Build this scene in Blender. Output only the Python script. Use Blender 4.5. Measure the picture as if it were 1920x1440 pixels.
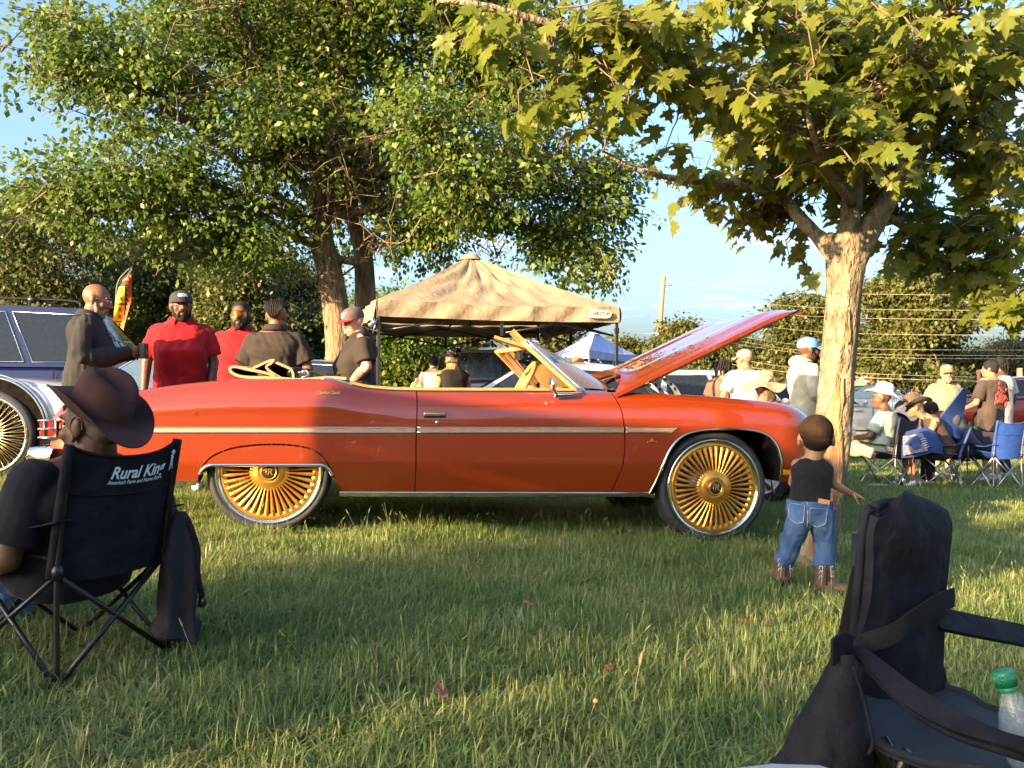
import bpy, bmesh, math, random
import numpy as np
from mathutils import Vector, Matrix, Euler

for _o in list(bpy.data.objects):
    bpy.data.objects.remove(_o)
rng = np.random.default_rng(7)
random.seed(7)
S = bpy.context.scene
COL = S.collection
R = math.radians

# ------------------------------------------------------------------ camera
F = 1700.0                      # focal length in pixels of the 1920 px wide photograph
EYE = 1.0
cam_d = bpy.data.cameras.new("camera")
cam = bpy.data.objects.new("camera", cam_d)
COL.objects.link(cam)
cam.location = (0, 0, EYE)
cam.rotation_euler = (R(90), 0, 0)
cam_d.sensor_width = 36
cam_d.lens = 36 * F / 1920
cam_d.shift_y = 25 / 1920
cam_d.clip_start = 0.05
cam_d.clip_end = 3000
cam_d.dof.use_dof = False
S.camera = cam

# ------------------------------------------------------------------ sky and sun
SUN_AZ, SUN_EL = 50.0, 15.0     # degrees left of straight behind the camera, degrees above the horizon
W = bpy.data.worlds.new("World")
S.world = W
W.use_nodes = True
_n, _l = W.node_tree.nodes, W.node_tree.links
_n.clear()
_out = _n.new('ShaderNodeOutputWorld')
_bg = _n.new('ShaderNodeBackground')
_bg.inputs['Strength'].default_value = 0.115
_sky = _n.new('ShaderNodeTexSky')
_sky.sky_type = 'NISHITA'
_sky.sun_disc = False
_sky.sun_elevation = R(SUN_EL)
_sky.sun_rotation = R(180 + SUN_AZ)
_sky.air_density = 1.0
_sky.dust_density = 5.0
_sky.ozone_density = 3.2
_tc = _n.new('ShaderNodeTexCoord')
_sep = _n.new('ShaderNodeSeparateXYZ')
_l.new(_tc.outputs['Generated'], _sep.inputs[0])
_mx = _n.new('ShaderNodeMath'); _mx.operation = 'MAXIMUM'; _mx.inputs[1].default_value = 0.06
_l.new(_sep.outputs['Z'], _mx.inputs[0])
_dx = _n.new('ShaderNodeMath'); _dx.operation = 'DIVIDE'
_dy = _n.new('ShaderNodeMath'); _dy.operation = 'DIVIDE'
_l.new(_sep.outputs['X'], _dx.inputs[0]); _l.new(_mx.outputs[0], _dx.inputs[1])
_l.new(_sep.outputs['Y'], _dy.inputs[0]); _l.new(_mx.outputs[0], _dy.inputs[1])
_cb = _n.new('ShaderNodeCombineXYZ')
_l.new(_dx.outputs[0], _cb.inputs[0]); _l.new(_dy.outputs[0], _cb.inputs[1])
_cb.inputs[2].default_value = 3.7
_ns = _n.new('ShaderNodeTexNoise')
_ns.inputs['Scale'].default_value = 0.75
_ns.inputs['Detail'].default_value = 7
_ns.inputs['Roughness'].default_value = 0.55
_l.new(_cb.outputs[0], _ns.inputs['Vector'])
_rp = _n.new('ShaderNodeValToRGB')
_rp.color_ramp.elements[0].position = 0.57
_rp.color_ramp.elements[1].position = 0.80
_l.new(_ns.outputs['Fac'], _rp.inputs[0])
_mix = _n.new('ShaderNodeMix'); _mix.data_type = 'RGBA'
_mf = _n.new('ShaderNodeMath'); _mf.operation = 'MULTIPLY'; _mf.inputs[1].default_value = 0.8
_l.new(_rp.outputs[0], _mf.inputs[0])
_l.new(_mf.outputs[0], _mix.inputs[0])
_l.new(_sky.outputs[0], _mix.inputs[6])
_mix.inputs[7].default_value = (3.0, 2.8, 2.75, 1)
_l.new(_mix.outputs[2], _bg.inputs[0])
_l.new(_bg.outputs[0], _out.inputs[0])

sun_d = bpy.data.lights.new("sun", 'SUN')
sun_d.energy = 5.0
sun_d.angle = R(0.55)
sun_d.color = (1.0, 0.70, 0.38)
sun = bpy.data.objects.new("sun", sun_d)
COL.objects.link(sun)
SUN = Vector((-math.sin(R(SUN_AZ)) * math.cos(R(SUN_EL)), -math.cos(R(SUN_AZ)) * math.cos(R(SUN_EL)), math.sin(R(SUN_EL))))
sun.location = SUN * 60
sun.rotation_euler = SUN.to_track_quat('Z', 'Y').to_euler()

S.view_settings.view_transform = 'Standard'
S.view_settings.look = 'None'
S.view_settings.exposure = 2.3
S.view_settings.gamma = 1.0
S.view_settings.use_curve_mapping = False
S.render.engine = 'CYCLES'
S.cycles.max_bounces = 6
S.cycles.diffuse_bounces = 3
S.cycles.glossy_bounces = 4
S.cycles.transmission_bounces = 6
S.cycles.transparent_max_bounces = 8
S.cycles.caustics_reflective = False
S.cycles.caustics_refractive = False
try:
    S.cycles.use_denoising = True
    S.cycles.denoiser = 'OPENIMAGEDENOISE'
except Exception:
    pass

# ------------------------------------------------------------------ place helpers
def gz(x, y):
    """height of the lawn: it falls from left to right near the car and levels off far away"""
    t = np.clip((np.asarray(y, float) - 14) / 26, 0, 1)
    f = 1 - t * t * (3 - 2 * t)
    return -0.29 * np.tanh(np.asarray(x, float) / 6.0) * f + 0.012

def P(px, py, Y):
    """world point that the photograph shows at pixel (px, py), at depth Y"""
    return np.array([(px - 960) / F * Y, Y, EYE + (745 - py) / F * Y])

def GP(px, Y):
    x = (px - 960) / F * Y
    return np.array([x, Y, float(gz(x, Y))])

# ------------------------------------------------------------------ materials
MATS = {}
def mk(name, col, rough=0.6, metal=0.0, var=0.12, scale=18.0, bump=0.0, bscale=None, coat=0.0, spec=0.5, hue=None,
       stretch=None, trans=0.0, sheen=0.0, island=0.0, bdist=0.01, detail=4, alpha=None, col3=None):
    """procedural principled material: noise mottling between col and hue, optional relief"""
    if name in MATS:
        return MATS[name]
    m = bpy.data.materials.new(name)
    m.use_nodes = True
    nt = m.node_tree; n = nt.nodes; l = nt.links
    b = n['Principled BSDF']
    b.inputs['Roughness'].default_value = rough
    b.inputs['Metallic'].default_value = metal
    b.inputs['Specular IOR Level'].default_value = spec
    b.inputs['Coat Weight'].default_value = coat
    b.inputs['Coat Roughness'].default_value = 0.04
    b.inputs['Transmission Weight'].default_value = trans
    if sheen:
        b.inputs['Sheen Weight'].default_value = sheen
        b.inputs['Sheen Roughness'].default_value = 0.5
    tc = n.new('ShaderNodeTexCoord')
    vec = tc.outputs['Object']
    if stretch:
        mp = n.new('ShaderNodeMapping')
        mp.inputs['Scale'].default_value = stretch
        l.new(vec, mp.inputs[0]); vec = mp.outputs[0]
    ns = n.new('ShaderNodeTexNoise')
    ns.inputs['Scale'].default_value = scale
    ns.inputs['Detail'].default_value = detail
    l.new(vec, ns.inputs['Vector'])
    c = np.array(col[:3], float)
    if hue is None:
        c2 = np.clip(c * (1 + 2.2 * var), 0, 1); c1 = c * (1 - 1.6 * var)
    else:
        c1, c2 = c, np.array(hue[:3], float)
    rp = n.new('ShaderNodeValToRGB')
    rp.color_ramp.elements[0].position = 0.3
    rp.color_ramp.elements[1].position = 0.72
    rp.color_ramp.elements[0].color = (*c1, 1)
    rp.color_ramp.elements[1].color = (*c2, 1)
    if col3 is not None:
        e = rp.color_ramp.elements.new(0.5); e.color = (*col3, 1)
    if island:
        geo = n.new('ShaderNodeNewGeometry')
        mth = n.new('ShaderNodeMath'); mth.operation = 'MULTIPLY_ADD'
        mth.inputs[1].default_value = island
        l.new(geo.outputs['Random Per Island'], mth.inputs[0])
        ms = n.new('ShaderNodeMath'); ms.operation = 'MULTIPLY'; ms.inputs[1].default_value = 1 - island
        l.new(ns.outputs['Fac'], ms.inputs[0])
        l.new(ms.outputs[0], mth.inputs[2])
        l.new(mth.outputs[0], rp.inputs[0])
    else:
        l.new(ns.outputs['Fac'], rp.inputs[0])
    l.new(rp.outputs[0], b.inputs['Base Color'])
    if bump:
        n2 = n.new('ShaderNodeTexNoise')
        n2.inputs['Scale'].default_value = bscale or scale * 3
        n2.inputs['Detail'].default_value = 5
        l.new(vec, n2.inputs['Vector'])
        bp = n.new('ShaderNodeBump')
        bp.inputs['Strength'].default_value = bump
        bp.inputs['Distance'].default_value = bdist
        l.new(n2.outputs['Fac'], bp.inputs['Height'])
        l.new(bp.outputs[0], b.inputs['Normal'])
    if alpha is not None:
        b.inputs['Alpha'].default_value = alpha
    MATS[name] = m
    return m

def leafmat(name, c1, c2, c3, transl=0.45, rough=0.45, nscale=0.6):
    """leaf: diffuse/gloss with light coming through, colour varies leaf by leaf and clump by clump"""
    if name in MATS:
        return MATS[name]
    m = bpy.data.materials.new(name)
    m.use_nodes = True
    n = m.node_tree.nodes; l = m.node_tree.links
    b = n['Principled BSDF']
    b.inputs['Roughness'].default_value = rough
    b.inputs['Specular IOR Level'].default_value = 0.35
    geo = n.new('ShaderNodeNewGeometry')
    oi = n.new('ShaderNodeObjectInfo')
    ns = n.new('ShaderNodeTexNoise'); ns.inputs['Scale'].default_value = nscale; ns.inputs['Detail'].default_value = 3
    l.new(geo.outputs['Position'], ns.inputs['Vector'])
    ad = n.new('ShaderNodeMath'); ad.operation = 'ADD'
    l.new(geo.outputs['Random Per Island'], ad.inputs[0]); l.new(oi.outputs['Random'], ad.inputs[1])
    fr = n.new('ShaderNodeMath'); fr.operation = 'FRACT'; l.new(ad.outputs[0], fr.inputs[0])
    m1 = n.new('ShaderNodeMath'); m1.operation = 'MULTIPLY'; m1.inputs[1].default_value = 0.55
    l.new(fr.outputs[0], m1.inputs[0])
    m2 = n.new('ShaderNodeMath'); m2.operation = 'MULTIPLY_ADD'; m2.inputs[1].default_value = 0.9; 
    l.new(ns.outputs['Fac'], m2.inputs[0]); l.new(m1.outputs[0], m2.inputs[2])
    m3 = n.new('ShaderNodeMath'); m3.operation = 'SUBTRACT'; m3.inputs[1].default_value = 0.22
    l.new(m2.outputs[0], m3.inputs[0])
    rp = n.new('ShaderNodeValToRGB')
    e = rp.color_ramp.elements
    e[0].position = 0.1; e[0].color = (*c1, 1)
    e[1].position = 0.95; e[1].color = (*c3, 1)
    k = e.new(0.5); k.color = (*c2, 1)
    l.new(m3.outputs[0], rp.inputs[0])
    l.new(rp.outputs[0], b.inputs['Base Color'])
    t = n.new('ShaderNodeBsdfTranslucent')
    l.new(rp.outputs[0], t.inputs[0])
    mx = n.new('ShaderNodeMixShader'); mx.inputs[0].default_value = transl
    l.new(b.outputs[0], mx.inputs[1]); l.new(t.outputs[0], mx.inputs[2])
    l.new(mx.outputs[0], n['Material Output'].inputs[0])
    MATS[name] = m
    return m

def glassmat(name, tint=(0.8, 0.85, 0.9), opacity=0.25, rough=0.02):
    """thin automotive glass: mirror reflection by angle over a tinted see-through sheet"""
    if name in MATS:
        return MATS[name]
    m = bpy.data.materials.new(name); m.use_nodes = True
    n = m.node_tree.nodes; l = m.node_tree.links
    n.remove(n['Principled BSDF'])
    tr = n.new('ShaderNodeBsdfTransparent'); tr.inputs[0].default_value = (*tint, 1)
    df = n.new('ShaderNodeBsdfDiffuse'); df.inputs[0].default_value = (0.02, 0.022, 0.025, 1)
    m1 = n.new('ShaderNodeMixShader'); m1.inputs[0].default_value = opacity
    l.new(tr.outputs[0], m1.inputs[1]); l.new(df.outputs[0], m1.inputs[2])
    gl = n.new('ShaderNodeBsdfGlossy'); gl.inputs['Roughness'].default_value = rough
    fr = n.new('ShaderNodeFresnel'); fr.inputs[0].default_value = 1.6
    m2 = n.new('ShaderNodeMixShader')
    l.new(fr.outputs[0], m2.inputs[0]); l.new(m1.outputs[0], m2.inputs[1]); l.new(gl.outputs[0], m2.inputs[2])
    l.new(m2.outputs[0], n['Material Output'].inputs[0])
    MATS[name] = m
    return m

# ------------------------------------------------------------------ objects
ORG = {}
def tag(o, label=None, cat=None, group=None, kind=None):
    if label: o['label'] = label
    if cat: o['category'] = cat
    if group: o['group'] = group
    if kind: o['kind'] = kind
    return o

def thing(name, label, cat, loc=(0, 0, 0), group=None, rz=0.0):
    o = bpy.data.objects.new(name, None)
    o.empty_display_size = 0.1
    COL.objects.link(o)
    o.location = loc
    o.rotation_euler = (0, 0, rz)
    ORG[o] = np.array(loc, float)
    return tag(o, label, cat, group)

def link(name, me, mat, parent=None, label=None, shade=None, org=None):
    o = bpy.data.objects.new(name, me)
    COL.objects.link(o)
    for m in (mat if isinstance(mat, (list, tuple)) else [mat]):
        if m is not None: me.materials.append(m)
    if parent is not None:
        o.parent = parent
        ORG[o] = ORG[parent]
    else:
        ORG[o] = np.zeros(3)
        if org is not None:
            ORG[o] = np.array(org, float); o.location = org
    if label: o['label'] = label
    return o

def npmesh(name, V, Fc, smooth=False, uv=None):
    """mesh from numpy arrays: V (n,3), Fc (m,k) faces of one arity"""
    V = np.ascontiguousarray(V, np.float32); Fc = np.ascontiguousarray(Fc, np.int32)
    me = bpy.data.meshes.new(name)
    me.vertices.add(len(V)); me.vertices.foreach_set('co', V.ravel())
    m, k = Fc.shape
    me.loops.add(m * k); me.loops.foreach_set('vertex_index', Fc.ravel())
    me.polygons.add(m)
    me.polygons.foreach_set('loop_start', np.arange(0, m * k, k, dtype=np.int32))
    me.polygons.foreach_set('loop_total', np.full(m, k, np.int32))
    if smooth:
        me.polygons.foreach_set('use_smooth', np.ones(m, bool))
    me.update(calc_edges=True)
    return me

def unit(v):
    v = np.asarray(v, float); n = np.linalg.norm(v)
    return v / n if n > 1e-12 else v

def frame(d, up=(0, 0, 1)):
    d = unit(d); up = np.asarray(up, float)
    if abs(np.dot(d, up)) > 0.98: up = np.array([0, 1.0, 0]) if abs(d[1]) < 0.9 else np.array([1.0, 0, 0])
    x = unit(np.cross(up, d)); y = np.cross(d, x)
    return x, y, d

class MB:
    """collects shapes (world coordinates) into one mesh"""
    def __init__(s):
        s.v = []; s.f = []; s.m = []; s.sm = []; s.n = 0
    def add(s, V, Fs, mat=0, smooth=True):
        V = np.asarray(V, float).reshape(-1, 3)
        s.v.append(V)
        o = s.n
        for f in Fs:
            s.f.append(tuple(int(i) + o for i in f)); s.m.append(mat); s.sm.append(smooth)
        s.n += len(V)
        return s
    def box(s, c, size, rot=None, mat=0, smooth=False, taper=None):
        h = np.array(size, float) / 2
        V = np.array([[x, y, z] for z in (-1, 1) for y in (-1, 1) for x in (-1, 1)], float) * h
        if taper: V[4:, 0] *= taper[0]; V[4:, 1] *= taper[1]
        if rot is not None: V = V @ np.array(rot).T
        V = V + np.array(c, float)
        return s.add(V, [(0, 2, 3, 1), (4, 5, 7, 6), (0, 1, 5, 4), (2, 6, 7, 3), (0, 4, 6, 2), (1, 3, 7, 5)], mat, smooth)
    def tube(s, pts, rad, n=8, mat=0, cap=True, flat=1.0, up=(0, 0, 1), closed=False, smooth=True):
        pts = np.asarray(pts, float); k = len(pts)
        rad = np.broadcast_to(np.asarray(rad, float), (k,)) if np.ndim(rad) <= 1 else rad
        V = []; a = np.linspace(0, 2 * np.pi, n, endpoint=False)
        px = None
        for i in range(k):
            if closed: d = pts[(i + 1) % k] - pts[i - 1]
            else: d = pts[min(i + 1, k - 1)] - pts[max(i - 1, 0)]
            if px is None:
                x, y, _ = frame(d, up)
            else:
                dd = unit(d); x = px - np.dot(px, dd) * dd
                x = unit(x) if np.linalg.norm(x) > 1e-6 else frame(d, up)[0]
                y = np.cross(dd, x)
            px = x
            V.append(pts[i] + rad[i] * (np.outer(np.cos(a), x) + flat * np.outer(np.sin(a), y)))
        Fs = []
        for i in range(k if closed else k - 1):
            for j in range(n):
                j2 = (j + 1) % n; i2 = (i + 1) % k
                Fs.append((i * n + j, i * n + j2, i2 * n + j2, i2 * n + j))
        if cap and not closed:
            Fs.append(tuple(range(n - 1, -1, -1))); Fs.append(tuple(range((k - 1) * n, k * n)))
        return s.add(np.concatenate(V), Fs, mat, smooth)
    def bar(s, p, q, r, n=8, mat=0, flat=1.0, up=(0, 0, 1), smooth=True):
        return s.tube([p, q], r, n, mat, True, flat, up, smooth=smooth)
    def lathe(s, prof, c, axis=(0, 0, 1), n=32, mat=0, arc=None, smooth=True, closed=False):
        """prof: (radius, height along axis)"""
        x, y, d = frame(axis)
        a = np.linspace(0, 2 * np.pi, n, endpoint=False)
        ring = np.outer(np.cos(a), x) + np.outer(np.sin(a), y)
        V = [np.array(c, float) + r * ring + h * d for r, h in prof]
        k = len(prof); Fs = []
        for i in range(k if closed else k - 1):
            for j in range(n):
                j2 = (j + 1) % n; i2 = (i + 1) % k
                Fs.append((i * n + j, i * n + j2, i2 * n + j2, i2 * n + j))
        if not closed:
            if prof[0][0] > 1e-6 and False: Fs.append(tuple(range(n)))
        return s.add(np.concatenate(V), Fs, mat, smooth)
    def disc(s, c, r, axis, n=24, mat=0):
        x, y, d = frame(axis)
        a = np.linspace(0, 2 * np.pi, n, endpoint=False)
        return s.add(np.array(c) + r * (np.outer(np.cos(a), x) + np.outer(np.sin(a), y)), [tuple(range(n))], mat, False)
    def grid(s, G, mat=0, smooth=True, flip=False, wrap=False):
        G = np.asarray(G, float); a, b = G.shape[:2]
        Fs = []
        for i in range(a - 1):
            for j in range(b if wrap else b - 1):
                j2 = (j + 1) % b
                q = (i * b + j, i * b + j2, (i + 1) * b + j2, (i + 1) * b + j)
                Fs.append(q[::-1] if flip else q)
        return s.add(G.reshape(-1, 3), Fs, mat, smooth)
    def sheet(s, G, t, mat=0, smooth=True):
        """grid patch given thickness t along its own normal"""
        G = np.asarray(G, float); a, b = G.shape[:2]
        du = np.gradient(G, axis=0); dv = np.gradient(G, axis=1)
        N = np.cross(du, dv); N /= np.maximum(np.linalg.norm(N, axis=2, keepdims=True), 1e-9)
        H = G + N * t
        s.grid(H, mat, smooth); s.grid(G, mat, smooth, True)
        def rim(A, B):
            k = len(A); s.add(np.concatenate([A, B]), [(i, i + 1, k + i + 1, k + i) for i in range(k - 1)], mat, smooth)
        rim(G[0], H[0]); rim(H[-1], G[-1]); rim(H[:, 0], G[:, 0]); rim(G[:, -1], H[:, -1])
        return s
    def prism(s, poly, o, ex, ey, ez, depth, mat=0, smooth=False):
        """polygon in (ex,ey) extruded by depth along ez"""
        o = np.array(o, float); ex, ey, ez = (np.array(q, float) for q in (ex, ey, ez))
        A = np.array([o + p[0] * ex + p[1] * ey for p in poly]); k = len(poly)
        V = np.concatenate([A, A + ez * depth])
        Fs = [tuple(range(k - 1, -1, -1)), tuple(range(k, 2 * k))] + [(i, (i + 1) % k, k + (i + 1) % k, k + i) for i in range(k)]
        return s.add(V, Fs, mat, smooth)
    def ell(s, c, r, rot=None, n=16, m=10, mat=0):
        u = np.linspace(0, np.pi, m + 1); a = np.linspace(0, 2 * np.pi, n, endpoint=False)
        V = [[0, 0, 1.0]]
        for t in u[1:-1]:
            V += [[math.sin(t) * math.cos(b), math.sin(t) * math.sin(b), math.cos(t)] for b in a]
        V.append([0, 0, -1.0])
        V = np.array(V) * np.array(r, float)
        if rot is not None: V = V @ np.array(rot).T
        V += np.array(c, float)
        Fs = [(0, 1 + j, 1 + (j + 1) % n) for j in range(n)]
        for i in range(m - 2):
            for j in range(n):
                a0 = 1 + i * n + j; a1 = 1 + i * n + (j + 1) % n
                Fs.append((a0, a0 + n, a1 + n, a1))
        L = 1 + (m - 1) * n; o = 1 + (m - 2) * n
        Fs += [(L, o + (j + 1) % n, o + j) for j in range(n)]
        return s.add(V, Fs, mat, True)
    def cap(s, p, q, r1, r2=None, n=12, m=4, mat=0, flat=1.0, up=(0, 0, 1)):
        """tapered capsule"""
        r2 = r1 if r2 is None else r2
        p = np.asarray(p, float); q = np.asarray(q, float)
        d = unit(q - p); t = np.linspace(0, np.pi / 2, m + 1)
        pts = [p - d * r1 * math.cos(a) for a in t] + [q + d * r2 * math.sin(a) for a in t]
        rr = [max(r1 * math.sin(a), 1e-4) for a in t] + [max(r2 * math.cos(a), 1e-4) for a in t]
        return s.tube(pts, rr, n, mat, True, flat, up)
    def xform(s, M):
        """apply 4x4 matrix to all collected so far"""
        M = np.array(M); s.v = [v @ M[:3, :3].T + M[:3, 3] for v in s.v]; return s
    def mesh(s, name, org=None):
        V = np.concatenate(s.v) if s.v else np.zeros((0, 3))
        if org is not None: V = V - org
        me = bpy.data.meshes.new(name)
        me.from_pydata(V.tolist(), [], s.f)
        me.polygons.foreach_set('material_index', np.array(s.m, np.int32))
        me.polygons.foreach_set('use_smooth', np.array(s.sm, bool))
        me.update()
        return me
    def build(s, name, mat, parent=None, label=None, org=None, bevel=0, sharp=None, subsurf=0, recalc=False):
        o0 = ORG[parent] if parent is not None else (np.array(org, float) if org is not None else None)
        me = s.mesh(name, o0)
        if recalc or bevel:
            bm = bmesh.new(); bm.from_mesh(me)
            bmesh.ops.recalc_face_normals(bm, faces=bm.faces)
            bm.to_mesh(me); bm.free()
        o = link(name, me, mat, parent, label, org=org)
        if sharp is not None:
            me.set_sharp_from_angle(angle=R(sharp))
        if bevel:
            md = o.modifiers.new('bevel', 'BEVEL'); md.width = bevel; md.segments = 2; md.limit_method = 'ANGLE'
            md.angle_limit = R(35)
        if subsurf:
            md = o.modifiers.new('subsurf', 'SUBSURF'); md.levels = md.render_levels = subsurf
        return o

def fuse(mb, voxel, smooth=4, wrinkle=0.0, wfreq=9.0, seed=0, factor=0.5, org=None, keep=None):
    """weld overlapping closed shapes into one continuous skin; optional cloth folds"""
    me = mb.mesh('tmp')
    o = bpy.data.objects.new('tmp', me); COL.objects.link(o)
    md = o.modifiers.new('r', 'REMESH'); md.mode = 'VOXEL'; md.voxel_size = voxel; md.use_smooth_shade = True
    if smooth:
        ms = o.modifiers.new('s', 'SMOOTH'); ms.factor = factor; ms.iterations = smooth
    dg = bpy.context.evaluated_depsgraph_get()
    ev = o.evaluated_get(dg)
    m2 = bpy.data.meshes.new_from_object(ev)
    bpy.data.objects.remove(o); bpy.data.meshes.remove(me)
    m2.materials.clear()
    k = len(m2.vertices)
    V = np.empty(k * 3, np.float32); m2.vertices.foreach_get('co', V); V = V.reshape(-1, 3).astype(float)
    if wrinkle and k:
        Nn = np.empty(k * 3, np.float32); m2.vertices.foreach_get('normal', Nn); Nn = Nn.reshape(-1, 3)
        r = np.random.default_rng(seed)
        d = np.zeros(k)
        for q in range(7):
            w = r.normal(0, 1, 3) * wfreq * (0.6 + 0.25 * q); w[2] *= 0.5
            u = r.normal(0, 1, 3) * wfreq * 0.5
            d += (np.sin(V @ w + 1.8 * np.sin(V @ u + r.uniform(0, 6)) + r.uniform(0, 6))) / (1 + 0.25 * q)
        d = np.tanh(d * 0.8)
        V = V + Nn * (d * wrinkle)[:, None]
    if org is not None: V = V - org
    m2.vertices.foreach_set('co', V.astype(np.float32).ravel())
    m2.polygons.foreach_set('use_smooth', np.ones(len(m2.polygons), bool))
    m2.update()
    return m2

def copy_tree(o, parent=None):
    c = o.copy(); COL.objects.link(c)
    if parent is not None: c.parent = parent
    ORG[c] = ORG.get(o)
    for ch in list(o.children):
        copy_tree(ch, c)
    return c

def spline(pts, k=40):
    """Catmull-Rom through points (rows), k samples"""
    p = np.asarray(pts, float); n = len(p)
    q = np.vstack([2 * p[0] - p[1], p, 2 * p[-1] - p[-2]])
    t = np.linspace(0, n - 1 - 1e-9, k); i = t.astype(int); f = (t - i)[:, None]
    a, b, c, d = q[i], q[i + 1], q[i + 2], q[i + 3]
    return 0.5 * (2 * b + (c - a) * f + (2 * a - 5 * b + 4 * c - d) * f ** 2 + (3 * b - a - 3 * c + d) * f ** 3)

def textmesh(txt, size, shear=0.0, space=1.0, ext=0.0, bold=0.0):
    """flat lettering as (V, F): x along the line, y up, centred"""
    cu = bpy.data.curves.new('t', 'FONT')
    cu.body = txt; cu.size = size; cu.shear = shear; cu.space_character = space
    cu.align_x = 'CENTER'; cu.align_y = 'CENTER'; cu.extrude = ext; cu.offset = bold; cu.resolution_u = 3
    o = bpy.data.objects.new('t', cu); COL.objects.link(o)
    dg = bpy.context.evaluated_depsgraph_get()
    me = bpy.data.meshes.new_from_object(o.evaluated_get(dg))
    V = np.array([v.co[:] for v in me.vertices]); Fs = [tuple(p.vertices) for p in me.polygons]
    bpy.data.objects.remove(o); bpy.data.curves.remove(cu); bpy.data.meshes.remove(me)
    return V, Fs
# ------------------------------------------------------------------ ground
def build_ground():
    a = np.concatenate([-np.geomspace(900, 12, 26), np.linspace(-11, 11, 56), np.geomspace(12, 900, 26)])
    b = np.concatenate([-np.geomspace(500, 8, 18), np.linspace(-7, 26, 67), np.geomspace(27, 1400, 30)])
    X, Y = np.meshgrid(a, b, indexing='ij')
    Z = gz(X, Y) + 0.012 * np.sin(X * 1.7 + 0.6 * Y) * np.cos(Y * 1.3) * (np.hypot(X, Y) < 40)
    G = np.dstack([X, Y, Z])
    m = bpy.data.materials.new('lawn_soil'); m.use_nodes = True
    n = m.node_tree.nodes; l = m.node_tree.links; bs = n['Principled BSDF']
    bs.inputs['Roughness'].default_value = 0.95; bs.inputs['Specular IOR Level'].default_value = 0.1
    geo = n.new('ShaderNodeNewGeometry')
    n1 = n.new('ShaderNodeTexNoise'); n1.inputs['Scale'].default_value = 0.5; n1.inputs['Detail'].default_value = 8
    n2 = n.new('ShaderNodeTexNoise'); n2.inputs['Scale'].default_value = 60; n2.inputs['Detail'].default_value = 4
    l.new(geo.outputs['Position'], n1.inputs['Vector']); l.new(geo.outputs['Position'], n2.inputs['Vector'])
    r1 = n.new('ShaderNodeValToRGB'); e = r1.color_ramp.elements
    e[0].position = 0.32; e[0].color = (0.10, 0.125, 0.035, 1); e[1].position = 0.7; e[1].color = (0.21, 0.205, 0.065, 1)
    r2 = n.new('ShaderNodeValToRGB'); e = r2.color_ramp.elements
    e[0].color = (0.55, 0.55, 0.5, 1); e[1].color = (1.25, 1.2, 1.0, 1)
    l.new(n1.outputs['Fac'], r1.inputs[0]); l.new(n2.outputs['Fac'], r2.inputs[0])
    mx = n.new('ShaderNodeMix'); mx.data_type = 'RGBA'; mx.blend_type = 'MULTIPLY'; mx.inputs[0].default_value = 1
    l.new(r1.outputs[0], mx.inputs[6]); l.new(r2.outputs[0], mx.inputs[7])
    l.new(mx.outputs[2], bs.inputs['Base Color'])
    bp = n.new('ShaderNodeBump'); bp.inputs['Strength'].default_value = 0.9; bp.inputs['Distance'].default_value = 0.03
    l.new(n2.outputs['Fac'], bp.inputs['Height']); l.new(bp.outputs[0], bs.inputs['Normal'])
    mb = MB(); mb.grid(G, flip=True)
    o = mb.build('ground', m)
    tag(o, 'mown lawn falling gently to the right under all the cars', kind='structure')
build_ground()

# ------------------------------------------------------------------ grass
grass_m = leafmat('grass_blade', (0.10, 0.18, 0.05), (0.205, 0.275, 0.08), (0.44, 0.40, 0.175), 0.5, 0.5, 1.3)

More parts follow.
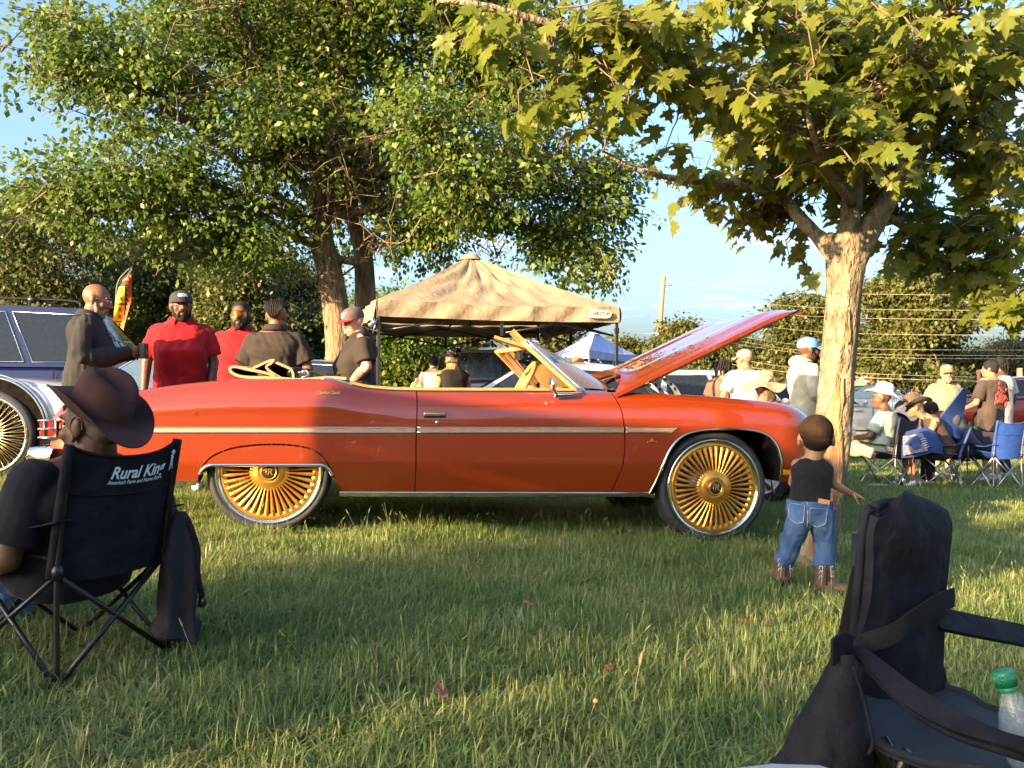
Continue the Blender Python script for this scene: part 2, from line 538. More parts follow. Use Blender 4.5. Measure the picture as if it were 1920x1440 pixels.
def tuft(name, rad, N, h0, h1, w, seed, lie=1.0, seeds=0):
    r = np.random.default_rng(seed)
    q = rad * np.sqrt(r.uniform(0, 1, N)); a = r.uniform(0, 2 * np.pi, N)
    base = np.stack([q * np.cos(a), q * np.sin(a), np.zeros(N) - 0.006], 1)
    H = r.uniform(h0, h1, N) * r.choice([0.6, 1.0, 1.0, 1.35], N)
    d = r.uniform(0, 2 * np.pi, N)
    lean = np.abs(r.normal(0.55, 0.5, N)) * lie
    D = np.stack([np.cos(d), np.sin(d), np.zeros(N)], 1)
    side = np.stack([-np.sin(d), np.cos(d), np.zeros(N)], 1)
    wv = r.uniform(0.6, 1.2, N) * w
    V = np.zeros((N, 7, 3))
    for k, (t, ww) in enumerate(((0, 0.8), (0.4, 1.0), (0.75, 0.7))):
        c = base + D * (lean * H * t ** 1.7)[:, None] + np.array([0, 0, 1]) * (H * (t - 0.28 * np.clip(lean, 0, 1.4) * t * t))[:, None]
        V[:, 2 * k] = c - side * (wv * ww / 2)[:, None]
        V[:, 2 * k + 1] = c + side * (wv * ww / 2)[:, None]
    V[:, 6] = base + D * (lean * H)[:, None] + np.array([0, 0, 1]) * (H * (1 - 0.36 * np.clip(lean, 0, 1.4)))[:, None]
    o = (np.arange(N) * 7)[:, None]
    T = np.array([[0, 1, 3], [0, 3, 2], [2, 3, 5], [2, 5, 4], [4, 5, 6]])
    Fc = (o[:, None, :] + T[None]).reshape(-1, 3)
    V = V.reshape(-1, 3)
    if seeds:
        mb = MB()
        for _ in range(seeds):
            x, y = r.uniform(-rad, rad, 2) * 0.7; h = r.uniform(0.11, 0.19); dx, dy = r.normal(0, 0.035, 2)
            mb.tube([(x, y, 0), (x + dx * .4, y + dy * .4, h * .6), (x + dx, y + dy, h)], [0.0011, 0.001, 0.0008], 3)
            mb.tube([(x + dx, y + dy, h), (x + dx * 1.1, y + dy * 1.1, h + .012), (x + dx * 1.3, y + dy * 1.3, h + .03)], [0.001, 0.003, 0.0008], 5)
        me0 = mb.mesh('s'); bm = bmesh.new(); bm.from_mesh(me0); bmesh.ops.triangulate(bm, faces=bm.faces); bm.to_mesh(me0); bm.free()
        V2 = np.array([v.co[:] for v in me0.vertices]); F2 = np.array([p.vertices[:] for p in me0.polygons])
        Fc = np.concatenate([Fc, F2 + len(V)]); V = np.concatenate([V, V2])
        bpy.data.meshes.remove(me0)
    me = npmesh(name, V, Fc, True)
    me.materials.append(grass_m)
    return bpy.data.objects.new(name, me)

def scatter(name, pts, kinds, label, smin, smax):
    """one lawn object: its points carry copies of the tufts"""
    cl = bpy.data.collections.new(name + '_tufts')
    for k in kinds: cl.objects.link(k)
    me = bpy.data.meshes.new(name); me.vertices.add(len(pts)); me.vertices.foreach_set('co', np.ascontiguousarray(pts, np.float32).ravel()); me.update()
    o = bpy.data.objects.new(name, me); COL.objects.link(o)
    tag(o, label, 'grass', kind='stuff')
    g = bpy.data.node_groups.new(name, 'GeometryNodeTree')
    g.interface.new_socket('Geometry', in_out='INPUT', socket_type='NodeSocketGeometry')
    g.interface.new_socket('Geometry', in_out='OUTPUT', socket_type='NodeSocketGeometry')
    n, l = g.nodes, g.links
    gi = n.new('NodeGroupInput'); go = n.new('NodeGroupOutput')
    ip = n.new('GeometryNodeInstanceOnPoints'); ci = n.new('GeometryNodeCollectionInfo')
    ci.inputs['Collection'].default_value = cl
    ci.inputs['Separate Children'].default_value = True; ci.inputs['Reset Children'].default_value = True
    rv = n.new('FunctionNodeRandomValue'); rv.data_type = 'FLOAT_VECTOR'
    rv.inputs[0].default_value = (-0.06, -0.06, 0); rv.inputs[1].default_value = (0.06, 0.06, 6.283)
    rs = n.new('FunctionNodeRandomValue'); rs.data_type = 'FLOAT_VECTOR'
    rs.inputs[0].default_value = (smin,) * 3; rs.inputs[1].default_value = (smax,) * 3
    l.new(gi.outputs[0], ip.inputs['Points']); l.new(ci.outputs[0], ip.inputs['Instance'])
    ip.inputs['Pick Instance'].default_value = True
    l.new(rv.outputs[0], ip.inputs['Rotation']); l.new(rs.outputs[0], ip.inputs['Scale'])
    l.new(ip.outputs[0], go.inputs[0])
    md = o.modifiers.new('scatter', 'NODES'); md.node_group = g
    return o

def lawn_points(y0, y1, step, spread=0.68, seed=3, extra=1.0):
    r = np.random.default_rng(seed); out = []
    y = y0
    while y < y1:
        xm = (0.585 * y + 1.0) * extra
        xs = np.arange(-xm, xm, step)
        out.append(np.stack([xs + r.uniform(-.4, .4, len(xs)) * step, np.full(len(xs), y) + r.uniform(-.4, .4, len(xs)) * step], 1))
        y += step
    p = np.concatenate(out)
    return np.column_stack([p, gz(p[:, 0], p[:, 1])])

def build_grass():
    near = [tuft('tuft', 0.2, 430, 0.03, 0.065, 0.005, 10 + i, 1.35, 0) for i in range(4)] + [tuft('tuft', 0.2, 400, 0.035, 0.10, 0.005, 30 + i, 1.45, 2) for i in range(2)]
    scatter('lawn_grass', lawn_points(1.9, 9.0, 0.19), near, 'short green and straw coloured grass blades of the lawn around the convertible', 0.75, 1.25)
    mid = [tuft('tuft', 0.55, 900, 0.035, 0.085, 0.010, 50 + i, 1.0) for i in range(4)]
    scatter('lawn_grass', lawn_points(8.8, 22.0, 0.5, seed=5), mid, 'mown grass further back between the parked cars', 0.8, 1.2)
    far = [tuft('tuft', 1.7, 1100, 0.05, 0.12, 0.03, 70 + i, 0.9) for i in range(3)]
    scatter('lawn_grass', lawn_points(21.5, 60.0, 1.6, seed=6), far, 'sunny grass of the far field by the barrier', 0.8, 1.2)
build_grass()

# ------------------------------------------------------------------ trees
bark_m = mk('bark_brown', (0.10, 0.07, 0.045), 0.9, var=0.35, scale=9, bump=1.0, bscale=16, stretch=(2.2, 2.2, 0.45), bdist=0.05, spec=0.2, hue=(0.30, 0.215, 0.135))
twig_m = mk('twig_bark', (0.14, 0.10, 0.065), 0.9, var=0.25, scale=6, spec=0.2)
maplebark_m = mk('maple_bark', (0.13, 0.10, 0.068), 0.92, scale=22, bump=1.0, bscale=34, stretch=(1, 1, 0.5), bdist=0.06, spec=0.15, hue=(0.34, 0.28, 0.185), detail=10)

def rot_frames(D, N):
    """leaf frames: y along D, z near N"""
    D = D / np.linalg.norm(D, axis=1, keepdims=True)
    X = np.cross(D, N); X /= np.maximum(np.linalg.norm(X, axis=1, keepdims=True), 1e-6)
    Z = np.cross(X, D)
    return X, D, Z

def leafcloud(C, D, N, size, T, Tf):
    """stamp leaf template T (k,3), triangles Tf at positions C with tip direction D, face normal N"""
    X, Y, Z = rot_frames(D, N)
    V = C[:, None, :] + size[:, None, None] * (T[None, :, 0:1] * X[:, None] + T[None, :, 1:2] * Y[:, None] + T[None, :, 2:3] * Z[:, None])
    k = len(T)
    Fc = (np.arange(len(C)) * k)[:, None, None] + Tf[None]
    return V.reshape(-1, 3), Fc.reshape(-1, 3)

LEAF_SIMPLE = (np.array([[0, 0, 0], [-.27, .42, .06], [0, .5, -.05], [.27, .42, .06], [0, 1, .0]]), np.array([[0, 2, 1], [0, 3, 2], [1, 2, 4], [2, 3, 4]]))
LEAF_QUAD = (np.array([[0, 0, 0], [-.32, .5, .05], [.32, .5, .05], [0, 1, 0]]), np.array([[0, 2, 1], [1, 2, 3]]))

def blob_clumps(blobs, n, r, shell=0.45):
    """clump centres spread through ellipsoids, denser near their outside"""
    vol = np.array([b[1][0] * b[1][1] * b[1][2] for b in blobs]) ** 0.72
    w = vol / vol.sum()
    idx = r.choice(len(blobs), n, p=w)
    d = r.normal(0, 1, (n, 3)); d /= np.linalg.norm(d, axis=1, keepdims=True)
    u = r.uniform(0, 1, n) ** shell
    c = np.array([b[0] for b in blobs])[idx]; rr = np.array([b[1] for b in blobs])[idx]
    # ragged outline
    lump = 1 + 0.16 * np.sin(d[:, 0] * 7 + idx) * np.sin(d[:, 2] * 6 + 2 * idx) + 0.10 * np.sin(d[:, 1] * 11 + d[:, 2] * 9)
    return c + d * rr * (u * lump)[:, None], d

def foliage(blobs, clumps, per, size, r, tmpl, spread, droop=0.5, shell=0.45):
    C0, d0 = blob_clumps(blobs, clumps, r, shell)
    n = clumps * per
    C = np.repeat(C0, per, 0); Dn = np.repeat(d0, per, 0)
    off = r.normal(0, 1, (n, 3)) * spread * np.array([1, 1, 0.6])
    C = C + off
    D = Dn * 0.7 + r.normal(0, 0.6, (n, 3)) + np.array([0, 0, -droop])
    Nn = Dn * 0.6 + np.array([0, 0, 0.8]) + r.normal(0, 0.55, (n, 3))
    return leafcloud(C, D, Nn, size * r.uniform(0.6, 1.25, n), *tmpl), C0

def limb(mb, p, q, r1, r2, r, k=6, wob=0.06, n=7):
    p = np.asarray(p, float); q = np.asarray(q, float)
    L = np.linalg.norm(q - p); t = np.linspace(0, 1, k)[:, None]
    pts = p + (q - p) * t
    w = r.normal(0, wob * L, (k, 3)); w[0] = 0; w[-1] = 0
    pts = pts + w * np.sin(np.pi * t)
    mb.tube(pts, np.linspace(r1, r2, k), n)
    return pts

def tree(name, label, base, trunk_pts, trunk_r, blobs, clumps, per, leaf, mat, seed, group=None, tmpl=LEAF_QUAD, spread=0.25,
         twigs=40, bark=None, droop=0.5, shell=0.45, tn=12, limbs=True):
    r = np.random.default_rng(seed)
    t = thing(name, label, 'tree', base, group)
    (V, Fc), C0 = foliage(blobs, clumps, per, leaf, r, tmpl, spread, droop, shell)
    o = link('crown', npmesh('crown', V - ORG[t], Fc), mat, t)
    mb = MB()
    tp = spline(trunk_pts, 16)
    mb.tube(tp, np.interp(np.linspace(0, 1, 16), np.linspace(0, 1, len(trunk_r)), trunk_r), tn)
    if limbs:
        for c, rr in blobs:
            i = int(np.clip(r.normal(11, 2), 7, 15))
            limb(mb, tp[i], np.array(c) + r.normal(0, .1, 3), trunk_r[-1] * 0.75 + 0.01, trunk_r[-1] * 0.25 + 0.005, r)
    mb.build('trunk', bark or bark_m, t)
    if twigs:
        tw = MB()
        pick = r.choice(len(C0), min(twigs, len(C0)), replace=False)
        cs = np.array([b[0] for b in blobs])
        for i in pick:
            j = np.argmin(np.linalg.norm(cs - C0[i], axis=1))
            a = cs[j] * 0.75 + C0[i] * 0.25 + r.normal(0, .15, 3)
            limb(tw, a, C0[i], trunk_r[-1] * 0.22 + .004, 0.006, r, 5, 0.08, 4)
        tw.build('twigs', twig_m, t)
    return t

def BL(px, py, Y, rx, rz, ry):
    """crown lobe from its place in the photo: half sizes in pixels (rx, rz) and metres deep (ry)"""
    return (P(px, py, Y), np.array([rx / F * Y, ry, rz / F * Y]))

big_leaf = leafmat('tree_leaf', (0.042, 0.082, 0.014), (0.112, 0.178, 0.028), (0.20, 0.235, 0.044), 0.48)
wood_leaf = leafmat('woods_leaf', (0.046, 0.066, 0.020), (0.105, 0.125, 0.034), (0.19, 0.175, 0.055), 0.45)
far_leaf = leafmat('far_tree_leaf', (0.04, 0.052, 0.014), (0.092, 0.103, 0.024), (0.16, 0.15, 0.04), 0.35)

def build_big_tree():
    Y = 15.5
    b = GP(640, Y)
    blobs = [BL(230, 130, 14.0, 210, 150, 2.0), BL(430, 60, 15.5, 230, 170, 2.6), BL(640, 60, 16.5, 260, 210, 2.8), BL(130, 90, 14.0, 90, 90, 1.0),
             BL(860, 40, 16.0, 230, 190, 2.5), BL(200, 365, 14.0, 190, 95, 1.6), BL(330, 340, 14.2, 170, 110, 1.7), BL(90, 375, 14.0, 75, 50, .8), BL(430, 440, 14.8, 180, 90, 1.7), BL(520, 240, 14.2, 140, 130, 1.5),
             BL(590, 220, 15.5, 170, 150, 1.5), BL(800, 240, 13.6, 140, 110, 1.4), BL(900, 340, 14.0, 150, 90, 1.5), BL(1000, 300, 15.0, 150, 140, 1.8),
             BL(1100, 400, 15.2, 110, 85, 1.4), BL(1040, 470, 15.0, 110, 80, 1.2), BL(800, 420, 15.5, 150, 90, 1.6), BL(1150, 330, 15.2, 70, 80, 1.0), BL(1130, 480, 15.0, 50, 60, .7),
             BL(960, 130, 15.8, 180, 150, 1.8), BL(700, 330, 17.2, 260, 150, 1.6), BL(520, -180, 16, 480, 160, 3.5), BL(860, -160, 16, 330, 150, 3)]
    r = np.random.default_rng(21)
    t = thing('shade_tree', 'huge spreading leafy tree with two leaning trunks behind the men and tan canopy', 'tree', b)
    (V, Fc), C0 = foliage(blobs, 6600, 25, 0.105, r, LEAF_QUAD, 0.145, 0.55, 0.62)
    link('crown', npmesh('crown', V - ORG[t], Fc), big_leaf, t)
    mb = MB()
    tr = spline([P(640, 790, Y), P(636, 640, Y), P(620, 520, Y), P(600, 430, Y), P(612, 330, Y), P(640, 230, Y), P(660, 120, Y), P(650, -60, Y)], 24)
    mb.tube(tr, np.interp(np.linspace(0, 1, 24), [0, .15, .4, .6, 1], [.30, .235, .21, .17, .06]), 14)
    mb.build('trunk', bark_m, t)
    m2 = MB(); tr2 = spline([P(690, 790, 16.3), P(686, 600, 16.3), P(680, 470, 16.3), P(655, 360, 16.3), P(700, 230, 16.3), P(760, 60, 16.3)], 18)
    m2.tube(tr2, np.interp(np.linspace(0, 1, 18), [0, .4, 1], [.23, .17, .05]), 12)
    m2.build('trunk', bark_m, t)
    m3 = MB()
    ends = [(P(150, 120, 14), 10), (P(260, 200, 14), 12), (P(420, 30, 15), 14), (P(330, 430, 14.5), 9), (P(130, 380, 14), 10), (P(880, 360, 14.2), 10), (P(1060, 440, 15), 11), (P(960, 140, 15.5), 14), (P(800, 260, 13.8), 13), (P(1120, 330, 15), 12), (P(560, -60, 15), 17), (P(470, 300, 14.3), 11), (P(760, 420, 15), 9)]
    limbs = []
    for e, i in ends:
        p0 = tr[i]; mid = p0 * .5 + e * .5 + np.array([0, 0, .35]) + r.normal(0, .25, 3)
        path = spline([p0, p0 * .75 + mid * .25 + r.normal(0, .1, 3), mid, mid * .4 + e * .6 + r.normal(0, .2, 3), e], 12)
        m3.tube(path, np.linspace(.10, .02, 12), 7); limbs.append(path)
    m3.build('limbs', bark_m, t)
    L = np.concatenate(limbs)
    tw = MB()
    for i in r.choice(len(C0), 620, replace=False):
        c = C0[i]; j = np.argmin(np.linalg.norm(L - c, axis=1))
        limb(tw, L[j], c + r.normal(0, .1, 3), .018, .005, r, 6, .10, 4)
    for i in r.choice(len(L), 130):   # bare tangled twigs inside the crown
        a = L[i]; e = a + r.normal(0, .7, 3) * np.array([1, .6, .7]) - np.array([0, .9, .15])
        pts = limb(tw, a, e, .02, .006, r, 7, .14, 4)
        for _ in range(3):
            k = r.integers(2, 6); limb(tw, pts[k], pts[k] + r.normal(0, .35, 3), .009, .004, r, 5, .14, 4)
    tw.build('twigs', twig_m, t)
build_big_tree()

# maple ---------------------------------------------------------------------
def maple_template():
    half = [(0, 0), (.05, .02), (.20, -.06), (.30, -.03), (.26, .09), (.42, .10), (.60, .16), (.52, .22), (.56, .34), (.40, .34), (.26, .38), (.30, .50),
            (.40, .60), (.28, .60), (.22, .70), (.12, .66), (.10, .80), (0, 1.02)]
    outl = half + [(-x, y) for x, y in half[-2:0:-1]]
    V = [[0, .28, -.02]] + [[x, y, -.10 * abs(x) - .16 * max(0, y - .35) ** 2 + .03 * math.sin(x * 9)] for x, y in outl]
    k = len(outl)
    T = [[0, 1 + i, 1 + (i + 1) % k] for i in range(k)]
    return np.array(V, float), np.array(T)
MAPLE = maple_template()
maple_leaf_m = leafmat('maple_leaf', (0.125, 0.170, 0.021), (0.185, 0.220, 0.028), (0.25, 0.25, 0.045), 0.62, 0.42, 1.2)

def build_maple():
    Y = 5.75
    base = GP(1522, Y)
    t = thing('maple_tree', 'maple tree with scarred forked trunk and big lobed leaves, behind the toddler', 'tree', base)
    r = np.random.default_rng(4)
    mb = MB()
    cen = [P(1518, 1082, Y), P(1524, 1030, Y), P(1540, 960, Y), P(1556, 860, Y), P(1566, 760, Y), P(1574, 660, Y), P(1582, 560, Y), P(1586, 480, Y), P(1590, 440, Y)]
    tr = spline(cen, 40)
    rad = np.interp(np.linspace(0, 1, 40), [0, .06, .2, .5, .75, .9, 1], [.215, .150, .120, .108, .105, .13, .12])
    n = 28; a = np.linspace(0, 2 * np.pi, n, endpoint=False)
    rings = []
    for i, (c, q) in enumerate(zip(tr, rad)):
        lump = 1 + .05 * np.sin(3 * a + i * .25) + .035 * np.sin(7 * a - i * .4) + .02 * r.normal(0, 1, n)
        # a long scar groove facing the camera-left side
        z = c[2]
        ang = -np.pi / 2 - .75 + .12 * math.sin(i * .5)
        da = (a - ang + np.pi) % (2 * np.pi) - np.pi
        if 3 < i < 33: lump = lump - .13 * np.exp(-(da / .16) ** 2) + .05 * np.exp(-((np.abs(da) - .36) / .12) ** 2)
        rings.append(c + q * np.stack([np.cos(a) * lump, np.sin(a) * lump, .02 * np.sin(5 * a + i)], 1))
    mb.grid(np.array(rings), flip=False, wrap=True)
    mb.build('trunk', maplebark_m, t)
    # wound where the bark is gone
    sc = MB()
    for (i0, i1, a0, aw, lift) in ((4, 22, -1.80, .50, .010), (25, 28, -1.55, .13, .008)):
        G = []
        for i in range(i0, i1 + 1):
            c, q = tr[i], rad[i]; s = math.sin(math.pi * (i - i0 + .3) / (i1 - i0 + .6)) ** .5
            u = np.linspace(-aw * s, aw * s, 9) + a0 + .1 * math.sin(i * .6) + .03 * math.sin(i * 2.3)
            bulge = q * (1.0 + .015 * np.sin(u * 40 + i)) + lift + .006 * r.normal(0, 1, 9)
            G.append(np.stack([c[0] + bulge * np.cos(u), c[1] + bulge * np.sin(u), np.full(9, c[2])], 1))
        sc.grid(np.array(G))
    sc.build('bark_wound', mk('bare_wood', (0.24, 0.10, 0.045), .85, scale=9, bump=1, bscale=30, stretch=(3, 3, .5), bdist=.02, hue=(.36, .235, .125), spec=.2), t, label='bare orange brown wood where the bark has come off')
    lm = MB()
    top = tr[-2]
    paths = []
    def lb(pts, r1, r2, k=18):
        p = spline(pts, k); lm.tube(p, np.linspace(r1, r2, k) * (1 + .06 * r.normal(0, 1, k)), 12); paths.append(p)
    lb([P(1594, 505, Y - .02), P(1628, 440, Y - .02), P(1668, 370, Y - .05), P(1715, 290, Y - .1), P(1790, 190, Y - .2), P(1850, 100, Y - .3), P(1930, 10, Y - .4), P(2010, -90, Y - .5)], .078, .025)
    lb([P(1590, 500, Y + .03), P(1594, 420, Y + .05), P(1600, 330, Y + .1), P(1612, 200, Y + .15), P(1622, 60, Y + .2), P(1626, -120, Y + .3)], .080, .04)
    lb([P(1575, 500, Y - .02), P(1545, 455, Y + .05), P(1508, 418, Y + .15), P(1470, 370, Y + .25), P(1440, 320, Y + .3), P(1400, 250, Y + .3)], .062, .022)
    lb([P(1612, 110, Y + .15), P(1560, 60, Y - .1), P(1480, 30, Y - .4), P(1380, -20, Y - .7), P(1240, -80, Y - 1)], .055, .02)
    lb([P(1606, 300, Y + .1), P(1540, 120, Y - .2), P(1460, 60, Y - .5), P(1400, 20, Y - .8), P(1340, -40, Y - 1.)], .05, .018)
    lb([P(1478, 380, Y + .25), P(1400, 350, Y + .2), P(1300, 340, Y + .1), P(1200, 320, Y), P(1130, 285, Y - .1)], .03, .012)
    lb([P(1600, 330, Y + .1), P(1430, 200, Y - .3), P(1260, 110, Y - .7), P(1080, 60, Y - 1.1), P(900, 10, Y - 1.3), P(820, 0, Y - 1.3)], .045, .012)
    lb([P(1650, 400, Y), P(1700, 430, Y + .4), P(1760, 500, Y + .6), P(1830, 560, Y + .6), P(1880, 600, Y + .5)], .03, .008)
    lb([P(1640, 420, Y), P(1720, 410, Y + .7), P(1800, 440, Y + 1.0), P(1900, 480, Y + 1.0)], .03, .01)
    lb([P(1720, 290, Y - .1), P(1800, 250, Y + .3), P(1880, 260, Y + .6), P(1980, 300, Y + .8)], .03, .01)
    lb([P(1600, 260, Y + .1), P(1660, 180, Y - .5), P(1720, 100, Y - .9), P(1780, 20, Y - 1.1)], .035, .012)
    lb([P(1596, 380, Y), P(1560, 330, Y - .6), P(1530, 270, Y - 1.0), P(1510, 200, Y - 1.2)], .03, .01)
    lm.build('limbs', maplebark_m, t)
    L = np.concatenate(paths)
    # twig ends: in lobes that give the crown its outline
    lobes = [BL(1330, 120, 4.9, 260, 150, .9), BL(1060, 200, 4.6, 130, 110, .45), BL(1200, 90, 4.7, 190, 110, .6), BL(900, 60, 4.6, 110, 80, .35), BL(1120, 60, 4.8, 120, 90, .5),
             BL(1460, 250, 5.9, 190, 140, .7), BL(1590, 230, 5.0, 170, 170, .8), BL(1430, 400, 6.3, 160, 75, .5), BL(1340, 350, 6.2, 110, 70, .5), BL(1600, 60, 5.2, 220, 130, 1.0),
             BL(1560, 330, 6.2, 150, 90, .5), BL(1720, 120, 5.3, 160, 140, 1.0), BL(1870, 100, 5.3, 120, 130, .8), BL(1830, 300, 6.0, 130, 110, .8), BL(1780, 430, 6.3, 150, 80, .7),
             BL(1720, 470, 6.4, 110, 45, .5), BL(1860, 510, 6.1, 90, 65, .5), BL(1880, 440, 6.0, 60, 60, .5), BL(1660, 330, 6.2, 140, 120, .6), BL(1500, 140, 6.3, 200, 170, .6), 
             BL(1480, 490, 6.3, 50, 25, .2), BL(1890, 575, 5.9, 45, 35, .25), BL(1880, 230, 5.2, 70, 90, .6), BL(1900, 350, 5.6, 50, 60, .5), BL(1860, 570, 6.2, 60, 30, .3)]
    C0, d0 = blob_clumps(lobes, 620, r, .6)
    tw = MB()
    LC = []; LD = []; LN = []; LS = []
    for c, d in zip(C0, d0):
        qx, qy = 960 + F * c[0] / c[1], 745 - F * (c[2] - EYE) / c[1]
        if 1490 < qx < 1730 and 330 < qy < 520 and c[1] < Y + .1: continue      # the fork stands free of leaves
        j = np.argmin(np.linalg.norm(L - c, axis=1)); a = L[j]
        if np.linalg.norm(a - c) > 1.1: a = c + (a - c) * (1.1 / np.linalg.norm(a - c))
        pts = limb(tw, a, c, .007, .003, r, 6, .07, 5)
        for k in range(int(r.integers(5, 9))):
            b = pts[int(r.integers(2, 6))] + r.normal(0, .03, 3)
            pd = unit(unit(c - a) * .5 + r.normal(0, .8, 3) + np.array([0, 0, .15]))
            e = b + pd * r.uniform(.05, .11)
            tw.tube([b, (b + e) / 2 + np.array([0, 0, .012]), e], .0016, 3)
            LC.append(e); LD.append(unit(pd * .75 + np.array([0, 0, -.75]) + r.normal(0, .25, 3)))
            LN.append(unit(np.array([-.38, -.34, .45]) + pd * np.array([.6, .6, 0]) + r.normal(0, .38, 3))); LS.append(r.uniform(.075, .15))
    tw.build('twigs', twig_m, t)
    LC, LD, LN, LS = map(np.array, (LC, LD, LN, LS))
    px = 960 + F * LC[:, 0] / LC[:, 1]; py = 745 - F * (LC[:, 2] - EYE) / LC[:, 1]
    vis = (px > 10) & (px < 1910) & (py > 5)
    key = np.where(vis, LC[:, 1] - 6 * LS, 99)
    order = np.argsort(key)
    one, rest = order[:300], order[300:]
    V, Fc = leafcloud(LC[rest], LD[rest], LN[rest], LS[rest], *MAPLE)
    c = link('crown', npmesh('crown', V - ORG[t], Fc), maple_leaf_m, t); c['kind'] = 'stuff'
    lm_me = []
    for v in range(3):
        T = MAPLE[0].copy(); T[:, 2] += [.0, -.12, .06][v] * T[:, 0] ** 2 * 4 + [.04, -.05, -.15][v] * T[:, 1] ** 2
        me = npmesh('leaf', T, MAPLE[1]); me.materials.append(maple_leaf_m); lm_me.append(me)
    X, Yv, Z = rot_frames(LD[one], LN[one])
    for q, i in enumerate(one):
        o = bpy.data.objects.new('leaf', lm_me[q % 3]); COL.objects.link(o); o.parent = t
        M = Matrix(np.column_stack([X[q] * LS[i], Yv[q] * LS[i], Z[q] * LS[i]]).tolist()).to_4x4()
        M.translation = Vector(LC[i] - ORG[t])
        o.matrix_local = M
build_maple()

# woods and far trees -------------------------------------------------------
def px_tree(name, label, px, ptop, pbot, Y, hw, mat, seed, group, clumps=520, per=12, leaf=.28, tr=.16, shape=1.0, spread=.35, tmpl=LEAF_QUAD, depth=None):
    """tree from its outline in the photo: centre column, top and crown bottom rows, half width in pixels"""
    r = np.random.default_rng(seed)
    g = GP(px, Y); zt = P(px, ptop, Y)[2]; zb = P(px, pbot, Y)[2]
    w = hw / F * Y; dp = depth or w
    H = zt - zb
    blobs = []
    for k in range(8):
        u = (k + .5) / 8
        ww = w * (math.sin(math.pi * (0.12 + .80 * u)) ** .7) * shape
        for q in range(3):
            a = r.uniform(0, 6.28); m = r.uniform(.35, .72)
            blobs.append((np.array([g[0] + m * ww * math.cos(a), Y + m * dp * math.sin(a), zb + H * (u + r.uniform(-.06, .06))]), np.array([ww * r.uniform(.26, .52), dp * r.uniform(.3, .5), H * r.uniform(.07, .14)])))
    return tree(name, label, g, [g - np.array([0, 0, .1]), g + np.array([.05, 0, (zb - g[2]) * .6 + .3]), np.array([g[0] - .1, Y, zb + H * .35]), np.array([g[0], Y, zb + H * .8])],
                [tr * 1.3, tr, tr * .7, tr * .25], blobs, clumps, per, leaf, mat, seed, group, tmpl, spread, twigs=24, limbs=True, tn=8)

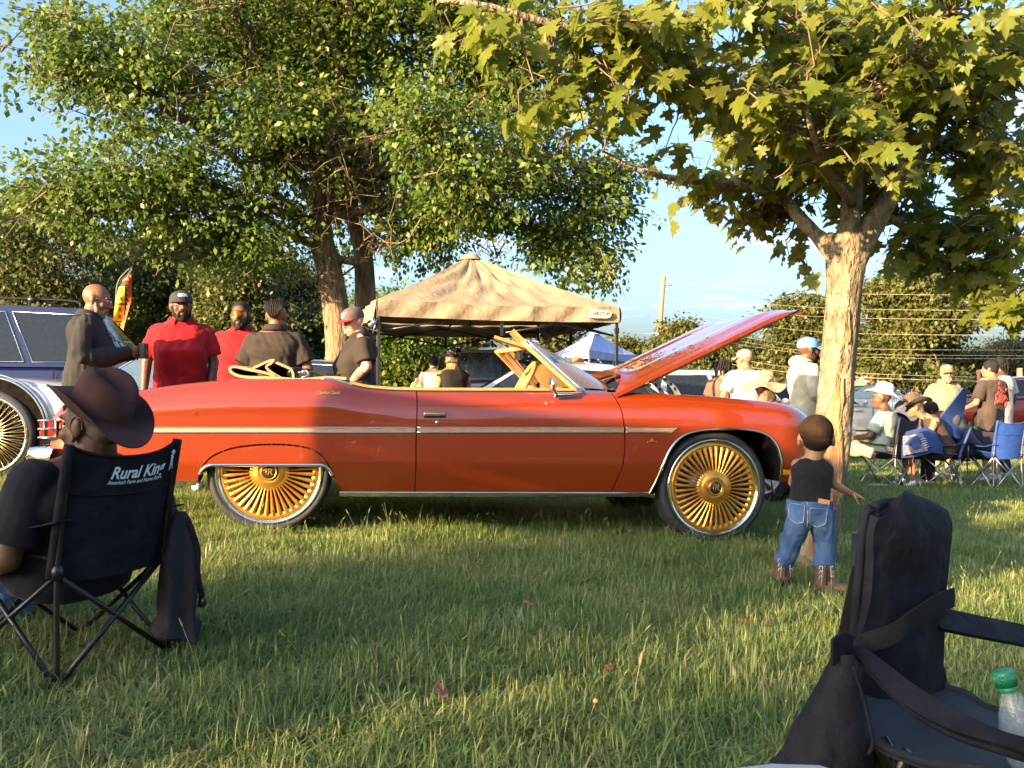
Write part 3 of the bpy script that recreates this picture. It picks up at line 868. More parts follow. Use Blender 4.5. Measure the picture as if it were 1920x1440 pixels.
def build_far_trees():
    W1 = 'trees of the wood behind the parked cars on the left'
    rows = [(-90, 330, 700, 26, 190, 'tall dark tree at the left end of the wood, cut off by the picture edge'), (75, 400, 700, 24, 150, 'olive tree of the wood above the roof rack of the blue car'),
            (215, 470, 700, 30, 140, 'dim tree of the wood right behind the flame flag'), (330, 440, 700, 27, 130, 'tree of the wood above the man in the black lettered cap'),
            (450, 470, 690, 25, 120, 'yellowish thin tree of the wood above the man with mirrored sunglasses'), (545, 500, 690, 30, 110, 'tree of the wood above the man with braided hair'),
            (-10, 430, 700, 34, 150, 'pale tree of the wood behind the blue car roof'), (150, 520, 700, 36, 150, 'low far tree of the wood behind the bald man'), (390, 520, 700, 38, 150, 'low far tree of the wood between the two men in red')]
    for i, (px, t, b, Y, hw, lab) in enumerate(rows):
        px_tree('woods_tree', lab, px, t, b, Y, hw, wood_leaf, 300 + i, W1, 1500, 20, .13 * Y / 26, .16)
    px_tree('leafy_tree', 'bright green low tree behind the cap wearing man and canopy left leg', 745, 560, 720, 22, 95, big_leaf, 321, None, 1300, 18, .125)
    px_tree('leafy_tree', 'yellow green sunlit bush tree behind the woman in the polka dot hat', 850, 600, 715, 27, 85, far_leaf, 322, None, 1100, 18, .13)
    px_tree('leafy_tree', 'dark tree seen under the canopy behind the windscreen', 1040, 570, 700, 36, 65, wood_leaf, 323, None, 800, 16, .17)
    W2 = 'trees along the road beyond the field'
    px_tree('field_tree', 'large round sunlit tree at right behind the wires and the maple trunk', 1715, 500, 715, 42, 135, far_leaf, 331, W2, 2300, 18, .21, .3)
    px_tree('field_tree', 'broad tree left of the maple trunk behind the man in the white hoodie', 1520, 555, 715, 46, 105, far_leaf, 332, W2, 1700, 18, .22, .25)
    px_tree('field_tree', 'small tree at the foot of the leaning utility pole', 1265, 612, 720, 52, 55, far_leaf, 333, W2, 900, 16, .23, .2)
    px_tree('field_tree', 'low tree behind the man in the grey cap', 1370, 635, 720, 50, 85, wood_leaf, 334, W2, 1000, 16, .23, .2)
    px_tree('field_tree', 'little tree right of the blue tent', 1170, 640, 720, 58, 30, far_leaf, 335, W2, 500, 14, .24, .2)
    px_tree('field_tree', 'tan bushy tree right of the two standing youths', 1880, 650, 745, 50, 60, far_leaf, 336, W2, 900, 16, .23, .2)
    px_tree('field_tree', 'low tree between the round tree and the youth in white', 1810, 665, 745, 48, 45, far_leaf, 337, W2, 700, 14, .23, .2)
    px_tree('field_tree', 'shrubby tree at the far right picture edge', 1960, 660, 745, 46, 60, far_leaf, 338, W2, 700, 14, .23, .2)
    g = GP(1865, 47)
    t = thing('bare_tree', 'thin leafless sapling against the sky at right', 'tree', g)
    mb = MB(); r = np.random.default_rng(5)
    for k in range(6):
        b = g + np.array([r.normal(0, .3), 0, .2]); e = P(1855 + k * 9, 618 + r.uniform(-10, 30), 47)
        pts = limb(mb, b, e, .05, .012, r, 7, .03, 5)
        for _ in range(4): limb(mb, pts[4], pts[4] + r.normal(0, .5, 3) + np.array([0, 0, .8]), .02, .008, r, 4, .05, 4)
    mb.build('trunk', twig_m, t)
    # far wood that closes the horizon all round (one mass)
    r = np.random.default_rng(77)
    C = []
    for _ in range(5200):
        a = r.uniform(0, 2 * np.pi); q = r.uniform(120, 150)
        x, y = q * math.cos(a), q * math.sin(a)
        h = 8 + 3 * math.sin(a * 9) + 2 * math.sin(a * 23)
        if y > 0 and abs(x) < .7 * y: h *= .62
        C.append((x, y, h * r.uniform(0, 1) ** .7))
    C = np.array(C); n = 7
    C = np.repeat(C, n, 0) + r.normal(0, 1.1, (len(C) * n, 3))
    V, Fc = leafcloud(C, r.normal(0, 1, C.shape), r.normal(0, 1, C.shape), r.uniform(1.2, 2.4, len(C)), *LEAF_QUAD)
    o = link('far_woods', npmesh('far_woods', V, Fc), wood_leaf)
    tag(o, 'distant wooded skyline all round the field', 'woods', kind='stuff')
build_far_trees()

def build_shade_trees():
    """unseen trees added behind the photographer so that their shade falls over the lawn and the car"""
    g = 'trees behind the photographer'
    def tr(x, y, h, w, zc, seed, n, lab):
        b = np.array([x, y, float(gz(x, y))])
        r = np.random.default_rng(seed)
        blobs = [(np.array([x + r.normal(0, w * .42), y + r.normal(0, w * .42), zc + r.uniform(0, h - zc)]), np.array([w * .5, w * .5, .35 + w * .15])) for _ in range(9)]
        tree('shade_tree', lab, b, [b, b + [0.1, 0, zc * .5], b + [0, .1, zc], b + [0.2, 0, h * .8]], [.3, .24, .2, .06], blobs, n, 12, .17, big_leaf, seed, g, LEAF_QUAD, .25, 30)
    for a in SHADE: tr(*a)  # added shade casters, spaced to let a streak of sun through
SHADE = [(-17.19, -9.86, 6.7, 0.9, 4.3, 401, 600, 'slim leafy tree behind the photographer, leftmost of the three'),
         (-16.87, -13.35, 7.0, 1.4, 4.3, 402, 950, 'leafy tree behind the photographer, middle one of the three'),
         (-13.91, -14.55, 6.8, 1.8, 4.3, 403, 900, 'leafy tree behind the photographer, rightmost of the three')]
build_shade_trees()
def build_reflection_trees():  # unseen row added so the car side reflects something dark
    for i, (x, y, h, w, lab) in enumerate(((-2.5, -15, 5.0, 2.4, 'bushy dark tree some way behind the photographer, first of a row'), (2.2, -14, 4.6, 2.3, 'bushy dark tree some way behind the photographer, second of a row'), (6.5, -14.5, 5.2, 2.5, 'bushy dark tree some way behind the photographer, third of a row'), (11, -13.5, 4.8, 2.5, 'bushy dark tree some way behind the photographer, last of a row'))):
        r = np.random.default_rng(500 + i); b = np.array([x, y, float(gz(x, y))])
        blobs = [(np.array([x + r.normal(0, w * .5), y + r.normal(0, w * .4), .5 + r.uniform(0, h - .8)]), np.array([w * .6, w * .6, w * .4])) for _ in range(10)]
        tree('shade_tree', lab, b, [b, b + [0, 0, h * .3], b + [0, .1, h * .5], b + [.1, 0, h * .8]], [.2, .16, .12, .04], blobs, 900, 10, .2, wood_leaf, 500 + i, 'row of trees behind the photographer', LEAF_QUAD, .3, 0)
build_reflection_trees()
# ------------------------------------------------------------------ the convertible
paint = mk('candy_orange', (0.245, 0.027, 0.0035), 0.32, 0.3, var=0.04, scale=300, coat=1.0, hue=(0.27, 0.036, 0.005))
paint.node_tree.nodes['Principled BSDF'].inputs['Coat IOR'].default_value = 1.65
paint.node_tree.nodes['Principled BSDF'].inputs['Coat Roughness'].default_value = 0.015
chrome = mk('chrome', (0.78, 0.78, 0.76), 0.09, 1.0, var=0.02)
gold = mk('gold_wheel', (0.78, 0.40, 0.075), 0.30, 0.85, var=0.06, scale=20, coat=0.3)
rubber = mk('tyre_rubber', (0.018, 0.018, 0.019), 0.75, var=0.25, scale=40, bump=0.3, bscale=120, bdist=.004)
blackm = mk('black_plastic', (0.012, 0.012, 0.013), 0.45, var=0.2)
under_m = mk('underbody', (0.008, 0.007, 0.006), 1.0, var=0.3, spec=0.03)
tan_m = mk('tan_leather', (0.37, 0.20, 0.060), 0.5, var=0.08, scale=25, bump=.25, bscale=180, bdist=.003)
tancloth = mk('tan_top_cloth', (0.35, 0.235, 0.115), 0.8, var=0.1, scale=14, bump=.4, bscale=90, bdist=.006)
glass_m = glassmat('windscreen_glass', (0.86, 0.92, 0.93), 0.10)
red_lens = mk('red_lens', (0.32, 0.01, 0.008), 0.12, coat=1.0, var=.1, scale=90)
amber = mk('amber_lens', (0.75, 0.30, 0.01), 0.15, coat=1.0, var=.1, scale=120)

CA = np.array([(503 - 960) / F * 6.0, 6.0]); _CB = np.array([(1343 - 960) / F * 6.49, 6.49])
CU = (_CB - CA) / np.linalg.norm(_CB - CA); CN = np.array([-CU[1], CU[0]])
CW = 1.98
def cpt(s, v, z):
    s, v, z = np.broadcast_arrays(np.asarray(s, float), np.asarray(v, float), np.asarray(z, float))
    xy = CA + s[..., None] * CU + v[..., None] * CN
    return np.concatenate([xy, z[..., None]], -1)
def csz(px, py, v=0.0):
    """pixel -> (s, z) on the lengthwise plane v metres in from the near side"""
    k = (px - 960) / F; A = CA + v * CN
    s = (k * A[1] - A[0]) / (CU[0] - k * CU[1]); Y = A[1] + s * CU[1]
    return s, EYE + (745 - py) / F * Y
def curve(pts, v=0.0):
    a = np.array([csz(x, y, v) for x, y in pts]); i = np.argsort(a[:, 0]); a = a[i]
    return lambda s: np.interp(s, a[:, 0], a[:, 1])
def scurve(pts, v=0.0, k=160):
    a = spline(np.array([csz(x, y, v) for x, y in pts]), k)
    return a

CTOP_PX = [(88, 783), (100, 768), (118, 757), (160, 748), (250, 736), (330, 724), (430, 714.5), (520, 713), (600, 713), (625, 714.5), (645, 720), (670, 728), (705, 733.5), (783, 737), (1000, 737.5), (1150, 738), (1250, 741), (1343, 746), (1430, 754), (1480, 761), (1515, 769), (1535, 779)]
_ct = scurve(CTOP_PX, .08, 300)
def ctop(s): return np.interp(s, _ct[:, 0], _ct[:, 1])
_m = curve([(200, 806), (1300, 806)]); _cr = curve([(90, 866), (700, 868), (1530, 870)]); _b0 = curve([(80, 905), (400, 925), (1220, 925), (1540, 905)])
S_REAR, S_FRONT = csz(84, 800)[0], csz(1533, 800)[0]
def vsec(s, z):
    zm, zc, zb, zt = _m(s), _cr(s), _b0(s), ctop(s)
    q = np.clip((z - zm) / np.maximum(zt - zm, .05), 0, 1.2)
    lo = np.clip((zc - z) / np.maximum(zc - zb, .05), 0, 1.3)
    mid = np.clip((z - zc) / np.maximum(zm - zc, .02), 0, 1)
    v = .012 * mid + .028 * q ** 1.6 + .075 * q ** 5 + .055 * lo ** 1.1
    v = v - .010 * np.exp(-((q - .48) / .12) ** 2) * np.clip((csz(760, 800)[0] - s) / .5, 0, 1)
    a = np.clip((S_REAR + .30 - s) / .30, 0, 1); b = np.clip((s - S_FRONT + .28) / .28, 0, 1)
    return v + .10 * a ** 2.2 + .12 * b ** 2.2

def build_convertible():
    T = thing('convertible', 'orange red convertible with raised hood and huge gold spoke wheels parked on the grass', 'car', (*(CA + 1.5 * CU + 1.0 * CN), 0.0))
    def side(v, mir): return CW - v if mir else v
    def panel(name, sL, sR, bot, ncol, mir=False, cols=None, roll=True, nrow=22):
        """skin between two seams (functions of 0..1 height) and from bot(s) to the shoulder"""
        u = np.linspace(0, 1, ncol) if cols is None else cols
        t = np.linspace(0, 1, nrow)
        G = []
        for j, tt in enumerate(t):
            s = sL(tt) + (sR(tt) - sL(tt)) * u
            zb, zt = bot(s), ctop(s); z = zb + (zt - zb) * tt
            G.append(cpt(s, side(vsec(s, z), mir), z))
        if roll:
            s = sL(1) + (sR(1) - sL(1)) * u
            v = vsec(s, ctop(s))
            for dv, dz in ((.012, .006), (.03, .010), (.06, .011), (.10, .008)):
                G.append(cpt(s, side(v + dv, mir), ctop(s) + dz))
        mb = MB(); mb.grid(np.array(G), flip=mir)
        # turned-in edge so the seam shows as a dark gap
        for e in (0, -1):
            A = np.array([g[e] for g in G]); B = A + np.append(CN, 0) * (.03 if not mir else -.03)
            mb.grid(np.stack([A, B]), flip=(e == 0) ^ mir)
        return mb
    # seams
    sx_r = [csz(x, y)[0] for x, y in ((778, 922), (780, 868), (780, 806), (782, 770), (783, 738))]
    fr = [csz(x, y)[0] for x, y in ((1149, 922), (1156, 904), (1167, 875), (1172, 840), (1172, 802), (1168, 772), (1160, 750), (1155, 739))]
    seam_r = lambda t: np.interp(t, np.linspace(0, 1, 5), sx_r)
    seam_f = lambda t: np.interp(t, [0, .1, .25, .44, .65, .82, .94, 1], fr)
    gap = .0035
    rock = curve([(600, 925), (1225, 926)])
    # rear quarter: bottom follows the skirt outline
    sk_px = [(370, 892), (380, 872), (400, 853), (440, 838), (500, 832), (560, 835), (597, 848), (618, 873), (628, 900), (633, 925)]
    sk = scurve(sk_px, 0, 120)
    s_a, s_b = sk[0, 0], sk[-1, 0]
    zrearb = curve([(80, 903), (372, 903)])
    def qbot(s):
        z = np.interp(s, sk[:, 0], sk[:, 1])
        return np.where(s < s_a, zrearb(s), np.where(s > s_b, rock(s), z))
    s1 = seam_r(.5)
    cols = np.unique(np.concatenate([np.linspace(S_REAR, s_a - .002, 26), [s_a - .001], sk[:, 0], [s_b + .002], np.linspace(s_b + .01, s1 - gap, 14)]))
    cu = (cols - S_REAR) / (s1 - gap - S_REAR)
    arch_px = [(1222, 928), (1233, 902), (1245, 867), (1260, 838), (1280, 818.5), (1310, 808), (1360, 804.5), (1410, 807), (1438, 816), (1455, 833), (1463, 858), (1466, 880), (1467, 905)]
    ar = scurve(arch_px, 0, 140)
    def fbot(s):
        z = np.interp(s, ar[:, 0], ar[:, 1])
        zf = curve([(1466, 905), (1540, 900)])(s)
        return np.where(s < ar[0, 0], rock(s), np.where(s > ar[-1, 0], zf, z))
    sf0 = seam_f(.5)
    colf = np.unique(np.concatenate([np.linspace(sf0 + gap, ar[0, 0] - .002, 8), np.maximum.accumulate(ar[:, 0]), np.linspace(ar[-1, 0] + .002, S_FRONT, 12)]))
    cf = (colf - sf0 - gap) / (S_FRONT - sf0 - gap)
    for mir in (False, True):
        panel('q', lambda t: S_REAR + 0 * t, lambda t: seam_r(t) - gap, qbot, 0, mir, cu, nrow=26).build('rear_quarter_panel', paint, T)
        panel('d', lambda t: seam_r(t) + gap, lambda t: seam_f(t) - gap, rock, 40, mir).build('door', paint, T) if mir else None
        # the front seam is curved, so only the first columns follow it
        panel('f', lambda t: seam_f(t) + gap, lambda t: S_FRONT + 0 * t, fbot, 0, mir, cf, nrow=26).build('front_fender', paint, T)
    door = panel('d', lambda t: seam_r(t) + gap, lambda t: seam_f(t) - gap, rock, 40).build('door', paint, T)
    # fender skirt
    sb = scurve([(373, 890), (380, 880), (392, 873), (410, 872), (500, 872), (590, 872), (606, 873), (616, 880), (623, 893)], 0, 100)
    u = np.linspace(0, 1, 70); sc = s_a + .008 + (csz(627, 895)[0] - s_a - .012) * u
    zt = np.interp(sc, sk[:, 0], sk[:, 1]) - .012; zb = np.minimum(np.interp(sc, sb[:, 0], sb[:, 1]), zt - .004)
    for mir in (False, True):
        G = [cpt(sc, side(vsec(sc, zb + (zt - zb) * t) + .006, mir), zb + (zt - zb) * t) for t in np.linspace(0, 1, 10)]
        mb = MB(); mb.grid(np.array(G), flip=mir); fs = mb.build('fender_skirt', paint, T)
        if not mir:
            mb = MB(); mb.tube(cpt(sb[:, 0], -.004 + vsec(sb[:, 0], sb[:, 1]), sb[:, 1]), .011, 8); mb.build('chrome_trim', chrome, fs)
    # dark inner structure
    mb = MB()
    rot = np.column_stack([np.append(CU, 0), np.append(CN, 0), [0, 0, 1]])
    def cbox(s0, s1, v0, v1, z0, z1, m=0): mb.box(cpt((s0 + s1) / 2, (v0 + v1) / 2, (z0 + z1) / 2), (s1 - s0, v1 - v0, z1 - z0), rot, m)
    sr, sfr = csz(503, 886)[0], csz(1343, 915)[0]
    cbox(S_REAR + .1, sr - .46, .12, CW - .12, .5, .86)
    cbox(sr + .46, sfr - .46, .09, CW - .09, .36, .62)
    cbox(sr - .46, sr + .46, .48, CW - .48, .42, .95)
    cbox(sfr - .46, sfr + .5, .55, CW - .55, .42, .80)
    cbox(S_REAR + .08, sr + .5, .09, CW - .09, .86, .95)
    for mir in (False, True):
        for arc, dep in ((ar, .46), (sk, .46)):
            A = cpt(arc[:, 0], side(np.full(len(arc), .03), mir), arc[:, 1] + .004); B = cpt(arc[:, 0], side(np.full(len(arc), dep), mir), arc[:, 1] + .004)
            mb.grid(np.stack([A, B]), flip=mir)
    # inner backing right behind the seams
    for sxx in (seam_r, seam_f):
        tt = np.linspace(0, 1, 12); z = np.interp(tt, [0, 1], [rock(sxx(.5)), ctop(sxx(.5)) - .01]); s = sxx(tt)
        mb.grid(np.stack([cpt(s - .03, vsec(s, z) + .028, z), cpt(s + .03, vsec(s, z) + .028, z)]))
    mb.build('underbody', under_m, T)
    # rocker chrome, mouldings
    mb = MB()
    s = np.linspace(csz(636, 928)[0], csz(1221, 928)[0], 40)
    for dz0, dz1, dv in ((.0, -.024, -.003),):
        mb.sheet(np.stack([cpt(s, vsec(s, rock(s)) + dv, rock(s) + .004), cpt(s, vsec(s, rock(s)) + dv - .004, rock(s) - .012), cpt(s, vsec(s, rock(s)) + dv + .012, rock(s) - .026)]), .003)
    s = np.linspace(csz(300, 905)[0], csz(366, 905)[0], 8)
    mb.sheet(np.stack([cpt(s, vsec(s, zrearb(s)) - .003, zrearb(s) + .004), cpt(s, vsec(s, zrearb(s)) + .004, zrearb(s) - .03)]), .003)
    mb.build('rocker_trim', chrome, T)
    mb = MB(); mb.tube(cpt(ar[:, 0], vsec(ar[:, 0], ar[:, 1]) - .003, ar[:, 1]), .009, 8); mb.build('arch_trim', chrome, T)
    mstrip = mk('moulding_insert', (0.42, 0.27, 0.16), 0.45, .3, var=.05)
    for a, b in ((S_REAR + .10, seam_r(.55) - .006), (seam_r(.55) + .006, seam_f(.6) - .008), (seam_f(.6) + .008, csz(1272, 804)[0])):
        s = np.linspace(a, b, 50)
        tip = np.where(b > 2.0 * 0 + csz(1250, 804)[0], 1, 0)
        zc = _m(s) - .0
        mb = MB()
        hw = np.full(len(s), .0165)
        e = np.zeros((2, len(s)))
        so = s.copy(); su = s.copy()
        if tip: su = s - np.clip((s - (b - .05)) / .05, 0, 1) * .045
        top = cpt(so, vsec(so, zc) - .007, zc + hw); bt = cpt(su, vsec(su, zc) - .007, zc - hw)
        mb.grid(np.stack([cpt(su, vsec(su, zc) + .004, zc - hw), bt, top, cpt(so, vsec(so, zc) + .004, zc + hw)]), smooth=False)
        mo = mb.build('side_moulding', mstrip, T)
        mb = MB(); mb.tube(top, .0042, 6); mb.tube(bt, .0042, 6); mb.build('chrome_edge', chrome, mo)
    # belt line chrome where the body dips towards the door
    s = np.linspace(csz(600, 713)[0], csz(1150, 738)[0], 90); zt = ctop(s); v = vsec(s, zt)
    mb = MB(); mb.tube(cpt(s, v + .055, zt + .013), .009, 8); mb.build('belt_trim', chrome, T)
    # trunk lid / rear deck
    s = np.linspace(S_REAR + .02, csz(640, 715)[0], 40); va = np.linspace(0, 1, 24)
    G = []
    for x in s:
        z0 = ctop(x); v0 = vsec(x, z0) + .10; v = v0 + (CW - 2 * v0) * va
        G.append(cpt(np.full(24, x), v, z0 + .008 + .028 * np.sin(np.pi * va) ** .8 * min(1, (x - S_REAR) / .4)))
    mb = MB(); mb.grid(np.array(G), flip=True); mb.build('trunk_lid', paint, T)
    # tail: panel, lights, bumper
    zt = float(ctop(S_REAR)); zb = float(zrearb(S_REAR)); vv = np.linspace(0, 1, 30)
    G = []
    for t in np.linspace(0, 1, 8):
        z = zb + (zt + .008 - zb) * t; v0 = vsec(S_REAR, z); v = v0 + (CW - 2 * v0) * vv
        G.append(cpt(S_REAR - .05 * np.sin(np.pi * vv) ** .5 * (.5 + .5 * np.sin(np.pi * t)), v, np.full(30, z)))
    mb = MB(); mb.grid(np.array(G)); mb.build('tail_panel', paint, T)
    zl0, zl1 = csz(95, 820)[1], csz(95, 788)[1]
    for mir in (False, True):
        def q(s_, v_, z_): return cpt(s_, side(v_, mir), z_)
        lt = MB(); v0 = .085
        lt.box(q(S_REAR - .005, v0 + .10, (zl0 + zl1) / 2), (.09, .26, (zl1 - zl0)), rot)
        tl = lt.build('tail_light', red_lens, T, bevel=.006)
        bz = MB()
        for zz in (zl0, (zl0 + zl1) / 2, zl1):
            bz.tube([q(S_REAR + .055, v0 - .035, zz), q(S_REAR - .055, v0 - .03, zz - .004), q(S_REAR - .06, v0 + .24, zz)], .008, 6)
        bz.tube([q(S_REAR + .05, v0 - .037, zl0), q(S_REAR + .05, v0 - .037, zl1)], .007, 6)
        bz.tube([q(S_REAR - .02, v0 - .037, zl0), q(S_REAR - .02, v0 - .037, zl1)], .005, 6)
        bz.build('light_bezel', chrome, tl)
    mb = MB(); zb0, zb1 = csz(75, 880)[1], csz(75, 838)[1]
    prof = [(0.02, zb0), (-.08, zb0 + .01), (-.115, (zb0 + zb1) / 2), (-.09, zb1 - .01), (0.0, zb1)]
    G = []
    for v, k in ((.0, .16), (.012, .08), (.05, .01), (.14, -.03), (.5, -.05), (CW - .5, -.05), (CW - .14, -.03), (CW - .05, .01), (CW - .012, .08), (CW, .16)):
        G.append([cpt(S_REAR + a + k - .02, v, z) for a, z in prof])
    mb.grid(np.array(G), flip=True); mb.build('rear_bumper', chrome, T, recalc=True)
    # front end
    mb = MB(); G = []
    for t in np.linspace(0, 1, 6):
        z = csz(1530, 900)[1] * (1 - t) + (ctop(S_FRONT) + .008) * t; v0 = vsec(S_FRONT, z); v = v0 + (CW - 2 * v0) * vv
        G.append(cpt(S_FRONT + .06 * np.sin(np.pi * vv) ** .6, v, np.full(30, z)))
    mb.grid(np.array(G), flip=True); mb.build('grille_panel', paint, T)
    mb = MB()
    mb.box(cpt(S_FRONT + .10, CW / 2, .47), (.14, CW - .06, .16), rot); mb.build('front_bumper', chrome, T, bevel=.03)
    for mir in (False, True):
        mb = MB(); mb.lathe([(.0, .02), (.07, .015), (.085, 0), (.095, -.01)], cpt(S_FRONT + .05, side(.28, mir), .68), np.append(CU, 0), 20); mb.build('headlight', chrome, T)
    mb = MB(); p = [csz(1470, 881), csz(1491, 881), csz(1491, 890), csz(1470, 890)]
    vv2 = [vsec(np.array(a), np.array(b)) for a, b in p]
    mb.sheet(np.array([[cpt(p[3][0], vv2[3] - .004, p[3][1]), cpt(p[2][0], vv2[2] - .004, p[2][1])], [cpt(p[0][0], vv2[0] - .004, p[0][1]), cpt(p[1][0], vv2[1] - .004, p[1][1])]]), -.004)
    mb.build('marker_light', amber, T)
    # door handle and lock
    s0, z0 = csz(816, 777); mb = MB()
    mb.box(cpt(s0, vsec(np.array(s0), np.array(z0)) - .012, z0), (.155, .026, .026), rot)
    hd = mb.build('handle', chrome, door, bevel=.008)
    mb = MB(); mb.box(cpt(s0 - .003, vsec(np.array(s0), np.array(z0)) - .001, z0 - .016), (.15, .008, .018), rot); mb.build('handle_recess', blackm, door, bevel=.003)
    s1_, z1_ = csz(820, 792); mb = MB(); mb.lathe([(0, .004), (.008, .004), (.012, .002), (.013, 0)], cpt(s1_, vsec(np.array(s1_), np.array(z1_)) - .001, z1_), np.append(-CN, 0), 16); mb.build('lock', chrome, door)
    # emblems
    def script(txt, px, py, size, par, shear=.4, mat=gold, nm='script_emblem'):
        V, Fs = textmesh(txt, size, shear, .85, .0015, .0012)
        s, z = csz(px, py); ss = s + V[:, 0]; zz = z + V[:, 1]
        mb = MB(); mb.add(cpt(ss, vsec(ss, zz) - .003 - V[:, 2], zz), Fs, 0, False); return mb.build(nm, mat, par)
    script('Caprice Classic', 615, 736, .030, T)
    mb = MB(); s, z = csz(1223, 829)
    for dx, dz, w, h in ((0, 0, .07, .016), (0, .012, .022, .012), (0, .021, .010, .010)):
        mb.box(cpt(s + dx, vsec(np.array(s), np.array(z)) - .002, z + dz), (w, .006, h), rot)
    em = mb.build('fender_emblem', gold, T, bevel=.003)
    mb = MB(); mb.box(cpt(s, vsec(np.array(s), np.array(z)) - .0055, z), (.058, .002, .009), rot); mb.build('emblem_insert', red_lens, em)
    # ---------------- wheels
    ax = np.append(-CN, 0)
    def wheel(s, z, v, r, far=False):
        c = cpt(s, v, z); a = ax if not far else -ax
        x, y, d = frame(a, (0, 0, 1))
        w = MB(); wd = .25; rl = r * .855
        w.lathe([(rl, -.012), (rl + .006, .004), (r * .93, .010), (r * .975, -.004), (r, -.035), (r, -wd + .05), (r * .97, -wd + .01), (rl, -wd)], c, a, 72)
        tb = w.build('wheel', rubber, T)
        for sgn in (0, 1):       # tread blocks
            pass
        m = MB(); n = 90
        for k in range(n):
            t = 2 * np.pi * k / n; e = math.cos(t) * x + math.sin(t) * y; tt = -math.sin(t) * x + math.cos(t) * y
            m.box(c + e * (r - .004) - a * (.035 + .022), (.018, .035, .014), np.column_stack([tt, a, e]))
            m.box(c + e * (r - .004) - a * (wd - .06), (.018, .05, .014), np.column_stack([tt, a, e]))
        m.build('tread', rubber, tb)
        m = MB(); m.lathe([(rl - .030, -.016), (rl - .022, .004), (rl - .006, .012), (rl + .004, .010), (rl + .005, -.01)], c, a, 80); m.build('rim_lip', chrome, tb)
        m = MB(); m.lathe([(rl - .022, -.01), (rl - .03, -.05), (rl - .04, -wd + .04), (rl - .01, -wd + .01)], c, a, 60); m.build('rim_barrel', under_m, tb)
        ro, ri = rl - .030, rl * .36
        m = MB(); m.lathe([(ro + .006, -.022), (ro, -.006), (ro - .012, -.004), (ro - .034, -.008), (ro - .040, -.022)], c, a, 80); m.build('rim_ring', gold, tb)
        m = MB(); m.lathe([(0, .012), (ri * .44, .014), (ri * .5, .022), (ri * .62, .024), (ri * .75, .012), (ri * .86, .008), (ri, .006), (ri * 1.06, -.004), (ri * 1.04, -.03)], c, a, 60)
        m.build('hub', gold, tb)
        m = MB(); m.lathe([(0, .040), (.04, .038), (.046, .034), (.047, .02)], c, a, 40); cp = m.build('centre_cap', mk('cap_black', (.02, .018, .012), .12, coat=1.0), tb)
        m = MB(); m.lathe([(.044, .036), (.048, .041), (.053, .038), (.053, .02)], c, a, 40); m.build('cap_ring', gold, tb)
        V, Fs = textmesh('R', .062, .15, 1, .001, .001)
        for dx in (0.006,):
            m = MB(); m.add(c + (V[:, 0:1] + dx) * (np.append(CU, 0) if not far else -np.append(CU, 0)) + V[:, 1:2] * np.array([0, 0, 1.]) + a * (.0415 + V[:, 2:3]), Fs, 0, False)
            m.bar(c - np.append(CU, 0) * .019 + a * .041 - np.array([0, 0, .02]), c - np.append(CU, 0) * .014 + a * .041 + np.array([0, 0, .02]), .0022, 5)
            m.build('cap_letter', gold, tb)
        # spokes: one mesh, many copies
        N = 40
        Q = MB(); rr = np.array([ri * .93, ri * 1.3, (ri + ro) / 2, ro - .05, ro - .022]); hw = np.array([.0055, .0065, .0095, .013, .0165]); hh = np.array([.009, .010, .007, .003, .0])
        G = []
        for q_, h_, t_ in zip(rr, hw, hh):
            G.append([[-h_, q_, -.026], [-h_, q_, t_ - .004], [-h_ * .45, q_, t_ + .002], [0, q_, t_ + .004], [h_ * .45, q_, t_ + .002], [h_, q_, t_ - .004], [h_, q_, -.026]])
        Q.grid(np.array(G), smooth=False)
        me = Q.mesh('spoke'); me.materials.append(gold)
        for k in range(N):
            t = 2 * np.pi * (k + .5) / N; e = math.cos(t) * x + math.sin(t) * y; tt = np.cross(e, a)
            o = bpy.data.objects.new('spoke', me); COL.objects.link(o); o.parent = tb
            M = Matrix(np.column_stack([tt, e, a]).tolist()).to_4x4(); M.translation = Vector(c - ORG[T]); o.matrix_local = M
    zr, zf = csz(503, 886)[1], csz(1343, 915)[1]
    wheel(sr, zr, .075, .408); wheel(sfr, zf, .045, .405)
    for s, z in ((sr, zr), (sfr, zf - .02)):
        m = MB(); c = cpt(s, CW - .06, z)
        m.lathe([(.34, .012), (.38, .010), (.40, -.035), (.40, -.2), (.34, -.25)], c, np.append(CN, 0), 40); m.disc(c - np.append(CN, 0) * .1, .34, np.append(CN, 0)); m.build('wheel', rubber, T)
    for s, z in ((sfr, zf), (sr, zr)):
        m = MB(); m.lathe([(0, -.19), (.17, -.19), (.17, -.16), (0, -.16)], cpt(s, .05, z), ax, 30); m.build('brake_disc', mk('brake_steel', (.25, .24, .23), .4, .9), T)
    m = MB(); m.bar(cpt(sfr - .46, .2, .30), cpt(sfr - .25, .2, .28), .03, 10); m.bar(cpt(sr - .7, .5, .42), cpt(sr - 1.0, .45, .40), .028, 10); m.build('exhaust', chrome, T)
    # ---------------- hood, open
    sh0, zh0 = csz(1150, 742, .12)
    ang = R(25.2); Lh = 1.55; hv = np.linspace(0, 1, 30)
    cd = np.array([math.cos(ang), math.sin(ang)])
    def hoodpt(l, n, v):   # l along the hood, n off its top
        return cpt(sh0 + l * cd[0] - n * cd[1], v, zh0 + l * cd[1] + n * cd[0])
    ls = np.concatenate([np.linspace(0, .2, 8), np.linspace(.28, Lh, 26)])
    G = []; H = []
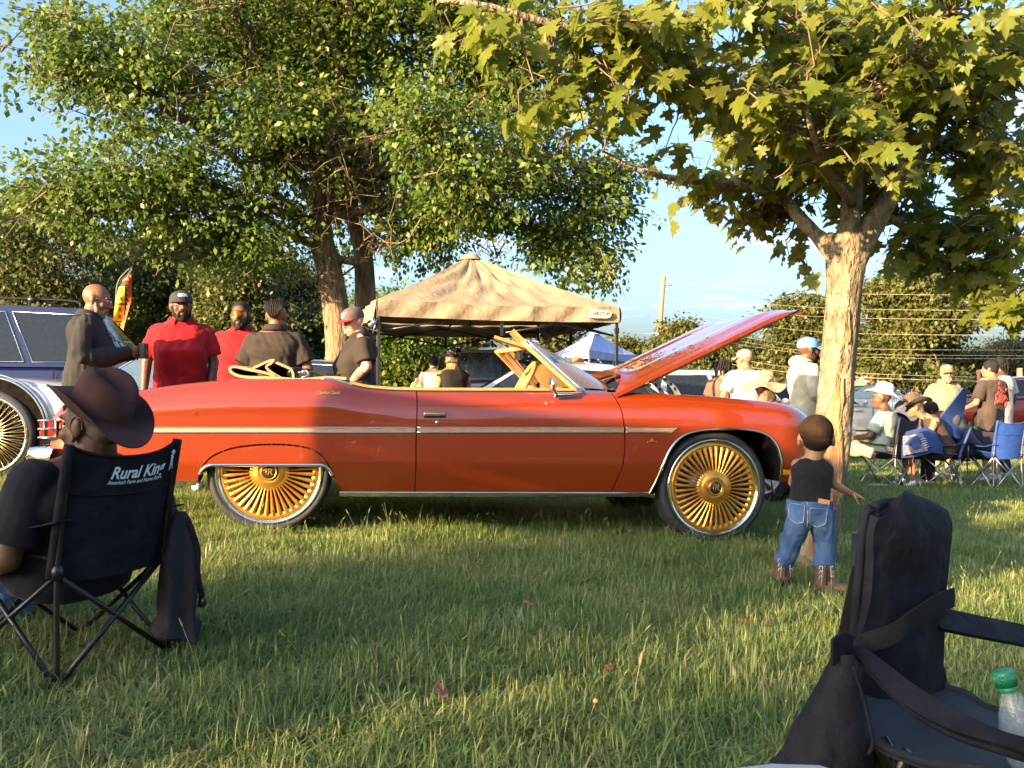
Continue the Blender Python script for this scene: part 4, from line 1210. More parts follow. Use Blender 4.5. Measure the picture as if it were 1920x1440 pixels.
    for l in ls:
        f = l / Lh
        vn = .07 + .02 * f; v = vn + (CW - 2 * vn) * hv
        # rear edge bows forward towards the middle, crown and two raised creases
        bow = .30 * np.sin(np.pi * hv) ** .7 * max(0, 1 - l / .75)
        e = np.minimum(hv, 1 - hv)
        crown = .012 * np.clip(e / .05, 0, 1) ** .6 + .018 * np.sin(np.pi * hv)
        crease = .016 * np.clip((e - .115) / .02, 0, 1) - .012 * np.clip((e - .27) / .05, 0, 1)
        tipd = -.05 * max(0, (f - .86) / .14) ** 2
        # trailing lip by the windscreen turns up
        lip = .06 * max(0, 1 - l / .22) ** 2 * np.sin(np.pi * hv) ** .5
        G.append(hoodpt(l + bow, crown + crease + tipd + lip + .012, v)); H.append(hoodpt(l + bow, crown * .3 + tipd + lip - .016, v))
    G, H = np.array(G), np.array(H)
    mb = MB(); mb.grid(G, flip=True)
    for A, B, fl in ((G[:, 0], H[:, 0], 0), (G[:, -1], H[:, -1], 1), (G[0], H[0], 1), (G[-1], H[-1], 0)):
        mb.grid(np.stack([A, B]), flip=bool(fl), smooth=False)
    hood = mb.build('hood', paint, T)
    mb = MB(); mb.grid(H)
    for v in (.35, .75, 1.2, 1.6): mb.tube([hoodpt(l, -.03, v) for l in np.linspace(.35, Lh - .1, 8)], .03, 6)
    mb.build('hood_underside', mk('hood_inner', (0.42, 0.05, 0.012), .4, .2, coat=.5), hood)
    mb = MB()
    for l in (.25, .75, 1.0, 1.28): mb.box(hoodpt(l, -.035, .10), (.06, .03, .02), rot)
    mb.tube([hoodpt(l, -.026, .085) for l in np.linspace(.12, Lh, 20)], .006, 5); mb.build('hood_edge_seal', blackm, hood)
    hinge_m = mk('hinge_steel', (.5, .5, .5), .4, .8)
    for v0 in (.16, .5, CW - .16):
        mb = MB()
        p = [csz(1233, 704, .16), csz(1252, 716, .16), csz(1264, 728, .16), csz(1275, 748, .16)]
        pts = spline([cpt(a, v0, b) for a, b in p], 14)
        mb.sheet(np.stack([pts - np.append(CU, 0) * .022, pts + np.append(CU, 0) * .022], 1), .006)
        if v0 < .6: mb.build('hood_hinge', hinge_m, T)
        mb = MB()
        for i in (3, 6, 9): mb.box(pts[i] - np.append(CN, 0) * .006, (.018, .006, .022), rot)
        if v0 < .6: mb.build('hinge_slot', blackm, T)
    mb = MB(); p = spline([cpt(*[csz(1198, 722, .3)[0], .3, csz(1198, 722, .3)[1]]), cpt(csz(1212, 728, .3)[0], .3, csz(1212, 728, .3)[1]), cpt(csz(1226, 743, .3)[0], .3, csz(1226, 743, .3)[1])], 10)
    mb.sheet(np.stack([p - np.append(CU, 0) * .018, p + np.append(CU, 0) * .018], 1), .006); mb.build('hood_hinge', hinge_m, T)
    # engine bay
    mb = MB(); cb = mb
    cbox2 = lambda s0, s1, v0, v1, z0, z1: mb.box(cpt((s0 + s1) / 2, (v0 + v1) / 2, (z0 + z1) / 2), (s1 - s0, v1 - v0, z1 - z0), rot)
    cbox2(sh0 + .35, S_FRONT - .3, .55, CW - .55, .6, .9); mb.lathe([(0, .1), (.17, .1), (.19, .06), (.19, 0)], cpt(sh0 + .75, CW / 2, .90), (0, 0, 1), 24)
    mb.build('engine', under_m, T)
    # ---------------- cabin
    mb = MB()
    s = np.linspace(csz(655, 722)[0], csz(1088, 735)[0], 60); zt = ctop(s); v = vsec(s, zt)
    for mir in (False, True):
        prof = [(.055, .012), (.06, .030), (.085, .040), (.13, .040), (.155, .02), (.16, -.2)]
        G = np.array([cpt(s, side(v + a, mir), zt + b) for a, b in prof]); mb.grid(G, flip=mir)
        for k in (0, -1): mb.add(G[:, k], [tuple(range(len(prof)))], 0, False)
    mb.build('door_top_pad', tan_m, T)
    mb = MB(); mb.tube(cpt(s, CW - (v + .06), zt + .052), .007, 6); mb.tube(cpt(s, v + .05, zt + .016), .006, 6); mb.build('window_seal', blackm, T)
    mb = MB(); sA, sB = csz(660, 730)[0], csz(1085, 735)[0]
    mb.box(cpt((sA + sB) / 2, CW / 2, .70), (sB - sA, CW - .4, .06), rot); mb.box(cpt(sA - .02, CW / 2, .86), (.1, CW - .4, .3), rot); mb.build('cabin_floor', tan_m, T)
    s_seat = csz(775, 728, .5)[0]
    for v0, w in ((.26, .70), (1.02, .70)):
        mb = MB()
        for k in range(2):
            mb.ell(cpt(s_seat - .06 + .10 * k, v0 + w / 2, .995 + .0 * k), (.10, w / 2, .085), rot, 20, 12)
        mb.ell(cpt(s_seat + .02, v0 + w / 2, .85), (.13, w / 2, .2), rot, 20, 12); mb.box(cpt(s_seat + .32, v0 + w / 2, .78), (.5, w, .14), rot)
        mb.build('seat', tan_m, T)
    mb = MB(); sd = csz(1060, 730, .6)[0]
    G = [cpt(np.full(12, sd + a), np.linspace(.22, CW - .22, 12), np.full(12, b)) for a, b in ((-.22, .78), (-.25, .95), (-.20, 1.04), (-.10, 1.075), (.05, 1.07), (.35, 1.045), (.5, 1.03))]
    mb.grid(np.array(G), flip=True); dash = mb.build('dashboard', tan_m, T)
    mb = MB()
    for dv in (.35, .5, .65): mb.lathe([(0, .012), (.045, .012), (.05, 0)], cpt(sd - .245, dv, 1.0), -np.append(CU, 0), 20)
    mb.build('gauge', gold, dash)
    # steering wheel
    ps, pz = csz(982, 718, .62); c = cpt(ps, .62, pz + .005); axs = np.append(-CU * .86, .5)
    x, y, d = frame(axs); a = np.linspace(0, 2 * np.pi, 40, endpoint=False)
    mb = MB(); mb.tube(c + .165 * (np.outer(np.cos(a), x) + np.outer(np.sin(a), y)), .019, 10, closed=True)
    for t in (0.5, 2.6, 4.7): mb.bar(c, c + .16 * (math.cos(t) * x + math.sin(t) * y), .016, 8)
    mb.ell(c, (.05, .05, .03), np.column_stack([x, y, d])); mb.bar(c, c - d * .3 - np.array([0, 0, .05]), .025, 8); sw = mb.build('steering_wheel', tan_m, T)
    # windscreen
    bN, tN = csz(1098, 735, .16), csz(991, 640, .30)
    u = np.linspace(0, 1, 26); bow = np.sin(np.pi * u) ** .75
    base = cpt(bN[0] + .47 * bow, .16 + (CW - .32) * u, np.full(26, bN[1] - .005)); topc = cpt(tN[0] + .17 * bow, .30 + (CW - .60) * u, tN[1] + .012 * np.sin(np.pi * u))
    G = np.array([base * (1 - t) + topc * t for t in np.linspace(0, 1, 12)])
    mb = MB(); mb.grid(G); wg = mb.build('windscreen', glass_m, T)
    mb = MB(); mb.tube(topc, .017, 8); mb.tube(base + np.array([0, 0, .004]), .010, 8)
    for e in (0, -1):
        sgn = 1 if e == 0 else -1
        mb.tube([G[i][e] for i in range(12)], .013, 8)
        off = np.append(-CU * .03, 0); mb.tube([G[i][e] + off + np.append(CN, 0) * .006 * sgn for i in range(12)], .009, 8)
    mb.build('windscreen_frame', chrome, wg)
    mb = MB()
    for e, sgn in ((0, 1), (-1, -1)):
        L = np.array([G[i][e] + np.append(-CU * .052 + CN * .012 * sgn, 0) for i in range(12)])
        mb.tube(L, .011, 8, flat=1.3)
    mb.tube(topc + np.append(-CU * .03, -.006), .020, 8); mb.build('pillar_trim', tan_m, T)
    # inner quarter window channel on the far side, sun visors, mirror
    def plate(pts, t, nm, mat):
        A = np.array(pts, float); mb = MB(); mb.sheet(A.reshape(2, 2, 3), t); return mb.build(nm, mat, T, bevel=.006, recalc=True)
    def q(px, py, v): a, b = csz(px, py, v); return cpt(a, v, b)
    plate([q(984, 652, .42), q(926, 634, .42), q(984, 657, .88), q(928, 638, .88)], .022, 'sun_visor', tan_m)
    plate([q(988, 648, 1.1), q(960, 620, 1.1), q(982, 655, 1.55), q(955, 626, 1.55)], .022, 'sun_visor', tan_m)
    mb = MB(); mb.bar(q(985, 654, CW / 2), q(975, 668, CW / 2), .008); mb.box(q(972, 668, CW / 2), (.03, .22, .055), rot); mb.build('rear_view_mirror', blackm, T, bevel=.005)
    # door mirror
    mb = MB(); a, b = csz(1056, 741, .03)
    mb.cap(cpt(a - .05, .04, b), cpt(a + .06, .03, b + .004), .014, .008, flat=1.6); mb.cap(cpt(a - .045, .035, b + .005), cpt(a - .075, .0, b + .05), .011, .012)
    mb.ell(cpt(a - .085, -.01, b + .075), (.022, .050, .052), rot, 16, 10); mb.build('door_mirror', chrome, T)
    # wiper arms
    mb = MB(); mb.bar(base[4] + np.array([0, -.01, .02]), base[9] * .75 + topc[9] * .25 + np.array([0, -.02, 0]), .005, 5); mb.build('wiper', blackm, T)
    # folded top
    def ribbon(px, v0, v1, t, nm, mat, k=40, wav=.006):
        c = spline(np.array([csz(x, y, v0) for x, y in px]), k); vs = np.linspace(v0, v1, 14)
        G = np.array([[cpt(s + wav * math.sin(v * 9 + s * 20), v, z + wav * math.sin(v * 7 + s * 15)) for s, z in c] for v in vs])
        mb = MB(); mb.sheet(G, t); return mb.build(nm, mat, T)
    v0, v1 = .20, CW - .2
    ribbon([(650, 713), (600, 711), (540, 713), (490, 711), (450, 706), (431, 699), (427, 691), (432, 685), (446, 684), (470, 690), (500, 699), (515, 706)], v0, v1, .018, 'soft_top', tancloth, 60)
    ribbon([(474, 688), (492, 680), (506, 675), (514, 676), (508, 684), (500, 690), (512, 700), (528, 708)], v0 + .02, v1 - .02, .016, 'soft_top', tancloth, 50)
    ribbon([(506, 676), (530, 683), (548, 690), (553, 700), (553, 713)], v0 + .03, v1 - .03, .016, 'soft_top', tancloth, 40)
    ribbon([(452, 722), (428, 720), (432, 712), (470, 711), (560, 714), (640, 717)], v0 - .05, v1 + .05, .012, 'boot_cover', tancloth, 50, .003)
    mb = MB(); r = np.random.default_rng(3)
    for k in range(9):
        x = 560 + 7 * k; pts = [q(x - 18, 702 - k * .2 + r.uniform(-3, 3), v0 + .05 + .1 * k), q(x, 694 + k * 1.6 + r.uniform(-3, 3), v0 + .1 + .12 * k), q(x + 22, 706 + r.uniform(-2, 3), v0 + .15 + .12 * k)]
        mb.tube(spline(pts, 8), .012 + .012 * r.uniform(), 7)
    mb.box(q(585, 704, .6), (.22, .7, .05), rot); mb.build('top_frame', blackm, T)
    mb = MB(); mb.tube(spline([q(560, 699, v0), q(572, 694, v0 + .02), q(578, 702, v0), q(566, 708, v0)], 14), .006, 6); mb.ell(q(569, 697, v0 - .02), (.014, .014, .014)); mb.build('top_latch', chrome, T)
    # small red tow strap under the nose
    mb = MB(); mb.tube(spline([q(1446, 900, .2), q(1448, 915, .2), q(1452, 925, .2)], 8), .008, 6); mb.build('tow_strap', red_lens, T)
    return T
CAR = build_convertible()
# ------------------------------------------------------------------ people
def cloth(name, col, hue=None, bump=.35, rough=.85, sheen=.04):
    return mk('cloth_' + name, col, rough, var=.10, scale=9, bump=bump, bscale=260, bdist=.002, hue=hue, sheen=sheen, spec=.2)
def skinmat(name, col):
    return mk('skin_' + name, col, 0.5, var=.10, scale=14, bump=.15, bscale=140, bdist=.002, spec=.4)
skin_dark = skinmat('dark', (0.105, 0.050, 0.028)); skin_mid = skinmat('brown', (0.17, 0.08, 0.042)); skin_tan = skinmat('tan', (0.30, 0.145, 0.075)); skin_pale = skinmat('pale', (0.52, 0.28, 0.19))
hair_m = mk('black_hair', (0.012, 0.010, 0.009), .8, var=.4, scale=120, bump=1.0, bscale=420, bdist=.004, spec=.3)
beard_m = mk('black_beard', (0.014, 0.011, 0.010), .85, var=.4, scale=90, bump=1.0, bscale=300, bdist=.004, spec=.2)
greybeard_m = mk('grey_beard', (0.09, 0.08, 0.07), .85, scale=60, bump=1.0, bscale=300, bdist=.004, hue=(.30, .27, .24))
denim_m = mk('denim', (0.030, 0.066, 0.15), .85, scale=9, bump=.5, bscale=300, bdist=.002, hue=(0.085, 0.145, 0.27), spec=.15)
khaki_m = cloth('khaki', (0.40, 0.31, 0.19)); dark_m = cloth('charcoal', (0.022, 0.021, 0.022))
white_m = cloth('white', (0.40, 0.40, 0.40)); shoe_m = mk('white_shoe', (.65, .64, .62), .6); boot_m = mk('boot_leather', (0.17, 0.095, 0.05), .6, var=.2, scale=30, bump=.3)

def hmat(C, fwd, up):
    y = unit(fwd); u = np.asarray(up, float); x = unit(np.cross(y, u)); z = np.cross(x, y)
    return np.column_stack([x, y, z]), np.asarray(C, float)

def head_prims(mb, H, s, child=False):
    Rm, C = H
    def e(c, r, n=14, m=10): mb.ell(C + Rm @ (np.array(c) * s), np.array(r) * s, Rm, n, m)
    def cp(a, b, r1, r2): mb.cap(C + Rm @ (np.array(a) * s), C + Rm @ (np.array(b) * s), r1 * s, r2 * s, 10, 4)
    if child:
        e((0, -.012, .024), (.086, .102, .092), 20, 14); e((0, .028, -.035), (.066, .064, .07)); e((0, .05, -.08), (.03, .03, .025))
    else:
        e((0, -.014, .03), (.076, .098, .088), 20, 14); e((0, .025, -.03), (.062, .068, .086)); e((0, .036, -.085), (.047, .048, .034)); e((0, .072, -.102), (.021, .017, .016))
    cp((0, .084, .016), (0, .110, -.026), .009, .0145)
    for q in (-1, 1):
        e((q * .012, .099, -.030), (.010, .010, .008)); e((q * .029, .078, .031), (.027, .013, .010)); e((q * .041, .058, -.024), (.025, .026, .024))
        e((q * (.088 if child else .079), -.010, -.016 if child else -.002), (.011, .020, .031)); e((q * .083, -.018, .012), (.008, .012, .020)); e((q * .076, -.004, -.033), (.008, .010, .012))
    e((0, .092, -.063), (.024, .010, .0065)); e((0, .089, -.077), (.021, .010, .007))

def hand_prims(mb, Wp, d, nrm, s, thumb=1, curl=.5, spread=.12):
    d = unit(d); w = unit(np.cross(d, nrm)); nrm = np.cross(w, d)
    Rm = np.column_stack([w, d, nrm])
    mb.ell(Wp + d * .045 * s, np.array([.042, .055, .017]) * s, Rm, 12, 8)
    mb.cap(Wp - d * .02 * s, Wp + d * .03 * s, .026 * s, .028 * s, 10, 3, flat=.75, up=w)
    L = [.078, .088, .083, .066]
    for i in range(4):
        o = (i - 1.5) * .021 * s * thumb * -1
        p = Wp + d * (.088 - .006 * abs(i - 1.3)) * s + w * o
        a = spread * (1.5 - i) * thumb
        dd = unit(d + w * a); c = curl * .55; rad = .0088 * s
        for k, f in enumerate((.45, .32, .23)):
            q = p + dd * L[i] * f * s
            mb.cap(p, q, rad, rad * .92, 8, 3); p = q; rad *= .92
            dd = unit(dd * math.cos(c + .25 * curl) + nrm * math.sin(c + .25 * curl))
    p = Wp + d * .028 * s + w * thumb * .030 * s
    dd = unit(d * .62 + w * thumb * .65 + nrm * .35 * (1 + curl))
    for f, r_ in ((.040, .0115), (.030, .0105), (.022, .009)):
        q = p + dd * f * s; mb.cap(p, q, r_ * s, r_ * s * .93, 8, 3); p = q; dd = unit(dd + d * .35 + nrm * .25 * curl)

def std_joints(h, arms=None, legs=None, lean=0.0, bend=0.0):
    """upright figure facing +Y, x to its right; offsets may override joints"""
    k = h / 1.8
    J = dict(hip=(0, 0, .96), neck=(0, -.02 + lean, 1.50), head=(0, .025 + lean * 1.25, 1.628), sh_r=(.195, -.02 + lean, 1.405), sh_l=(-.195, -.02 + lean, 1.405),
             el_r=(.25, -.05 + lean, 1.17), el_l=(-.25, -.05 + lean, 1.17), wr_r=(.27, .04 + lean, .92), wr_l=(-.27, .04 + lean, .92),
             kn_r=(.11, .02, .52), kn_l=(-.11, .02, .52), an_r=(.12, -.02, .09), an_l=(-.12, -.02, .09), hp_r=(.095, 0, .93), hp_l=(-.095, 0, .93))
    J = {a: np.array(b, float) * k for a, b in J.items()}
    for dct in (arms, legs):
        if dct:
            for a, b in dct.items(): J[a] = np.array(b, float)
    return J

TORSO = [(-.30, .172, .125, .0), (-.10, .178, .130, .0), (.08, .178, .130, .0), (.28, .170, .122, .2), (.48, .172, .124, .35), (.66, .186, .128, .12), (.77, .196, .120, .0), (.84, .186, .108, .0), (.90, .158, .094, .0), (.955, .112, .080, 0), (1.03, .064, .062, 0)]

def torso_loft(mb, J, k, bulk=1.0, belly=0.0, infl=0.0, lo=-.30, hi=1.03, chest=1.0):
    hip, neck = J['hip'], J['neck']
    xs = unit(J['sh_r'] - J['sh_l']); xh = unit(J['hp_r'] - J['hp_l']); up = unit(neck - hip)
    midb = J.get('spine')
    tt = [t for t, *_ in TORSO if lo < t < hi]; tt = sorted(set([lo, hi] + tt))
    T = np.array(TORSO); rings = []
    a = np.linspace(0, 2 * np.pi, 28, endpoint=False)
    def ctr(t):
        if midb is None: return hip + (neck - hip) * t
        return (1 - t) ** 2 * hip + 2 * t * (1 - t) * midb + t * t * neck if t > 0 else hip + (midb - hip) * 2 * t
    for t in tt:
        hw, hd, yo = (np.interp(t, T[:, 0], T[:, i]) for i in (1, 2, 3))
        up = unit(ctr(t + .02) - ctr(t - .02))
        x = unit(xh * (1 - np.clip(t, 0, 1)) + xs * np.clip(t, 0, 1)); x = unit(x - up * np.dot(x, up)); f = np.cross(up, x)
        b = bulk * (1 if t < .75 else 1 - .35 * (1 - 1 / bulk) * (t - .75) / .3)
        W = hw * k * b + infl; D = hd * k * b * (1 + .55 * belly * yo) + infl
        if t > .6: W *= chest if t < .92 else 1
        c = ctr(t) + f * (yo * belly * .16 * k - .01 * k * (t > .6))
        e = .82   # squarish ellipse
        ca, sa = np.cos(a), np.sin(a)
        rings.append(c + np.outer(np.sign(ca) * np.abs(ca) ** e * W, x) + np.outer(np.sign(sa) * np.abs(sa) ** e * D, f))
    V = np.concatenate(rings); n = len(a); m = len(rings)
    Fs = [(i * n + j, i * n + (j + 1) % n, (i + 1) * n + (j + 1) % n, (i + 1) * n + j) for i in range(m - 1) for j in range(n)]
    Fs += [tuple(range(n - 1, -1, -1)), tuple(range((m - 1) * n, m * n))]
    mb.add(V, Fs)

def limbtube(mb, pts, rr, n=16):
    """closed tube with flat ends through joints, softened at the joint"""
    p = spline(pts, 4 * len(pts)); q = np.interp(np.linspace(0, 1, len(p)), np.linspace(0, 1, len(rr)), rr)
    mb.tube(p, q, n)

def person(label, loc, yaw, h=1.8, skin=skin_dark, J=None, head_yaw=0.0, head_pitch=0.0, head_roll=0.0, bulk=1.0, belly=0.0, shirt=None, sleeve='short', hem=-.30,
           pants=None, short=False, shoes=shoe_m, hair=None, beard=None, voxel=.010, hands=True, curl=.6, child=False, group=None, hd_scale=1.0, palm=None, collar=False,
           wrinkle=.004, chest=1.0, hands_dir=None, seed=0, legs=True, eyes=True, arm_r=1.0, neck_r=1.0):
    k = h / 1.8
    t = thing('person', label, 'person', loc, group)
    J = std_joints(h) if J is None else J
    c, s_ = math.cos(R(yaw)), math.sin(R(yaw)); Rz = np.array([[c, -s_, 0], [s_, c, 0], [0, 0, 1]]); L = np.array(loc, float)
    J = {a: L + Rz @ np.asarray(b, float) for a, b in J.items()}
    fw = Rz @ np.array([-math.sin(R(head_yaw)) * math.cos(R(head_pitch)), math.cos(R(head_yaw)) * math.cos(R(head_pitch)), math.sin(R(head_pitch))])
    up = np.array([0, 0, 1.0]) + Rz @ np.array([math.sin(R(head_roll)), 0, 0])
    hs = k * hd_scale
    H = hmat(J['head'], fw, up)
    mb = MB()
    head_prims(mb, H, hs, child)
    nk = J['neck']; mb.cap(nk - np.array([0, 0, .04 * k]), J['head'] - H[0] @ np.array([0, .012, .05]) * hs, .068 * k * neck_r * (1 + .3 * (bulk - 1)), .062 * k * neck_r, 14)
    torso_loft(mb, J, k, bulk * .95, belly, -.012, -.12, 1.0, chest)
    for sd in 'rl': mb.cap(nk + (J['head'] - nk) * .12, nk * .3 + J['sh_' + sd] * .7 + np.array([0, 0, .012 * k]), .050 * k, .040 * k)
    ab = arm_r * (1 + .45 * (bulk - 1))
    for sd, th in (('r', -1), ('l', 1)):
        sh, el, wr = J['sh_' + sd], J['el_' + sd], J['wr_' + sd]
        mb.cap(sh, el, .052 * k * ab, .042 * k * ab, 14); mb.cap(el, wr, .044 * k * ab, .028 * k * ab, 14)
        mb.ell(sh, (.062 * k * ab,) * 3)
        d = unit(wr - el); pn = J.get('palm_' + sd); hdv = J.get('hand_' + sd)
        pn = (pn - L) if pn is not None else -Rz @ np.array([.9 * (1 if sd == 'r' else -1), -.25, 0])
        hdv = (hdv - L) if hdv is not None else d
        if hands: hand_prims(mb, wr, hdv, pn, k * (1.0 if not child else 1.12), th * (1 if True else 1), curl)
        else: mb.ell(wr + d * .06 * k, (.035 * k, .035 * k, .06 * k))
    if legs:
        for sd in ('r', 'l'):
            hp, kn, an = J['hp_' + sd], J['kn_' + sd], J['an_' + sd]
            mb.cap(hp, kn, .080 * k, .052 * k, 14); mb.cap(kn, an, .054 * k, .036 * k, 14)
    link('body', fuse(mb, voxel, 5, org=ORG[t]), skin, t)
    # clothes
    if shirt is not None:
        mb = MB(); torso_loft(mb, J, k, bulk, belly, .012 * k, hem, .965, chest)
        for sd in ('r', 'l'):
            sh, el, wr = J['sh_' + sd], J['el_' + sd], J['wr_' + sd]
            inn = nk * .30 + sh * .70 - np.array([0, 0, .02 * k])
            mb.cap(nk - np.array([0, 0, .045 * k]), sh - np.array([0, 0, .016 * k]), .052 * k, .064 * k * ab, 14)
            if sleeve == 'short':
                e = sh + (el - sh) * .80; limbtube(mb, [inn, sh, sh * .5 + e * .5, e], [.055 * k * ab, .070 * k * ab, .080 * k * ab, .084 * k * ab])
            elif sleeve == 'long':
                e = wr + (el - wr) * .06; limbtube(mb, [inn, sh, el, e], [.055 * k * ab, .072 * k * ab, .066 * k * ab, .046 * k * ab])
                mb.cap(el, e, .060 * k * ab, .042 * k * ab)
        o = link('shirt', fuse(mb, voxel * 1.1, 4, wrinkle * .62, 30.0 / k, seed, org=ORG[t]), shirt, t)
        if collar:
            m2 = MB(); Rm, _ = H; a = np.linspace(.42, 2 * np.pi - .42, 26); nb = 1 + .45 * (bulk - 1) + .12 * (neck_r > 1.1); f = Rz @ np.array([0, 1., 0]); x = Rz @ np.array([1., 0, 0])
            G = [nk + np.outer(np.sin(a) * r_ * k * nb, x) + np.outer(np.cos(a) * r_ * k * nb, f) + np.array([0, 0, z_ * k]) - np.outer((np.clip(np.cos(a), -.3, 1) + .3) * .028 * k, [0, 0, 1]) for r_, z_ in ((.074, .050), (.082, .046), (.106, -.002), (.102, -.006))]
            m2.grid(np.array(G)); m2.build('collar', shirt, o)
    if pants is not None and legs:
        mb = MB(); torso_loft(mb, J, k, bulk * .97, belly * .3, .004, -.12, .14)
        for sd in ('r', 'l'):
            hp, kn, an = J['hp_' + sd], J['kn_' + sd], J['an_' + sd]
            b2 = 1 + .5 * (bulk - 1)
            if short: limbtube(mb, [hp, hp * .5 + kn * .5, kn], [.10 * k * b2, .10 * k * b2, .088 * k * b2])
            else:
                mb.cap(hp, kn, .098 * k * b2, .072 * k * b2, 16); mb.cap(kn, an + (kn - an) * .06, .072 * k * b2, .062 * k, 16)
        link('trousers', fuse(mb, voxel * 1.1, 4, wrinkle * .6, 36.0 / k, seed + 3, org=ORG[t]), pants, t)
    if shoes is not None and legs:
        for sd in ('r', 'l'):
            an = J['an_' + sd]; td = J.get('toe_' + sd)
            td = unit((td - L) if td is not None else Rz @ np.array([.12 * (1 if sd == 'r' else -1), 1, 0]))
            mb = MB(); b = an - np.array([0, 0, .055 * k]); w = np.cross(td, [0, 0, 1.]); Rm = np.column_stack([w, td, [0, 0, 1.]])
            mb.ell(b + td * .13 * k, np.array([.048, .085, .036]) * k, Rm); mb.ell(b + td * .02 * k, np.array([.042, .075, .050]) * k, Rm); mb.cap(an, an - np.array([0, 0, .04 * k]), .045 * k, .04 * k)
            mb.box(b + td * .075 * k - np.array([0, 0, .026 * k]), np.array([.082, .25, .014]) * k, Rm)
            link('shoe', fuse(mb, max(voxel, .007), 3, org=ORG[t]), shoes, t)
    def hp(c): return H[1] + H[0] @ (np.array(c, float) * hs)
    def ell(mb, c, r): mb.ell(hp(c), np.array(r) * hs, H[0], 18, 12)
    if hair in ('buzz', 'short'):
        mb = MB(); g = .004 if hair == 'buzz' else .014
        if child: ell(mb, (0, -.020, .034), (.086 + g, .099 + g, .088 + g)); ell(mb, (0, -.05, -.018), (.070 + g, .060 + g, .055))
        else: ell(mb, (0, -.022, .040), (.076 + g, .095 + g, .084 + g)); ell(mb, (0, -.05, -.005), (.066 + g, .058 + g, .05))
        link('hair', fuse(mb, voxel * .7, 2, org=ORG[t]), hair_m if not child else mk('child_hair', (.016, .010, .007), .95, scale=12, hue=(.040, .023, .013), bump=1.0, bscale=500, bdist=.004, spec=.1), t)
    if hair == 'braids':
        mb = MB(); ell(mb, (0, -.022, .038), (.077, .096, .086)); link('hair', fuse(mb, voxel * .7, 2, org=ORG[t]), skin, t, label='scalp between the braids')
        mb = MB()
        for i in range(13):
            a0 = (i - 6) / 6 * 1.35
            pts = []
            for u in np.linspace(-.15, 1, 14):
                th = .3 + u * 3.75     # from brow over the crown to the nape
                x = math.sin(a0) * (.080 * math.sin(min(th, 2.6)) + .01) * (1 - .45 * max(0, u - .55)); y = .098 * math.cos(th) * 1.02 - .022; z = .040 + .090 * math.sin(th) * math.cos(a0 * .82)
                x += math.sin(a0) * .022 * (1 if u > .4 else 0) * math.sin(math.pi * min(1, (u - .4) / .6))
                pts.append(hp((x * 1.03, y, z)))
            mb.tube(pts, .0062 * hs, 6)
        mb.build('braids', hair_m, t)
    if hair == 'locs':
        mb = MB(); r = np.random.default_rng(seed); ell(mb, (0, -.025, .045), (.084, .10, .088)); link('hair', fuse(mb, voxel * .8, 2, org=ORG[t]), hair_m, t)
        mb = MB()
        for i in range(46):
            a0 = r.uniform(.6, 5.7); q = hp((.085 * math.sin(a0), .095 * math.cos(a0) - .025, .06 + r.uniform(-.02, .05))); e = q - H[0] @ np.array([0, .02, r.uniform(.09, .17)]) * hs + r.normal(0, .012, 3)
            mb.tube([q, (q + e) / 2 + H[0] @ np.array([math.sin(a0), math.cos(a0), 0]) * .018, e], .008 * hs, 5)
        mb.build('locs', hair_m, t)
    if hair == 'long':
        mb = MB(); r = np.random.default_rng(seed); ell(mb, (0, -.025, .04), (.086, .104, .09)); ell(mb, (0, -.07, -.06), (.07, .045, .12)); ell(mb, (.0, -.085, -.17), (.085, .04, .12))
        link('hair', fuse(mb, voxel * .8, 2, .006, 40, seed, org=ORG[t]), hair_m if skin is not skin_tan else mk('brown_hair', (.07, .045, .025), .6, var=.3, scale=60, stretch=(6, 6, .6)), t)
    if beard is not None:
        mb = MB(); ell(mb, (0, .038, -.090), (.054, .052, .036)); ell(mb, (0, .072, -.108), (.028, .022, .020))
        for q in (-1, 1): mb.cap(hp((q * .064, .008, -.01)), hp((q * .052, .036, -.075)), .014 * hs, .020 * hs); mb.cap(hp((q * .026, .086, -.054)), hp((q * .034, .076, -.085)), .008 * hs, .012 * hs)
        mb.cap(hp((-.022, .094, -.052)), hp((.022, .094, -.052)), .0075 * hs)
        link('beard', fuse(mb, voxel * .7, 2, org=ORG[t]), beard, t)
    if eyes and not child:
        for q in (-1, 1):
            mb = MB(); mb.ell(hp((q * .030, .076, .010)), np.array([.013, .010, .0055]) * hs, H[0]); mb.build('eye', mk('eye', (.10, .085, .075), .2), t)
            mb = MB(); mb.cap(hp((q * .014, .093, .028)), hp((q * .044, .082, .031)), .0045 * hs, .003 * hs); mb.build('eyebrow', hair_m, t)
    return t, J, H, hs

def hatframe(H, hs):
    return lambda c: H[1] + H[0] @ (np.array(c, float) * hs)

